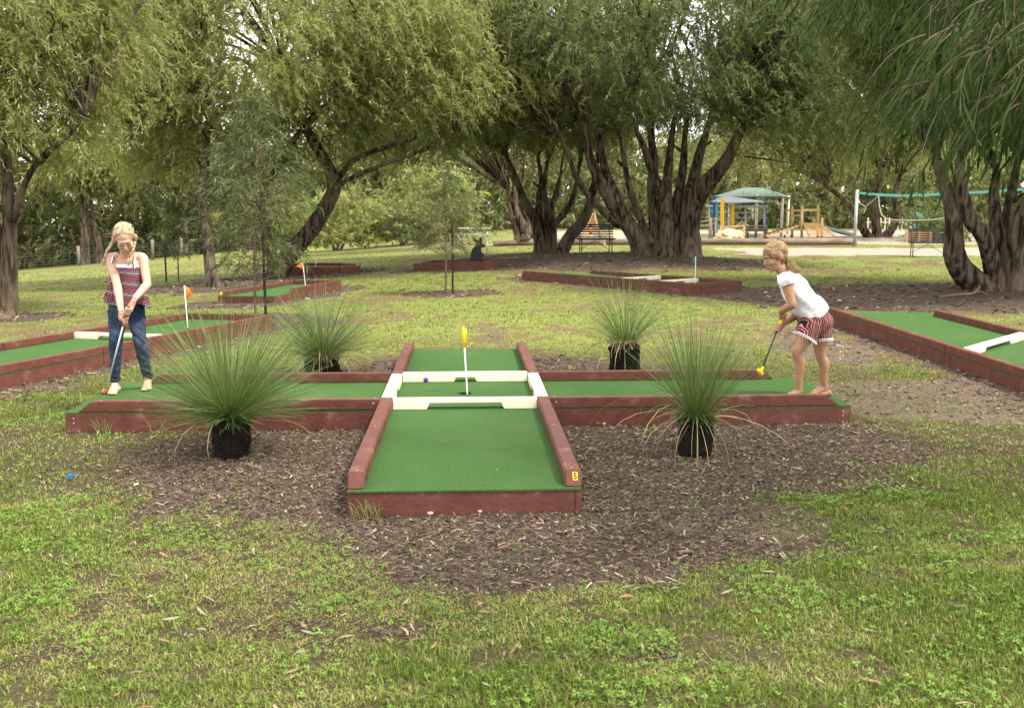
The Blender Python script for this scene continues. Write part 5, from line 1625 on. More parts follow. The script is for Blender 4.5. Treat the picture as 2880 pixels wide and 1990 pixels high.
def grip_hand(G, ax, o, wrist, r=0.0125, sc=1.0, thumb=1):
    """hand closed on a rod: G centre on the rod, ax rod axis, o from the rod towards the palm"""
    ax = nrm(ax); o = nrm(np.asarray(o) - ax * (np.asarray(o) @ ax)); e2 = np.cross(ax, o)
    G = np.asarray(G, float); wrist = np.asarray(wrist, float)
    S = []
    pc = G + o * (r + 0.013 * sc)
    S.append(tube(smooth_path([wrist, wrist * 0.45 + pc * 0.55 + o * 0.004, pc], 10), smooth_path(np.array([[0.020, 0.018], [0.025, 0.016], [0.030, 0.014]]) * sc, 10), 14))
    S.append(ellipsoid(pc, np.array([0.034, 0.016, 0.026]) * sc, np.array([ax, o, e2])))
    for k, q in enumerate((-0.0255, -0.0085, 0.0085, 0.0245)):
        ln = (225, 250, 245, 215)[k]
        P = []
        for t in np.linspace(0, 1, 10):
            th = R(40 + ln * t)
            rr = r + 0.0075 * sc + 0.007 * max(0, 0.35 - t)
            P.append(G + ax * q * sc + o * rr * math.cos(th) + e2 * rr * math.sin(th))
        S.append(tube(np.array(P), np.linspace(0.0083, 0.0062, 10) * sc, 10))
    P = [pc - e2 * 0.020 * sc - ax * thumb * 0.012, G - e2 * (r + 0.009) + ax * thumb * 0.010, G - e2 * (r + 0.004) - o * 0.008 + ax * thumb * 0.034, G - o * (r + 0.004) - e2 * 0.006 + ax * thumb * 0.05]
    S.append(tube(smooth_path(P, 10), np.linspace(0.0105, 0.0068, 10) * sc, 10))
    return S


def bare_foot(ankle, heel, ball, toe_dir, sc=1.0, mirror=1):
    """foot with five toes on the plane z = heel z"""
    ankle, heel, ball = (np.asarray(v, float) for v in (ankle, heel, ball))
    d = nrm(toe_dir); sd = np.array([-d[1], d[0], 0]) * mirror
    S = [ellipsoid(heel + [0, 0, 0.024 * sc], np.array([0.026, 0.026, 0.025]) * sc)]
    mid = (heel + ball) / 2
    S.append(tube(smooth_path([ankle, ankle * 0.4 + mid * 0.6 + [0, 0, 0.03 * sc], mid * 0.35 + ball * 0.65 + [0, 0, 0.024 * sc], ball + [0, 0, 0.015 * sc]], 12), smooth_path(np.array([[0.03, 0.03], [0.031, 0.029], [0.030, 0.034], [0.015, 0.040]])[:, ::1] * sc, 12), 16))
    S.append(tube(smooth_path([heel + [0, 0, 0.02 * sc], mid + [0, 0, 0.02 * sc], ball + [0, 0, 0.014 * sc]], 8), smooth_path(np.array([[0.02, 0.024], [0.019, 0.03], [0.013, 0.038]]) * sc, 8), 14))
    for k, q in enumerate((-0.030, -0.0125, 0.002, 0.0155, 0.0285)):
        L = (0.046, 0.044, 0.039, 0.034, 0.027)[k]; r = (0.0115, 0.0085, 0.008, 0.0075, 0.007)[k]
        b = ball + sd * q * sc + [0, 0, 0.011 * sc] - d * 0.008 * sc
        S.append(tube(smooth_path([b, b + d * L * 0.55 * sc + [0, 0, 0.003], b + d * L * sc + [0, 0, -0.003 * sc]], 7), np.array([0.9, 1, 1, 1, 1, 0.95, 0.6]) * r * sc, 10))
    return S


def braid(path, r0, r1, turns, parent, mat, tie=None, tail=None, name='braid'):
    n = 70
    P = smooth_path(path, n); T, N, B = frames(P)
    mb = MB()
    for k in range(3):
        ph = 2 * np.pi * (np.linspace(0, turns, n) + k / 3.0)
        rr = np.linspace(r0, r1, n)
        Q = P + N * (np.sin(ph) * rr * 0.62)[:, None] + B * (np.sin(2 * ph) * rr * 0.34)[:, None]
        mb.tube(Q, rr * 0.55, 7)
    ob = mb.build(name, mat, parent, smooth=True)
    if tie is not None:
        MB().tube([P[-1] - T[-1] * 0.006, P[-1] + T[-1] * 0.006], r1 * 1.0, 10).build('hair_tie', ELASTIC, ob, smooth=True)
        mt = MB(); g = np.random.default_rng(5)
        for q in range(16):
            e = np.asarray(tail) + g.normal(0, 0.009, 3)
            mt.tube(smooth_path([P[-1] + g.normal(0, 0.003, 3), (P[-1] + e) / 2 + g.normal(0, 0.007, 3), e], 7), np.linspace(0.004, 0.001, 7), 5)
        mt.build('hair_end', mat, ob, smooth=True, kind='stuff')
    return ob


def putter(name, label, top, grip_end, tip, grip_m, shaft_m, parts, r_grip=0.0125):
    top, grip_end, tip = (np.asarray(v, float) for v in (top, grip_end, tip))
    rt = empty(name, tip, label, 'golf club')
    MB().tube(np.linspace(top, grip_end, 8), np.array([0.9, 1.05, 1.0, 1.0, 1.0, 0.97, 0.93, 0.8]) * r_grip, 14).build('grip', grip_m, rt, smooth=True)
    MB().tube([grip_end - nrm(tip - grip_end) * 0.02, (grip_end + tip) / 2, tip], 0.0066, 10).build('shaft', shaft_m, rt, smooth=True)
    for nm, a, b, ra, rb, m in parts:
        P = np.linspace(a, b, 9); t = np.linspace(0, 1, 9)
        MB().tube(P, (ra + (rb - ra) * t) * np.array([0.6, 0.9, 1, 1, 1, 1, 1, 0.9, 0.6]), 12).build(nm, m, rt, smooth=True)
    return rt


# ------------------------------------------------ girl with braids (left)
ZT = BH + TT
r1 = empty('person', (-3.06, 7.88, ZT), 'girl with blonde braids in patterned camisole and jeans holding a red gripped putter', 'person', 'children playing golf')
def A(*p): return np.array(p, float)
hd1 = Head(A(*(-2.9857,7.72,1.3317)), (0.30, -0.74, -0.62), (0.05, -0.5, 0.85), 1.0)
sR, sL = A(*(-3.1513,7.83,1.172)), A(*(-2.9028,7.85,1.1752))            # image-left / image-right shoulder
eR, wR = A(*(-3.0556,7.7,0.9684)), A(*(-2.9892,7.58,0.7753))
eL, wL = A(*(-2.8443,7.76,0.9741)), A(*(-2.8912,7.6,0.8698))
gTop, gEnd, cTip = A(*(-2.921,7.555,0.8168)), A(*(-2.9899,7.6,0.6648)), A(*(-3.22,7.76,0.1155))
gax = nrm(gEnd - gTop)
G1 = gTop + gax * 0.035; G2 = gTop + gax * 0.112
hipR, hipL = A(*(-3.1357,7.88,0.7328)), A(*(-3.0019,7.9,0.7307))
kR, kL = A(*(-3.1364,7.8,0.4736)), A(*(-2.9659,7.88,0.4752))
aR, aL = A(*(-3.1808,7.86,0.1184)), A(*(-2.978,8.03,0.1247))
aR[2] = ZT + 0.062; aL[2] = ZT + 0.062
neck0, neck1 = A(*(-3.0421,7.86,1.1579)), A(*(-3.0115,7.78,1.2658))
chest = A(*(-3.0307,7.85,1.106)); waist = A(*(-3.0516,7.88,0.9032)); pelv = A(*(-3.0701,7.9,0.7682))
heelR = A(aR[0] + 0.005, aR[1] + 0.03, ZT + 0.001); ballR = A(aR[0] + 0.016, aR[1] - 0.105, ZT + 0.001)
heelL = A(aL[0] - 0.01, aL[1] + 0.03, ZT + 0.001); ballL = A(aL[0] + 0.022, aL[1] - 0.10, ZT + 0.001)
sh = hd1.shells()
sh += [limb([neck0 - A(0, 0, 0.03), (neck0 + neck1) / 2, neck1], [0.05, 0.040, 0.042], 10)]
sh += [rings([(pelv - A(0, 0, 0.06), 0.11, 0.08), (pelv, 0.135, 0.088), (waist, 0.105, 0.072), (chest - A(0, 0, 0.08), 0.118, 0.078), (chest, 0.122, 0.074), (chest + A(0, 0.0, 0.058), 0.112, 0.052), (chest + A(-0.004, 0, 0.085), 0.055, 0.045)], 26)]
for s_, e_, w_ in ((sR, eR, wR), (sL, eL, wL)):
    inner = chest * 0.5 + s_ * 0.5 + A(0, 0, 0.035)
    sh += [limb([inner, s_ + A(0, 0, -0.005), s_ * 0.6 + e_ * 0.4, e_ * 0.92 + s_ * 0.08, e_, e_ * 0.75 + w_ * 0.25, e_ * 0.3 + w_ * 0.7, w_], [0.042, 0.040, 0.036, 0.031, 0.031, 0.032, 0.026, 0.020], 34)]
sh += grip_hand(G1, gax, wL - G1, wL, sc=0.95, thumb=1)
sh += grip_hand(G2, gax, wR - G2 + A(-0.02, -0.01, 0), wR, sc=0.95, thumb=1)
for h_, k_, a_, hl, bl, dr, mi in ((hipR, kR, aR, heelR, ballR, (0.13, -1, 0), -1), (hipL, kL, aL, heelL, ballL, (0.2, -1, 0), 1)):
    sh += [limb([h_ + A(0, 0, 0.03), h_ * 0.6 + k_ * 0.4, k_ * 0.9 + h_ * 0.1, k_, k_ * 0.7 + a_ * 0.3, k_ * 0.3 + a_ * 0.7, a_], [0.050, 0.044, 0.034, 0.032, 0.032, 0.028, 0.027], 30)]
    sh += bare_foot(a_, hl, bl, dr, 0.98, mi)
fuse('body', sh, 0.0038, 5, SKIN1, r1, dec=0.3)
hd1.features(r1, True)
# jeans
js = [rings([(pelv - A(0, 0, 0.075), 0.135, 0.085), (pelv - A(0, 0, 0.03), 0.140, 0.095), (pelv + A(0, 0, 0.03), 0.136, 0.092), (pelv + A(0, 0, 0.085), 0.125, 0.088)], 14, capped=True)]
for h_, k_, a_ in ((hipR, kR, aR), (hipL, kL, aL)):
    top = h_ + A(0, 0, 0.02)
    js += [limb([top, h_ * 0.72 + k_ * 0.28, h_ * 0.35 + k_ * 0.65, k_ + A(0, -0.004, 0.01), k_ * 0.72 + a_ * 0.28, k_ * 0.35 + a_ * 0.65, a_ + A(0, 0.004, 0.030)], [(0.074, 0.078), (0.066, 0.070), (0.056, 0.060), (0.051, 0.054), (0.046, 0.048), (0.041, 0.043), (0.039, 0.040)], 34, 20)]
jeans = fuse('jeans', js, 0.006, 4, DENIM, r1, 0.0034, 34)
SEAM = pm('denim_stitch', (0.20, 0.13, 0.06), (0.25, 0.17, 0.08), 30, 0.8)
wb = pelv + A(0, 0, 0.072)
tw_ = [wb + A(0.131 * math.cos(a), 0.0935 * math.sin(a), 0.002 * math.sin(3 * a)) for a in np.linspace(0, 2 * np.pi, 40)]
MB().tube(np.array(tw_), 0.0035, 6).build('waist_stitching', SEAM, jeans, smooth=True)
for a_, k_ in ((aR, kR), (aL, kL)):
    cc_ = a_ + A(0, 0.004, 0.036)
    MB().tube([cc_ + A(0, 0, -0.012), cc_, cc_ + A(0, 0, 0.012)], [0.0415, 0.043, 0.0425], 20).build('cuff', DENIM, jeans, smooth=True)
# white singlet under the camisole
fuse('white_singlet', [rings([(chest - A(0, 0, 0.16), 0.118, 0.082), (chest - A(0, 0.0, 0.08), 0.124, 0.085), (chest - A(0, 0.002, 0.0), 0.124, 0.082), (chest + A(0, -0.006, 0.030), 0.108, 0.070)], 16)], 0.006, 3, COTTON, r1)
# camisole: flared, hem open, real thickness
cst = [(chest + A(0, -0.004, 0.016), 0.104, 0.084), (chest - A(0, 0.004, 0.025), 0.127, 0.091), (chest - A(0, 0.002, 0.10), 0.132, 0.094), (chest - A(0.005, 0, 0.17), 0.138, 0.098), (chest - A(0.012, 0, 0.24), 0.155, 0.108), (chest - A(0.018, 0, 0.29), 0.172, 0.116)]
V, F = rings(cst, 26, 44, capped=False)
V = np.asarray(V); nst = 26
for i in range(nst):
    for j in range(44):
        q = i * 44 + j; t = i / (nst - 1)
        a = 2 * math.pi * j / 44
        c_ = V[i * 44:(i + 1) * 44].mean(0) if j == 0 else c_
        d = V[q] - c_; d[2] = 0
        V[q] += d * (0.055 * t * t * math.sin(7 * a + 2 * t) + 0.03 * t * math.sin(13 * a)) + np.array([0, 0, 0.018 * t * t * math.sin(3 * a + 1)])
        if t < 0.12: V[q][2] -= 0.030 * math.cos(a - math.pi / 2 * 1.0) * (0.12 - t) / 0.12 * (1 if math.sin(a) > 0 else 1)
me_cam = MB().add(V, F).build('camisole', TRIBAL, r1, smooth=True)
so_ = me_cam.modifiers.new('thickness', 'SOLIDIFY'); so_.thickness = 0.003
for sx, top_, nm in ((-1, sR, 'strap'), (1, sL, 'strap')):
    for dx, m_, rad in ((0.0, TRIBAL, 0.0038), (0.017 if sx < 0 else 0.016, COTTON, 0.0055)):
        fx = chest + A(sx * (0.082 if m_ is TRIBAL else 0.090), -0.080, -0.015)
        tp = top_ * 0.62 + chest * 0.38 + A(-sx * 0.004 + (0.012 * sx if m_ is COTTON else 0), -0.0, 0.052)
        bk = chest + A(sx * 0.075, 0.078, -0.02)
        pth = smooth_path([fx, fx * 0.5 + tp * 0.5 + A(0, -0.030, 0.012), tp + A(0, -0.012, 0.006), tp + A(0, 0.03, 0.0), bk], 18)
        MB().tube(pth, np.stack([np.full(18, rad), np.full(18, rad * 0.5)], 1), 8).build(nm, m_, me_cam, smooth=True)
# hair
g1 = np.random.default_rng(21)
thr = lambda d: np.where(d[:, 2] > -0.25, d[:, 1] < 0.0 + 0.70 * d[:, 2], d[:, 1] < -0.12) & (d[:, 2] > -0.75)
hm = MB()
V, F = hd1.hair_shell(thr); hm.add(V, F)
for sd in (-1, 1):
    endd = np.array([sd * 0.93, -0.42, -0.55]); endp = hd1.p(sd * 0.078, -0.045, -0.035)
    for q in range(190):
        u = g1.random()
        if u < 0.55:                      # from the centre parting
            v = g1.random(); ang = R(52 + 110 * v)
            d0 = (sd * 0.04 + g1.normal(0, 0.02), math.cos(ang), math.sin(ang))
        else:                             # from the forehead and temple hairline
            v = g1.random(); d0 = (sd * (0.05 + 0.85 * v), 0.60 - 0.36 * v + g1.normal(0, 0.03), 0.74 - 0.55 * v + g1.normal(0, 0.03))
        hd1.hair_lock(hm, d0, endd + g1.normal(0, 0.13, 3), g1.uniform(0.0014, 0.0028), g1, lift=g1.uniform(0.0, 0.02), end=endp if g1.random() < 0.5 else None)
hair = hm.build('hair', HAIR1, r1, smooth=True)
bR0 = hd1.p(0.080, -0.045, -0.035); bL0 = hd1.p(-0.080, -0.045, -0.035)
if bR0[0] > bL0[0]: bR0, bL0 = bL0, bR0
braid([bR0, A(*(-3.1249,7.8,1.2753)), A(*(-3.1589,7.8,1.2287)), A(*(-3.1768,7.79,1.1772))], 0.0135, 0.0085, 3.2, r1, HAIR1, True, A(*(-3.1865,7.78,1.1206)))
braid([bL0, A(*(-2.9247,7.74,1.2674)), A(*(-2.9352,7.72,1.222)), A(*(-2.9515,7.72,1.188))], 0.0135, 0.0085, 2.6, r1, HAIR1, True, A(*(-2.9678,7.72,1.12)))
wisp = MB()
for q in range(26):
    sd = g1.choice((-1, 1)); p0 = hd1.p(sd * 0.06, 0.05 * g1.random(), 0.05 + 0.04 * g1.random())
    e = p0 + g1.normal(0, 0.03, 3) + A(sd * -0.01, 0, 0.0)
    wisp.tube(smooth_path([p0, (p0 + e) / 2 + g1.normal(0, 0.008, 3), e], 6), 0.0006, 4)
wisp.build('loose_strand', HAIR1, hair, kind='stuff')
REDG = pm('red_rubber_grip', (0.42, 0.045, 0.03), (0.5, 0.06, 0.04), 20, 0.5)
TANW = pm('tan_worn_rubber', (0.30, 0.12, 0.05), (0.42, 0.2, 0.09), 40, 0.7, 0.4, 60)
CHROME = pm('bright_steel', (0.6, 0.6, 0.6), (0.7, 0.7, 0.7), 10, 0.3, metal=0.6)
hdir = nrm(cTip - gEnd)
cB = A(*(-3.2458,7.78,0.0685)); cB[2] = ZT + 0.018
putter('golf_putter', 'putter with red grip, steel shaft and tan head held by the girl in jeans', gTop - gax * 0.01, gEnd, cTip, REDG, CHROME,
       [('ferrule', cTip - hdir * 0.028, cTip + hdir * 0.02, 0.0105, 0.0125, REDG), ('club_head', cB + A(0.015, -0.035, 0.004), cB + A(-0.012, 0.04, 0.0), 0.0185, 0.0185, TANW)])

# ------------------------------------------------ girl with ponytail (right)
r2 = empty('person', (2.29, 7.58, ZT), 'girl with ponytail in white shirt and zigzag shorts bending over a yellow gripped putter', 'person', 'children playing golf')
hd2 = Head(A(*(1.9936,7.57,1.199)), (-0.90, -0.17, -0.34), (-0.30, 0.03, 0.95), 1.0)
sN, sF = A(*(2.0497,7.45,1.029)), A(*(2.1048,7.69,1.0242))
eN, wN = A(*(2.0926,7.41,0.8489)), A(*(2.0336,7.51,0.7866))
eF, wF = A(*(2.2186,7.71,0.7455)), A(*(2.0956,7.63,0.679))
g2Top, g2End, c2Tip = A(*(2.0948,7.58,0.7877)), A(*(2.0301,7.57,0.632)), A(*(1.9246,7.55,0.35))
g2ax = nrm(g2End - g2Top)
H1 = g2Top + g2ax * 0.052; H2 = g2Top + g2ax * 0.145
hipN, hipF = A(*(2.2718,7.52,0.6766)), A(*(2.3895,7.68,0.6531))
kN, kF = A(*(2.1723,7.5,0.4912)), A(*(2.4018,7.67,0.4491))
aN, aF = A(*(2.205,7.52,0.1947)), A(*(2.4555,7.69,0.1723))
aN[2] = ZT + 0.062; aF[2] = ZT + 0.062
pel2 = A(*(2.3314,7.6,0.6972)); wai2 = A(*(2.2563,7.59,0.8227)); che2 = A(*(2.147,7.57,0.9608)); nb2 = A(*(2.078,7.57,1.0523)); nt2 = A(*(2.0279,7.57,1.1216))
sh = hd2.shells()
sh += [limb([che2 * 0.3 + nb2 * 0.7, nb2, nt2], [0.055, 0.044, 0.044], 12)]
bd = nrm(che2 - pel2)
FR2 = (-0.62, 0.0, -0.78)
sh += [rings([(pel2 - bd * 0.05, 0.12, 0.085), (pel2, 0.14, 0.10), (wai2, 0.108, 0.076), (che2, 0.125, 0.082), (nb2 * 0.75 + che2 * 0.25, 0.118, 0.066), (nb2, 0.06, 0.05)], 24, front=FR2)]
for s_, e_, w_ in ((sN, eN, wN), (sF, eF, wF)):
    sh += [limb([che2 * 0.4 + s_ * 0.6, s_, s_ * 0.6 + e_ * 0.4, e_ * 0.9 + s_ * 0.1, e_, e_ * 0.75 + w_ * 0.25, e_ * 0.3 + w_ * 0.7, w_], [0.046, 0.043, 0.039, 0.033, 0.034, 0.033, 0.026, 0.0205], 34)]
sh += grip_hand(H1, g2ax, wN - H1 + A(-0.02, -0.02, 0.0), wN, thumb=1)
sh += grip_hand(H2, g2ax, wF - H2, wF, thumb=1)
for h_, k_, a_, mi in ((hipN, kN, aN, 1), (hipF, kF, aF, -1)):
    cf = k_ * 0.68 + a_ * 0.32 + A(0.016, 0, 0)
    sh += [limb([h_ + A(0.0, 0, 0.02), h_ * 0.62 + k_ * 0.38, k_ * 0.86 + h_ * 0.14, k_, k_ * 0.88 + a_ * 0.12, cf, k_ * 0.3 + a_ * 0.7, a_], [0.078, 0.067, 0.049, 0.044, 0.040, 0.041, 0.031, 0.026], 34)]
    sh += bare_foot(a_, A(a_[0] + 0.03, a_[1], ZT + 0.001), A(a_[0] - 0.10, a_[1], ZT + 0.001), (-1, 0.05, 0), 1.0, mi)
fuse('body', sh, 0.0038, 5, SKIN2, r2, dec=0.3)
hd2.features(r2, False)
# white shirt with short sleeves, boxy hem
hemc = A(*(2.3149,7.6,0.7616))
ss = [rings([(hemc, 0.155, 0.118), (hemc * 0.75 + che2 * 0.25, 0.150, 0.112), (wai2 + A(-0.005, 0, 0.0), 0.142, 0.104), (che2 * 0.6 + wai2 * 0.4, 0.138, 0.098), (che2, 0.138, 0.094), (che2 * 0.45 + nb2 * 0.55, 0.132, 0.082), (nb2 * 0.82 + che2 * 0.18, 0.10, 0.066), (nb2 * 1.02 - che2 * 0.02, 0.062, 0.054)], 34, 32, front=FR2)]
for s_, e_ in ((sN, eN), (sF, eF)):
    ss += [limb([che2 * 0.5 + s_ * 0.5, s_ + A(0, 0, 0.004), s_ * 0.78 + e_ * 0.22], [0.066, 0.062, 0.060], 12, 20)]
shirt = fuse('white_shirt', ss, 0.0055, 4, COTTON, r2, 0.0055, 21)
# shorts
so = [rings([(pel2 - bd * 0.065, 0.14, 0.10), (pel2 - bd * 0.02, 0.158, 0.118), (pel2 + bd * 0.05, 0.15, 0.112), (pel2 + bd * 0.11, 0.135, 0.10)], 14, 28, front=FR2)]
pomp = MB()
for h_, k_ in ((hipN, kN), (hipF, kF)):
    d = nrm(k_ - h_)
    endp = h_ + d * 0.095
    so += [limb([h_ - d * 0.03, h_ + d * 0.03, endp], [0.092, 0.091, 0.090], 10, 24)]
shorts = fuse('zigzag_shorts', so, 0.0055, 4, ZIGZAG, r2, 0.002, 25)
for h_, k_ in ((hipN, kN), (hipF, kF)):
    d = nrm(k_ - h_); endp = h_ + d * 0.094
    s1 = nrm(np.cross(d, A(0, 1, 0))); s2 = np.cross(d, s1)
    ring = [endp + s1 * 0.0925 * math.cos(a) + s2 * 0.0925 * math.sin(a) for a in np.linspace(0, 2 * np.pi, 33)]
    pomp.tube(np.array(ring), 0.0035, 6)
    for a in np.linspace(0, 2 * np.pi, 30, endpoint=False):
        p = endp + s1 * 0.094 * math.cos(a) + s2 * 0.094 * math.sin(a) + A(0, 0, -0.014)
        pomp.ell(p, 0.0066, nu=8, nv=6)
pomp.build('pompom_trim', COTTON, shorts, smooth=True, kind='stuff')
# hair: combed back into a ponytail
g2 = np.random.default_rng(22)
thr2 = lambda d: np.where(d[:, 1] > -0.35, (d[:, 1] < 0.05 + 0.95 * d[:, 2]) & (d[:, 2] > 0.10), d[:, 2] > -0.55)
hm = MB(); V, F = hd2.hair_shell(thr2); hm.add(V, F)
tie = A(*(2.0866,7.57,1.1536))
endd = nrm((tie - hd2.p(0, -0.014, 0.03)) @ hd2.M.T)
for q in range(420):
    a = g2.uniform(-1, 1)
    v = g2.random()
    if v < 0.6: d0 = (a * 0.85, 0.66 - 0.50 * abs(a) + g2.normal(0, 0.03), 0.70 - 0.52 * abs(a) + g2.normal(0, 0.04))
    else: d0 = (a * 0.9, g2.uniform(-0.5, 0.4), g2.uniform(0.1, 0.9))
    hd2.hair_lock(hm, d0, endd + g2.normal(0, 0.10, 3), g2.uniform(0.0013, 0.0026), g2, lift=g2.uniform(0.0, 0.018), end=tie if g2.random() < 0.6 else None)
hair2 = hm.build('hair', HAIR2, r2, smooth=True)
MB().tube([tie - A(0.006, 0, -0.003), tie + A(0.008, 0, -0.004)], 0.019, 12).build('hair_tie', ELASTIC, hair2, smooth=True)
pt = MB()
for q in range(90):
    o_ = g2.normal(0, 0.010, 3)
    e = A(*(2.1818,7.54,1.035)) + g2.normal(0, 0.012, 3) + A(0, 0, g2.uniform(-0.03, 0.02))
    pt.tube(smooth_path([tie + o_ * 0.4, A(*(2.1092,7.535,1.1279)) + o_ * 1.3, A(*(2.1501,7.525,1.0865)) + o_ * 1.3, e], 10), np.stack([np.linspace(0.0032, 0.001, 10), np.linspace(0.0025, 0.0008, 10)], 1), 5)
pt.build('ponytail', HAIR2, hair2, smooth=True, kind='stuff')
YELG = pm('yellow_rubber', (0.72, 0.47, 0.01), (0.8, 0.55, 0.02), 15, 0.45)
GREENS = pm('green_painted_shaft', (0.012, 0.06, 0.03), (0.02, 0.085, 0.045), 12, 0.4)
c2B = A(*(1.9055,7.55,0.311))
hdir = nrm(c2Tip - g2End)
putter('golf_putter', 'putter with yellow grip, green shaft and yellow head held by the girl in shorts', g2Top - g2ax * 0.012, g2End, c2Tip, YELG, GREENS,
       [('hosel', c2Tip - hdir * 0.01, c2Tip + hdir * 0.035, 0.010, 0.013, YELG), ('club_head', A(*(1.8859,7.53,0.3385)), A(*(1.9284,7.57,0.2902)), 0.017, 0.019, YELG)])

# ------------------------------------------------------------------ benches
def bench(name, W0, W1, y, label, seat_h=0.44, back=True, rot=0.0):
    """slatted park bench on thin steel legs; W0,W1: ends (x), standing at depth y, seen from behind or front"""
    L = W1 - W0
    xm = (W0 + W1) / 2
    rt = empty(name, (xm, y, gpt(xm, y)), label, 'bench', 'slatted steel benches')
    z = gpt(xm, y)
    c, s = math.cos(rot), math.sin(rot)
    def P(u, v, h): return (xm + c * u - s * v, y + s * u + c * v, z + h)
    for k in range(7):
        MB().bar(P(-L / 2, -0.22 + 0.07 * k, seat_h + 0.012 * abs(k - 3)), P(L / 2, -0.22 + 0.07 * k, seat_h + 0.012 * abs(k - 3)), 0.045, 0.02).build('slat', DARKST, rt)
    for k in range(6):
        h = seat_h + 0.08 + k * 0.07
        MB().bar(P(-L / 2, 0.26 + 0.018 * k, h), P(L / 2, 0.26 + 0.018 * k, h), 0.02, 0.045).build('slat', DARKST, rt)
    for u in (-L / 2 + 0.12, L / 2 - 0.12):
        MB().tube(smooth_path([P(u, -0.26, -0.05), P(u, -0.24, seat_h * 0.9), P(u, -0.2, seat_h - 0.02)], 6), 0.016, 8).build('leg', DARKST, rt, smooth=True)
        MB().tube(smooth_path([P(u, 0.30, -0.05), P(u, 0.22, seat_h), P(u, 0.36, seat_h + 0.5)], 10), 0.016, 8).build('leg', DARKST, rt, smooth=True)
        MB().tube([P(u, -0.25, seat_h - 0.03), P(u, 0.24, seat_h - 0.03)], 0.012, 6).build('seat_bearer', DARKST, rt)
    MB().tube([P(-L / 2 + 0.12, 0.26, 0.12), P(0, 0.2, seat_h - 0.04)], 0.009, 6).build('brace', DARKST, rt)
    MB().tube([P(L / 2 - 0.12, 0.26, 0.12), P(0, 0.2, seat_h - 0.04)], 0.009, 6).build('brace', DARKST, rt)
    return rt


bench('park_bench', (1.92,29.7,-0.01)[0], (3.05,29.7,-0.01)[0], 29.7, 'dark slatted bench standing beside the big many stemmed tree', rot=0.06)
bench('park_bench', (12.51,31.5,-0.01)[0], (13.72,31.5,-0.01)[0], 31.5, 'dark slatted bench at the sand court beside the tree at the right edge', rot=-0.25)

# picnic table far away
pt_ = (-1.72,46,-0.06)
tz = gpt(pt_[0], 46)
tb_ = empty('picnic_table', (pt_[0], 46, tz), 'pale weathered picnic table at the far edge of the lawn behind the animal board', 'picnic table')
PALE = pm('weathered_grey_timber', (0.30, 0.29, 0.26), (0.42, 0.40, 0.36), 5, 0.85)
for k in range(5): MB().box((pt_[0] - 0.75, 45.7 + k * 0.14, tz + 0.70), (pt_[0] + 0.75, 45.82 + k * 0.14, tz + 0.745)).build('tabletop_plank', PALE, tb_)
for yy in (45.25, 46.55): MB().box((pt_[0] - 0.75, yy, tz + 0.40), (pt_[0] + 0.75, yy + 0.22, tz + 0.44)).build('seat_plank', PALE, tb_)
for x in (-0.6, 0.6):
    for sg in (-1, 1): MB().bar((pt_[0] + x, 46 + sg * 0.6, tz - 0.03), (pt_[0] + x, 46 + sg * 0.15, tz + 0.7), 0.07, 0.05).build('leg', PALE, tb_)
    MB().bar((pt_[0] + x, 45.3, tz + 0.37), (pt_[0] + x, 46.7, tz + 0.37), 0.05, 0.06).build('crossbeam', PALE, tb_)

# ------------------------------------------------------------------ wire fence on the left
fe = empty('wire_fence', (-24, 69.8, gpt(-24, 69.8)), 'wire mesh fence with timber posts beyond the far left lawn', 'fence')
FPOST = pm('pale_fence_post', (0.15, 0.13, 0.095), (0.2, 0.175, 0.13), 4, 0.9)
fx = [-42, -36.5, (-30.16,69.5,-2.37)[0], -25, (-22.99,69.5,-2.12)[0], -17, -11.5, -6]
for i, x in enumerate(fx):
    z = gpt(x, 69.5)
    MB().tube([(x, 69.5, z - 0.2), (x + 0.03, 69.5, z + 0.7), (x + 0.02, 69.5, z + 1.38)], 0.11, 8, 0.04, i).build('post', FPOST, fe, smooth=True)
wm = MB()
WIRE = pm('fence_wire', (0.10, 0.105, 0.10), (0.14, 0.14, 0.13), 10, 0.6)
xs_ = np.arange(-42, -5.9, 0.45)
for h in (0.1, 0.3, 0.5, 0.72, 0.95, 1.15):
    wm.tube(np.array([(x, 69.42, gpt(x, 69.5) + h) for x in xs_]), 0.006, 4)
for x in xs_: wm.bar((x, 69.42, gpt(x, 69.5) + 0.05), (x, 69.42, gpt(x, 69.5) + 1.15), 0.009, 0.009)
wm.build('wire_mesh', WIRE, fe, kind='stuff')

# ------------------------------------------------------------------ volleyball net
npole = [((13.55,39.6,0)[0], 39.6), ((15.84,31,0.37)[0] + 0.05, 31.0)]
nt_ = empty('court_net', (npole[0][0], npole[0][1], 0), 'steel net poles joined by a slack teal band over the sand court', 'net')
ptop = []
TEALB = pm('teal_webbing', (0.10, 0.42, 0.33), (0.16, 0.52, 0.42), 8, 0.6)
for i, (x, y) in enumerate(npole):
    top = (13.44,39.6,2.2)[2] if i == 0 else (15.7,31,2.21)[2]
    MB().tube([(x, y, gpt(x, y) - 0.2), (x, y, top)], 0.062, 12).build('pole', GALV, nt_, smooth=True)
    ptop.append(np.array([x, y, top - 0.12]))
P = smooth_path([ptop[0], ptop[0] * 0.7 + ptop[1] * 0.3 + [0, 0, -0.13], ptop[0] * 0.35 + ptop[1] * 0.65 + [0, 0, -0.09], ptop[1]], 24)
mb = MB()
for i in range(23): mb.bar(P[i], P[i + 1], 0.012, 0.085)
mb.build('net_band', TEALB, nt_)
ROPE = pm('pale_rope', (0.42, 0.38, 0.28), (0.5, 0.46, 0.36), 10, 0.9)
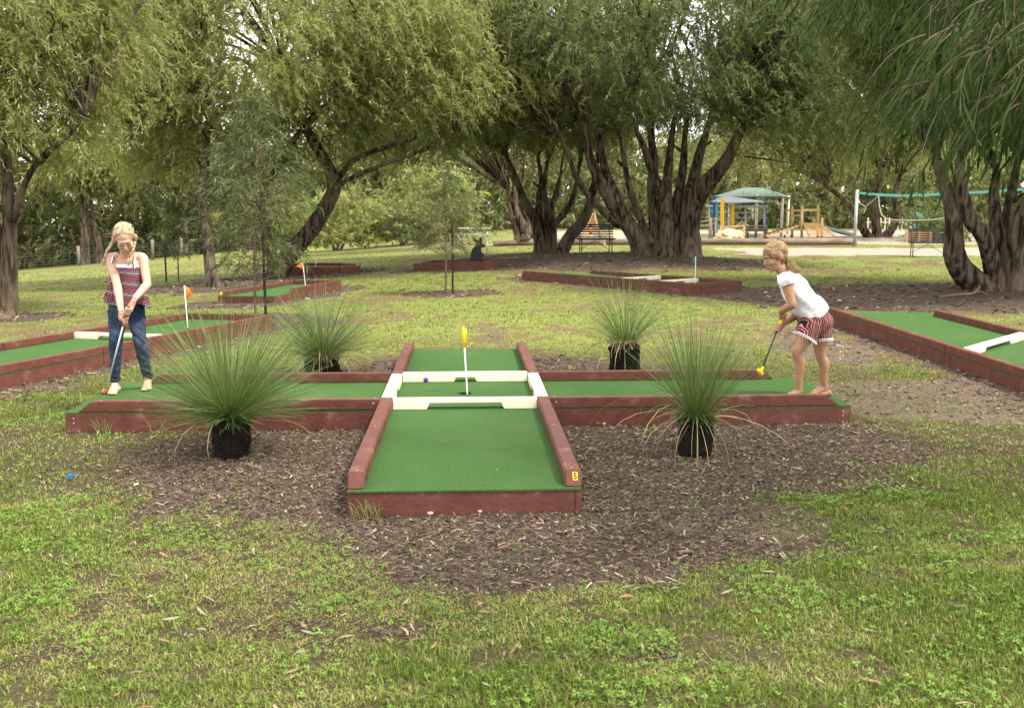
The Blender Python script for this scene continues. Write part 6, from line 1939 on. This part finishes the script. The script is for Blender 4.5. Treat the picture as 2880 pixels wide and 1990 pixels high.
MB().tube(smooth_path([ptop[0] + [0, 0, -0.1], (13.47,39,1.69), (13.7,39,1.53), (13.65,39,1.29)], 14), 0.016, 6).build('rope', ROPE, nt_)
MB().tube(smooth_path([(13.72,39,1.55), (13.91,38.9,1.75), (14.04,38.7,1.95)], 8), 0.012, 6).build('rope', ROPE, nt_)
MB().tube(smooth_path([(14.04,38.6,1.97), (14.06,38.5,1.57), (14.13,38.3,1.21), (14.34,37.8,1.06), (14.94,36,1.08), (15.23,34.8,1.21)], 30), 0.016, 6).build('rope', ROPE, nt_)

# ------------------------------------------------------------------ logs, boulders
def log(x0, y0, x1, y1, r, label, seed):
    z0, z1 = gpt(x0, y0) + r * 0.8, gpt(x1, y1) + r * 0.8
    P = smooth_path([(x0, y0, z0), ((x0 + x1) / 2, (y0 + y1) / 2, (z0 + z1) / 2 + 0.01), (x1, y1, z1)], 14)
    o = MB().tube(P, r, 14, 0.05, seed).build('border_log', LOGM, None, smooth=True)
    return prop(o, label, 'log', 'logs edging the playground')


lx = [(-0.82,42,0.03)[0], (1.04,42,0.03)[0], (3.88,42,0.03)[0], (7.62,41.5,0.02)[0], (10.98,41.2,0.03)[0], (14.27,41,0.01)[0]]
for i, lab in enumerate(('log edging the bark path beyond the animal board', 'log edging the playground behind the dark bench', 'log edging the playground behind the big many stemmed tree', 'log edging the playground sand below the yellow boulder', 'log edging the playground sand below the timber ramp')):
    log(lx[i] + 0.04, 42 - 0.12 * i, lx[i + 1] - 0.04, 42 - 0.12 * (i + 1), 0.15, lab, 40 + i)


def boulder(c, r, label, seed):
    g = np.random.default_rng(seed)
    V, F = ellipsoid((0, 0, 0), 1.0, None, 18, 12)
    V = np.asarray(V)
    n = np.sin(V @ g.normal(0, 2.6, 3) + 1) * 0.14 + np.sin(V @ g.normal(0, 4, 3)) * 0.1 + g.normal(0, 0.045, len(V))
    V = V * (1 + n)[:, None] * np.asarray(r)
    z = gpt(c[0], c[1])
    o = MB().add(V + np.array([c[0], c[1], z + r[2] * 0.55]), F).build('boulder', ROCK, None)
    return prop(o, label, 'boulder', 'sandstone boulders in the playground')


def bx(u, v, Y): return (u, v, Y)
q = (9.41,43.2,0.01); boulder((q[0], 43.2), (0.62, 0.45, 0.36), 'large yellow sandstone boulder below the yellow posts', 51)
q = (3.12,44,0.08); boulder((q[0], 44), (0.48, 0.4, 0.3), 'yellow boulder below the timber frame behind the dark bench', 52)
q = (4.42,43.5,0.03); boulder((q[0], 43.5), (0.36, 0.3, 0.22), 'smaller yellow boulder right of the dark bench', 53)
q = (12.97,43,0.17); boulder((q[0], 43), (0.45, 0.3, 0.12), 'low grey rock lying in the sand below the slatted ramp', 54)

# ------------------------------------------------------------------ playground
YEL = pm('yellow_post', (0.72, 0.42, 0.02), (0.78, 0.48, 0.03), 5, 0.5)
BLU = pm('blue_post', (0.02, 0.07, 0.26), (0.03, 0.09, 0.32), 5, 0.5)
TEA = pm('teal_post', (0.05, 0.42, 0.40), (0.07, 0.48, 0.45), 5, 0.5)
REDP = pm('red_post', (0.55, 0.08, 0.04), (0.6, 0.1, 0.05), 5, 0.5)


def post(name, u, v0, v1, Y, r, m, label, cap=True):
    a = np.array(W8_(u, v1, Y)); b = np.array(W8_(u, v0, Y))
    a[2] = gpt(a[0], a[1]) - 0.1
    mb = MB().tube([a, (a + b) / 2, b - [0, 0, 0.02], b], [r, r, r, r * 0.8], 12)
    o = mb.build(name, m, None, smooth=False)
    return prop(o, label, 'post', 'coloured playground posts')


def W8_(u, v, Y):
    a = (u - 1440) / 2800; b = -(v - 995) / 2800; p_ = 0.1475
    d = np.array([a, math.cos(p_) + b * math.sin(p_), -math.sin(p_) + b * math.cos(p_)])
    return d * (Y / d[1]) + [0, 0, 1.577]


post('play_post', 2031.8, 559, 664, 46.0, 0.085, YEL, 'thick yellow post beside the big many stemmed tree')
post('play_post', 2060.6, 571, 659, 47.5, 0.08, YEL, 'shorter yellow post right of the thick yellow one')
post('play_post', 2009, 551, 657, 47.0, 0.07, BLU, 'dark blue post left of the yellow posts')
post('play_post', 2016.5, 571, 656, 47.5, 0.055, TEA, 'teal post between the blue and yellow posts')
post('play_post', 2154, 566, 653, 49, 0.05, BLU, 'thin blue post under the corner of the grey sail')
post('play_post', 1905, 598, 650, 47, 0.06, REDP, 'red post glimpsed between the stems of the big tree')

# steel climbing frame
cf = empty('pipe_climber', tuple(W8_(2090, 655, 47.8)), 'grey steel pipe climbing frame behind the yellow posts', 'climbing frame')
for u in (1996, 2097.6, 2150): 
    a = W8_(u, 655, 47.8); a[2] = gpt(a[0], a[1]) - 0.1
    MB().tube([a, W8_(u, 577, 47.8)], 0.045, 10).build('upright', GALV, cf, smooth=True)
for v, r in ((580, 0.05), (597, 0.022), (612, 0.022), (635, 0.022)):
    MB().tube([W8_(1985, v, 47.8), W8_(2160, v + 1, 47.8)], r, 8).build('rail', GALV, cf, smooth=True)
for u in (2040, 2062):
    MB().tube([W8_(u, 583, 47.7), W8_(u + 1, 655, 47.7)], 0.012, 6).build('chain', GALV, cf)

# shade structures
def sheet(name, pts, mat_, parent, th=0.03, sag=0.0, nn_=8):
    """quad sheet (4 corners) with sag and thickness"""
    A_, B_, C_, D_ = (np.asarray(p, float) for p in pts)
    V = []
    for k in (0, 1):
        for i in range(nn_ + 1):
            for j in range(nn_ + 1):
                s_, t_ = i / nn_, j / nn_
                p = (A_ * (1 - s_) + B_ * s_) * (1 - t_) + (D_ * (1 - s_) + C_ * s_) * t_
                V.append(p - [0, 0, sag * 16 * s_ * (1 - s_) * t_ * (1 - t_) + k * th])
    m = (nn_ + 1) ** 2; F = []
    for i in range(nn_):
        for j in range(nn_):
            a = i * (nn_ + 1) + j
            F += [(a, a + 1, a + nn_ + 2, a + nn_ + 1), (m + a, m + a + nn_ + 1, m + a + nn_ + 2, m + a + 1)]
    rim = [j for j in range(nn_ + 1)] + [i * (nn_ + 1) + nn_ for i in range(1, nn_ + 1)] + [nn_ * (nn_ + 1) + j for j in range(nn_ - 1, -1, -1)] + [i * (nn_ + 1) for i in range(nn_ - 1, 0, -1)]
    for i in range(len(rim)):
        a, b = rim[i], rim[(i + 1) % len(rim)]
        F.append((a, b, b + m, a + m))
    return MB().add(V, F).build(name, mat_, parent, smooth=True)


SAILG = pm('grey_sail_cloth', (0.42, 0.45, 0.5), (0.48, 0.5, 0.55), 3, 0.8)
SAILGR = pm('green_shade_cloth', (0.08, 0.125, 0.09), (0.105, 0.155, 0.115), 3, 0.85)
sl = empty('shade_sail', tuple(W8_(2090, 560, 47.5)), 'pale grey shade sail stretched over the yellow posts', 'shade sail')
sheet('sail', [W8_(2036, 548, 48.5), W8_(2154, 567, 49), W8_(2050, 569, 45.8), W8_(2000, 566, 46.5)], SAILG, sl, 0.02, 0.12)
MB().tube([W8_(2154, 567, 49), W8_(2190, 566, 50)], 0.02, 6).build('guy_rope', ROPE, sl)
gs = empty('shade_canopy', tuple(W8_(2150, 630, 53)), 'green hipped shade canopy on pale posts behind the grey sail', 'shade canopy')
e0, e1, e2, e3 = W8_(2006, 553, 51), W8_(2205, 556, 51), W8_(2225, 554, 58), W8_(2030, 552, 58)
e0[2] = e1[2] = e2[2] = e3[2] = W8_(2100, 552, 51)[2]
t0, t1 = W8_(2096, 526, 54.5), W8_(2150, 528, 54.5)
sheet('canopy_panel', [e0, e1, t1, t0], SAILGR, gs, 0.02)
sheet('canopy_panel', [e1, e2, t1 + [0.02, 0, 0], t1], SAILGR, gs, 0.02)
sheet('canopy_panel', [e2, e3, t0 + [0, 0.02, 0], t1 + [0, 0.02, 0]], SAILGR, gs, 0.02)
sheet('canopy_panel', [e3, e0, t0, t0 + [-0.02, 0, 0]], SAILGR, gs, 0.02)
PALEP = pm('cream_post', (0.5, 0.47, 0.38), (0.58, 0.54, 0.45), 4, 0.6)
for u, y in ((2127, 51.2), (2198, 51.2), (2215, 57.5), (2050, 57.5)):
    a = W8_(u, 630, y); a[2] = gpt(a[0], a[1]) - 0.1; b = a.copy(); b[2] = e0[2] + 0.1
    MB().tube([a, b], 0.075, 10).build('post', PALEP, gs, smooth=True)

# timber frame and ramps
tf = empty('timber_climber', tuple(W8_(2255, 666, 46)), 'pine climbing frame with tall posts and a slatted ramp', 'climbing frame')
for u, v0, v1, Y in ((2228.6, 578, 655, 47.5), (2255.5, 577, 666, 45.8), (2301, 577, 655, 46.5), (2312, 612, 660, 45.8)):
    a = W8_(u, v1, Y); a[2] = gpt(a[0], a[1]) - 0.1
    MB().tube([a, W8_(u, v0, Y)], 0.062, 10, 0.03, int(u)).build('post', PINE, tf, smooth=True)
for (u0, v0, Y0), (u1, v1, Y1) in (((2212, 592, 47.4), (2258, 592, 45.9)), ((2256, 591, 45.9), (2304, 590, 46.6)), ((2228, 606, 47.4), (2256, 606, 45.9)), ((2256, 629, 45.9), (2314, 630, 45.9))):
    MB().bar(W8_(u0, v0, Y0), W8_(u1, v1, Y1), 0.05, 0.09).build('rail', PINE, tf)
for k in range(8):
    t = k / 7
    a = W8_(2259 + 12 * t, 631 + 30 * t, 45.7 - 0.6 * t); b = W8_(2312 + 41 * t, 631 + 30 * t, 45.7 - 0.6 * t)
    MB().bar(a, b, 0.10, 0.045).build('ramp_slat', PINE, tf)
for u0, u1 in ((2262, 2276), (2308, 2345)): MB().bar(W8_(u0, 632, 45.85), W8_(u1, 663, 45.2), 0.05, 0.08).build('ramp_bearer', PINE, tf)
rp_ = empty('timber_ramp', tuple(W8_(2190, 664, 45.8)), 'sloping ladder ramp with dark treads left of the pine climbing frame', 'ramp')
DKW = pm('dark_stained_timber', (0.10, 0.065, 0.04), (0.16, 0.105, 0.07), 6, 0.8)
a, b = W8_(2151, 663, 45.4), W8_(2245, 633, 46.2)
for off in (-0.3, 0.3): MB().bar(a + [0, off, 0], b + [0, off, 0], 0.06, 0.10).build('side_rail', PINE, rp_)
for k in range(8):
    c = a + (b - a) * (0.08 + k * 0.12); MB().bar(c + [0, -0.34, 0.05], c + [0, 0.34, 0.05], 0.13, 0.035).build('tread', DKW, rp_)
for u, v in ((2207, 664), (2226, 660)): 
    p_ = W8_(u, v, 46); p_[2] = gpt(p_[0], p_[1]) - 0.1; q_ = p_.copy(); q_[2] += 0.38
    MB().bar(p_, q_, 0.07, 0.07, (0, 1, 0)).build('prop', DKW, rp_)
hr = empty('timber_handrail', tuple(W8_(2060, 667, 44.6)), 'low pine handrail behind the large yellow boulder', 'handrail')
for u in (2028, 2092.5):
    a = W8_(u, 667, 44.6); a[2] = gpt(a[0], a[1]) - 0.1
    MB().tube([a, W8_(u, 636, 44.6)], 0.06, 10).build('post', PINE, hr, smooth=True)
MB().bar(W8_(2024, 641, 44.6), W8_(2096, 634, 44.6), 0.06, 0.10).build('rail', PINE, hr)
tabl = empty('platform_table', tuple(W8_(2115, 655, 47)), 'dark low platform table beside the handrail', 'platform')
MB().box(tuple(W8_(2100, 648, 47) + [0, 0, -0.05]), tuple(W8_(2160, 647, 47) + [0, 0.7, 0.03])).build('tabletop', DKW, tabl)
for u in (2103, 2125, 2157):
    a = W8_(u, 664, 47.05); a[2] = gpt(a[0], a[1]) - 0.1; b = a.copy(); b[2] = W8_(2100, 649, 47)[2] - 0.05
    MB().bar(a, b, 0.08, 0.08, (0, 1, 0)).build('leg', DKW, tabl)
# rope bridge posts glimpsed between the stems of the big tree
rb = empty('rope_bridge', tuple(W8_(1800, 655, 48)), 'small rope bridge with pine posts glimpsed between the big tree stems', 'rope bridge')
for u in (1781, 1833, 2000, 2013):
    a = W8_(u, 668 if u > 1900 else 655, 45.5 if u > 1900 else 48); a[2] = gpt(a[0], a[1]) - 0.1
    MB().tube([a, W8_(u, 612 if u > 1900 else 620, 45.5 if u > 1900 else 48)], 0.05, 8).build('post', PINE, rb, smooth=True)
for v in (622, 634, 646):
    MB().tube(smooth_path([W8_(1781, v, 48), W8_(1807, v + 4, 48), W8_(1833, v, 48)], 8), 0.018, 6).build('rope', ROPE, rb)
for v in (618, 630):
    MB().tube(smooth_path([W8_(1960, v + 6, 45.5), W8_(1980, v + 4, 45.5), W8_(2013, v - 3, 45.5)], 8), 0.02, 6).build('rope', ROPE, rb)
# timber A-frame with cone
af = empty('timber_frame_hut', tuple(W8_(1665, 665, 49)), 'pine A frame hut with boards behind the dark bench', 'hut')
apx = W8_(1667, 592, 49)
for u, dy in ((1633, -0.5), (1691, -0.5), (1636, 0.5), (1690, 0.5)):
    a = W8_(u, 667, 49 + dy); a[2] = gpt(a[0], a[1]) - 0.05
    MB().bar(a, apx + [0, dy, 0], 0.10, 0.10).build('post', PINE, af)
ORNG = pm('orange_board', (0.34, 0.15, 0.06), (0.4, 0.19, 0.08), 5, 0.7)
for k, (v, m_) in enumerate(((606, PINE), (611, PINE), (616, PINE), (622, ORNG), (628, ORNG), (640, PINE), (650, PINE))):
    t = (v - 592) / 73
    MB().bar(W8_(1667 - 31 * t, v, 48.55 - 0.01 * k), W8_(1667 + 22 * t, v, 48.55 - 0.01 * k), 0.03, 0.085).build('board', m_, af)
cone = empty('traffic_cone', tuple(W8_(1661, 665, 46.5)), 'orange and white traffic cone before the A frame hut', 'traffic cone')
cz = gpt(W8_(1661, 665, 46.5)[0], 46.5); cx_ = W8_(1661, 665, 46.5)[0]
CONE = pm('cone_orange', (0.75, 0.12, 0.01), (0.8, 0.15, 0.02), 5, 0.5)
MB().box((cx_ - 0.17, 46.33, cz), (cx_ + 0.17, 46.67, cz + 0.03)).build('base', CONE, cone)
MB().tube([(cx_, 46.5, cz + 0.03), (cx_, 46.5, cz + 0.28)], [0.13, 0.09], 14).build('lower_band', WHITE, cone, smooth=True)
MB().tube([(cx_, 46.5, cz + 0.28), (cx_, 46.5, cz + 0.62)], [0.09, 0.03], 14).build('upper_band', CONE, cone, smooth=True)
# slide and orange planter at the right
sd_ = empty('slide', tuple(W8_(2330, 660, 50)), 'low pale blue slide behind the pine climbing frame', 'slide')
SLB = pm('pale_blue_plastic', (0.30, 0.45, 0.52), (0.36, 0.5, 0.56), 4, 0.4)
sheet('chute', [W8_(2320, 640, 49.6), W8_(2405, 662, 49.6), W8_(2405, 661, 50.6), W8_(2320, 639, 50.6)], SLB, sd_, 0.05, 0.08)
for yy in (49.6, 50.6): MB().bar(W8_(2320, 638, yy), W8_(2405, 660, yy), 0.05, 0.12).build('side_wall', SLB, sd_)
pl = empty('timber_planter', tuple(W8_(2585, 668, 44)), 'orange brown timber planter box behind the bench at the sand court', 'planter')
a = W8_(2547, 668, 44); b = W8_(2618, 668, 44); z = gpt(a[0], 44)
for k in range(3): MB().box((a[0], 44, z + 0.02 + k * 0.15), (b[0], 44.06, z + 0.155 + k * 0.15)).build('board', ORNG, pl)
for x in (a[0] + 0.05, (a[0] + b[0]) / 2, b[0] - 0.05): MB().box((x - 0.05, 43.9, z - 0.1), (x + 0.05, 43.995, z + 0.52)).build('post', PINE, pl)
pf = empty('picket_fence', tuple(W8_(2600, 650, 56)), 'low pale picket fence behind the planter box', 'fence')
for k in range(26):
    p_ = W8_(2440 + k * 12, 650, 56); p_[2] = gpt(p_[0], 56); MB().bar(p_, p_ + [0, 0, 0.95], 0.07, 0.02, (0, 1, 0)).build('picket', PALEP, pf)
a = W8_(2436, 640, 56.03); b = W8_(2744, 640, 56.03)
for dz in (0.25, 0.7): MB().bar((a[0], 56.04, gpt(a[0], 56) + dz), (b[0], 56.04, gpt(b[0], 56) + dz), 0.03, 0.06).build('rail', PALEP, pf)
cl_ = empty('play_climber', tuple(W8_(2585, 640, 52)), 'teal climbing panel glimpsed behind the rope of the net', 'climbing panel')
MB().bar(W8_(2578, 640, 52), W8_(2588, 598, 52), 0.35, 0.06, (0, 1, 0)).build('panel', TEA, cl_)
for u in (2568, 2598):
    a = W8_(u, 650, 52.1); a[2] = gpt(a[0], a[1]) - 0.1; MB().tube([a, W8_(u, 596, 52.1)], 0.05, 8).build('post', BLU, cl_)

# ------------------------------------------------------------------ small things on the ground
stk = MB()
sp = [(W8_(u, v, 1), u, v) for u, v in ((2643, 838), (2700, 838), (2741, 835), (2763, 816))]
def onground(u, v, h=0.02):
    d = W8_(u, v, 1.0) - [0, 0, 1.577]; t = -1.577 / d[2]
    p = d * t; return np.array([p[0], p[1], gpt(p[0], p[1]) + h])
stk.tube(smooth_path([onground(2643, 838), onground(2700, 838, 0.05), onground(2741, 835, 0.06), onground(2763, 816, 0.15)], 16), np.linspace(0.012, 0.02, 16), 7, 0.08, 3)
stk.tube(smooth_path([onground(2741, 835, 0.06), onground(2762, 834, 0.05), onground(2780, 839)], 10), np.linspace(0.014, 0.007, 10), 6, 0.08, 4)
prop(stk.build('fallen_branch', LOGM, None, smooth=True), 'bare grey fallen branch on the soil before the tree at the right edge', 'branch')
MUSH = pm('mushroom_tan', (0.45, 0.26, 0.17), (0.55, 0.35, 0.25), 20, 0.7)
for i, (u, w, r, lab) in enumerate(((-0.185, -LN - 0.035, 0.017, 'small tan mushroom against the front timber, left of its centre'), (0.075, -LN - 0.04, 0.012, 'tiny thin mushroom against the front timber near its centre'), (1.02, -O - 0.05, 0.013, 'tiny tan mushroom by the base timber right of the near arm'))):
    p = np.array(fr(u, w, 0)); z = gpt(p[0], p[1])
    ms_ = empty('mushroom', (p[0], p[1], z), lab, 'mushroom', 'mushrooms by the cross lane')
    MB().tube([(p[0], p[1], z - 0.01), (p[0] + 0.003, p[1], z + 0.03)], [0.004, 0.0035], 8).build('stalk', MUSH, ms_, smooth=True)
    MB().ell((p[0] + 0.003, p[1], z + 0.032), (r, r, r * 0.45), nu=14, nv=8).build('cap', MUSH, ms_, smooth=True)
BLUP = pm('blue_plastic', (0.0, 0.10, 0.5), (0.0, 0.14, 0.6), 10, 0.4)
p = onground(196, 1330, 0.02)
V = [(-.012,-.02,0),(.014,-.016,.004),(.018,.014,.012),(-.010,.02,.006),(-.012,-.02,.014),(.012,-.014,.018),(.016,.012,.026),(-.008,.018,.02)]
prop(MB().add(np.array(V) + p, BOXF).build('plastic_scrap', BLUP, None, bevel=0.002), 'scrap of bright blue plastic lying in the grass near the left edge', 'litter')
p = onground(1582, 1732, 0.015)
PINKL = pm('pink_leaf', (0.55, 0.12, 0.10), (0.6, 0.18, 0.14), 10, 0.6)
V, F = leaf_shape(0.03, 0.006, 0.4)
prop(MB().add(V @ np.array([[0.3, 0.95, 0], [-0.95, 0.3, 0], [0, 0, 1]]).T + p, F).build('pink_leaf', PINKL, None), 'small pinkish red leaf on the grass before the mulch', 'leaf')
p = onground(1928, 1536, 0.012)
V = np.array([(-.035,-.02,0),(.04,-.024,0),(.034,.02,0),(-.03,.024,0),(-.033,-.018,.012),(.036,-.02,.016),(.03,.018,.018),(-.028,.02,.01)])
prop(MB().add(V * [1, 0.7, 0.5] + p, BOXF).build('wood_scrap', LOGM, None, bevel=0.003), 'flat grey scrap of wood at the edge of the mulch on the right', 'wood scrap')
# weeds against the front timber
wd = MB()
g9 = np.random.default_rng(99)
for (u, w, n_) in ((-0.50, -LN - 0.03, 16), (-2.6, -O - 0.03, 14), (-2.2, -O - 0.03, 12), (-0.55, -LN - 0.02, 8)):
    p = np.array(fr(u, w, 0)); z = gpt(p[0], p[1])
    for k in range(n_):
        a = g9.uniform(0, 6.28); b_ = p + [g9.normal(0, 0.03), g9.normal(0, 0.01), 0]; b_[2] = z
        tip = b_ + [math.cos(a) * 0.06, math.sin(a) * 0.03, g9.uniform(0.05, 0.12)]
        wd.tube(smooth_path([b_, (b_ + tip) / 2 + [0, 0, 0.02], tip], 5), np.linspace(0.0016, 0.0005, 5), 4)
WEED = pm('weed_green', (0.12, 0.2, 0.05), (0.2, 0.28, 0.08), 10, 0.6)
prop(wd.build('weeds', WEED, None, kind='stuff'), 'thin green weeds growing against the cross lane timbers', 'weeds', kind='stuff')

# crumbs and a few leaves on the carpet of the cross lane
g10 = np.random.default_rng(123)
Vo, Fo, Ro, off = [], [], [], 0
for k in range(150):
    if k < 90: u, w = g10.uniform(-0.5, 0.5), g10.uniform(-2.6, 2.4)
    else: u, w = g10.uniform(-2.7, 2.7), g10.uniform(-0.5, 0.5)
    big = k % 12 == 0
    V, F = leaf_shape(g10.uniform(0.03, 0.055) if big else g10.uniform(0.006, 0.014), 0.006 if big else 0.004, g10.normal(0, 0.5), 4 if big else 2)
    a = g10.uniform(0, 6.28); c_, s_ = math.cos(a), math.sin(a)
    V = V @ np.array([[c_, s_, 0], [-s_, c_, 0], [0, 0, 1]]) + np.array(fr(u, w, BH + TT + 0.002))
    Vo.append(V); Fo.append(np.array(F) + off); off += len(V); Ro.append(np.full(len(V), g10.random()))
prop(np_mesh('turf_crumbs', np.concatenate(Vo), np.concatenate(Fo), 4, LITTERM, None, 'stuff', dict(rnd=np.concatenate(Ro))), 'tiny dry leaf crumbs scattered over the cross lane turf', 'leaf litter')
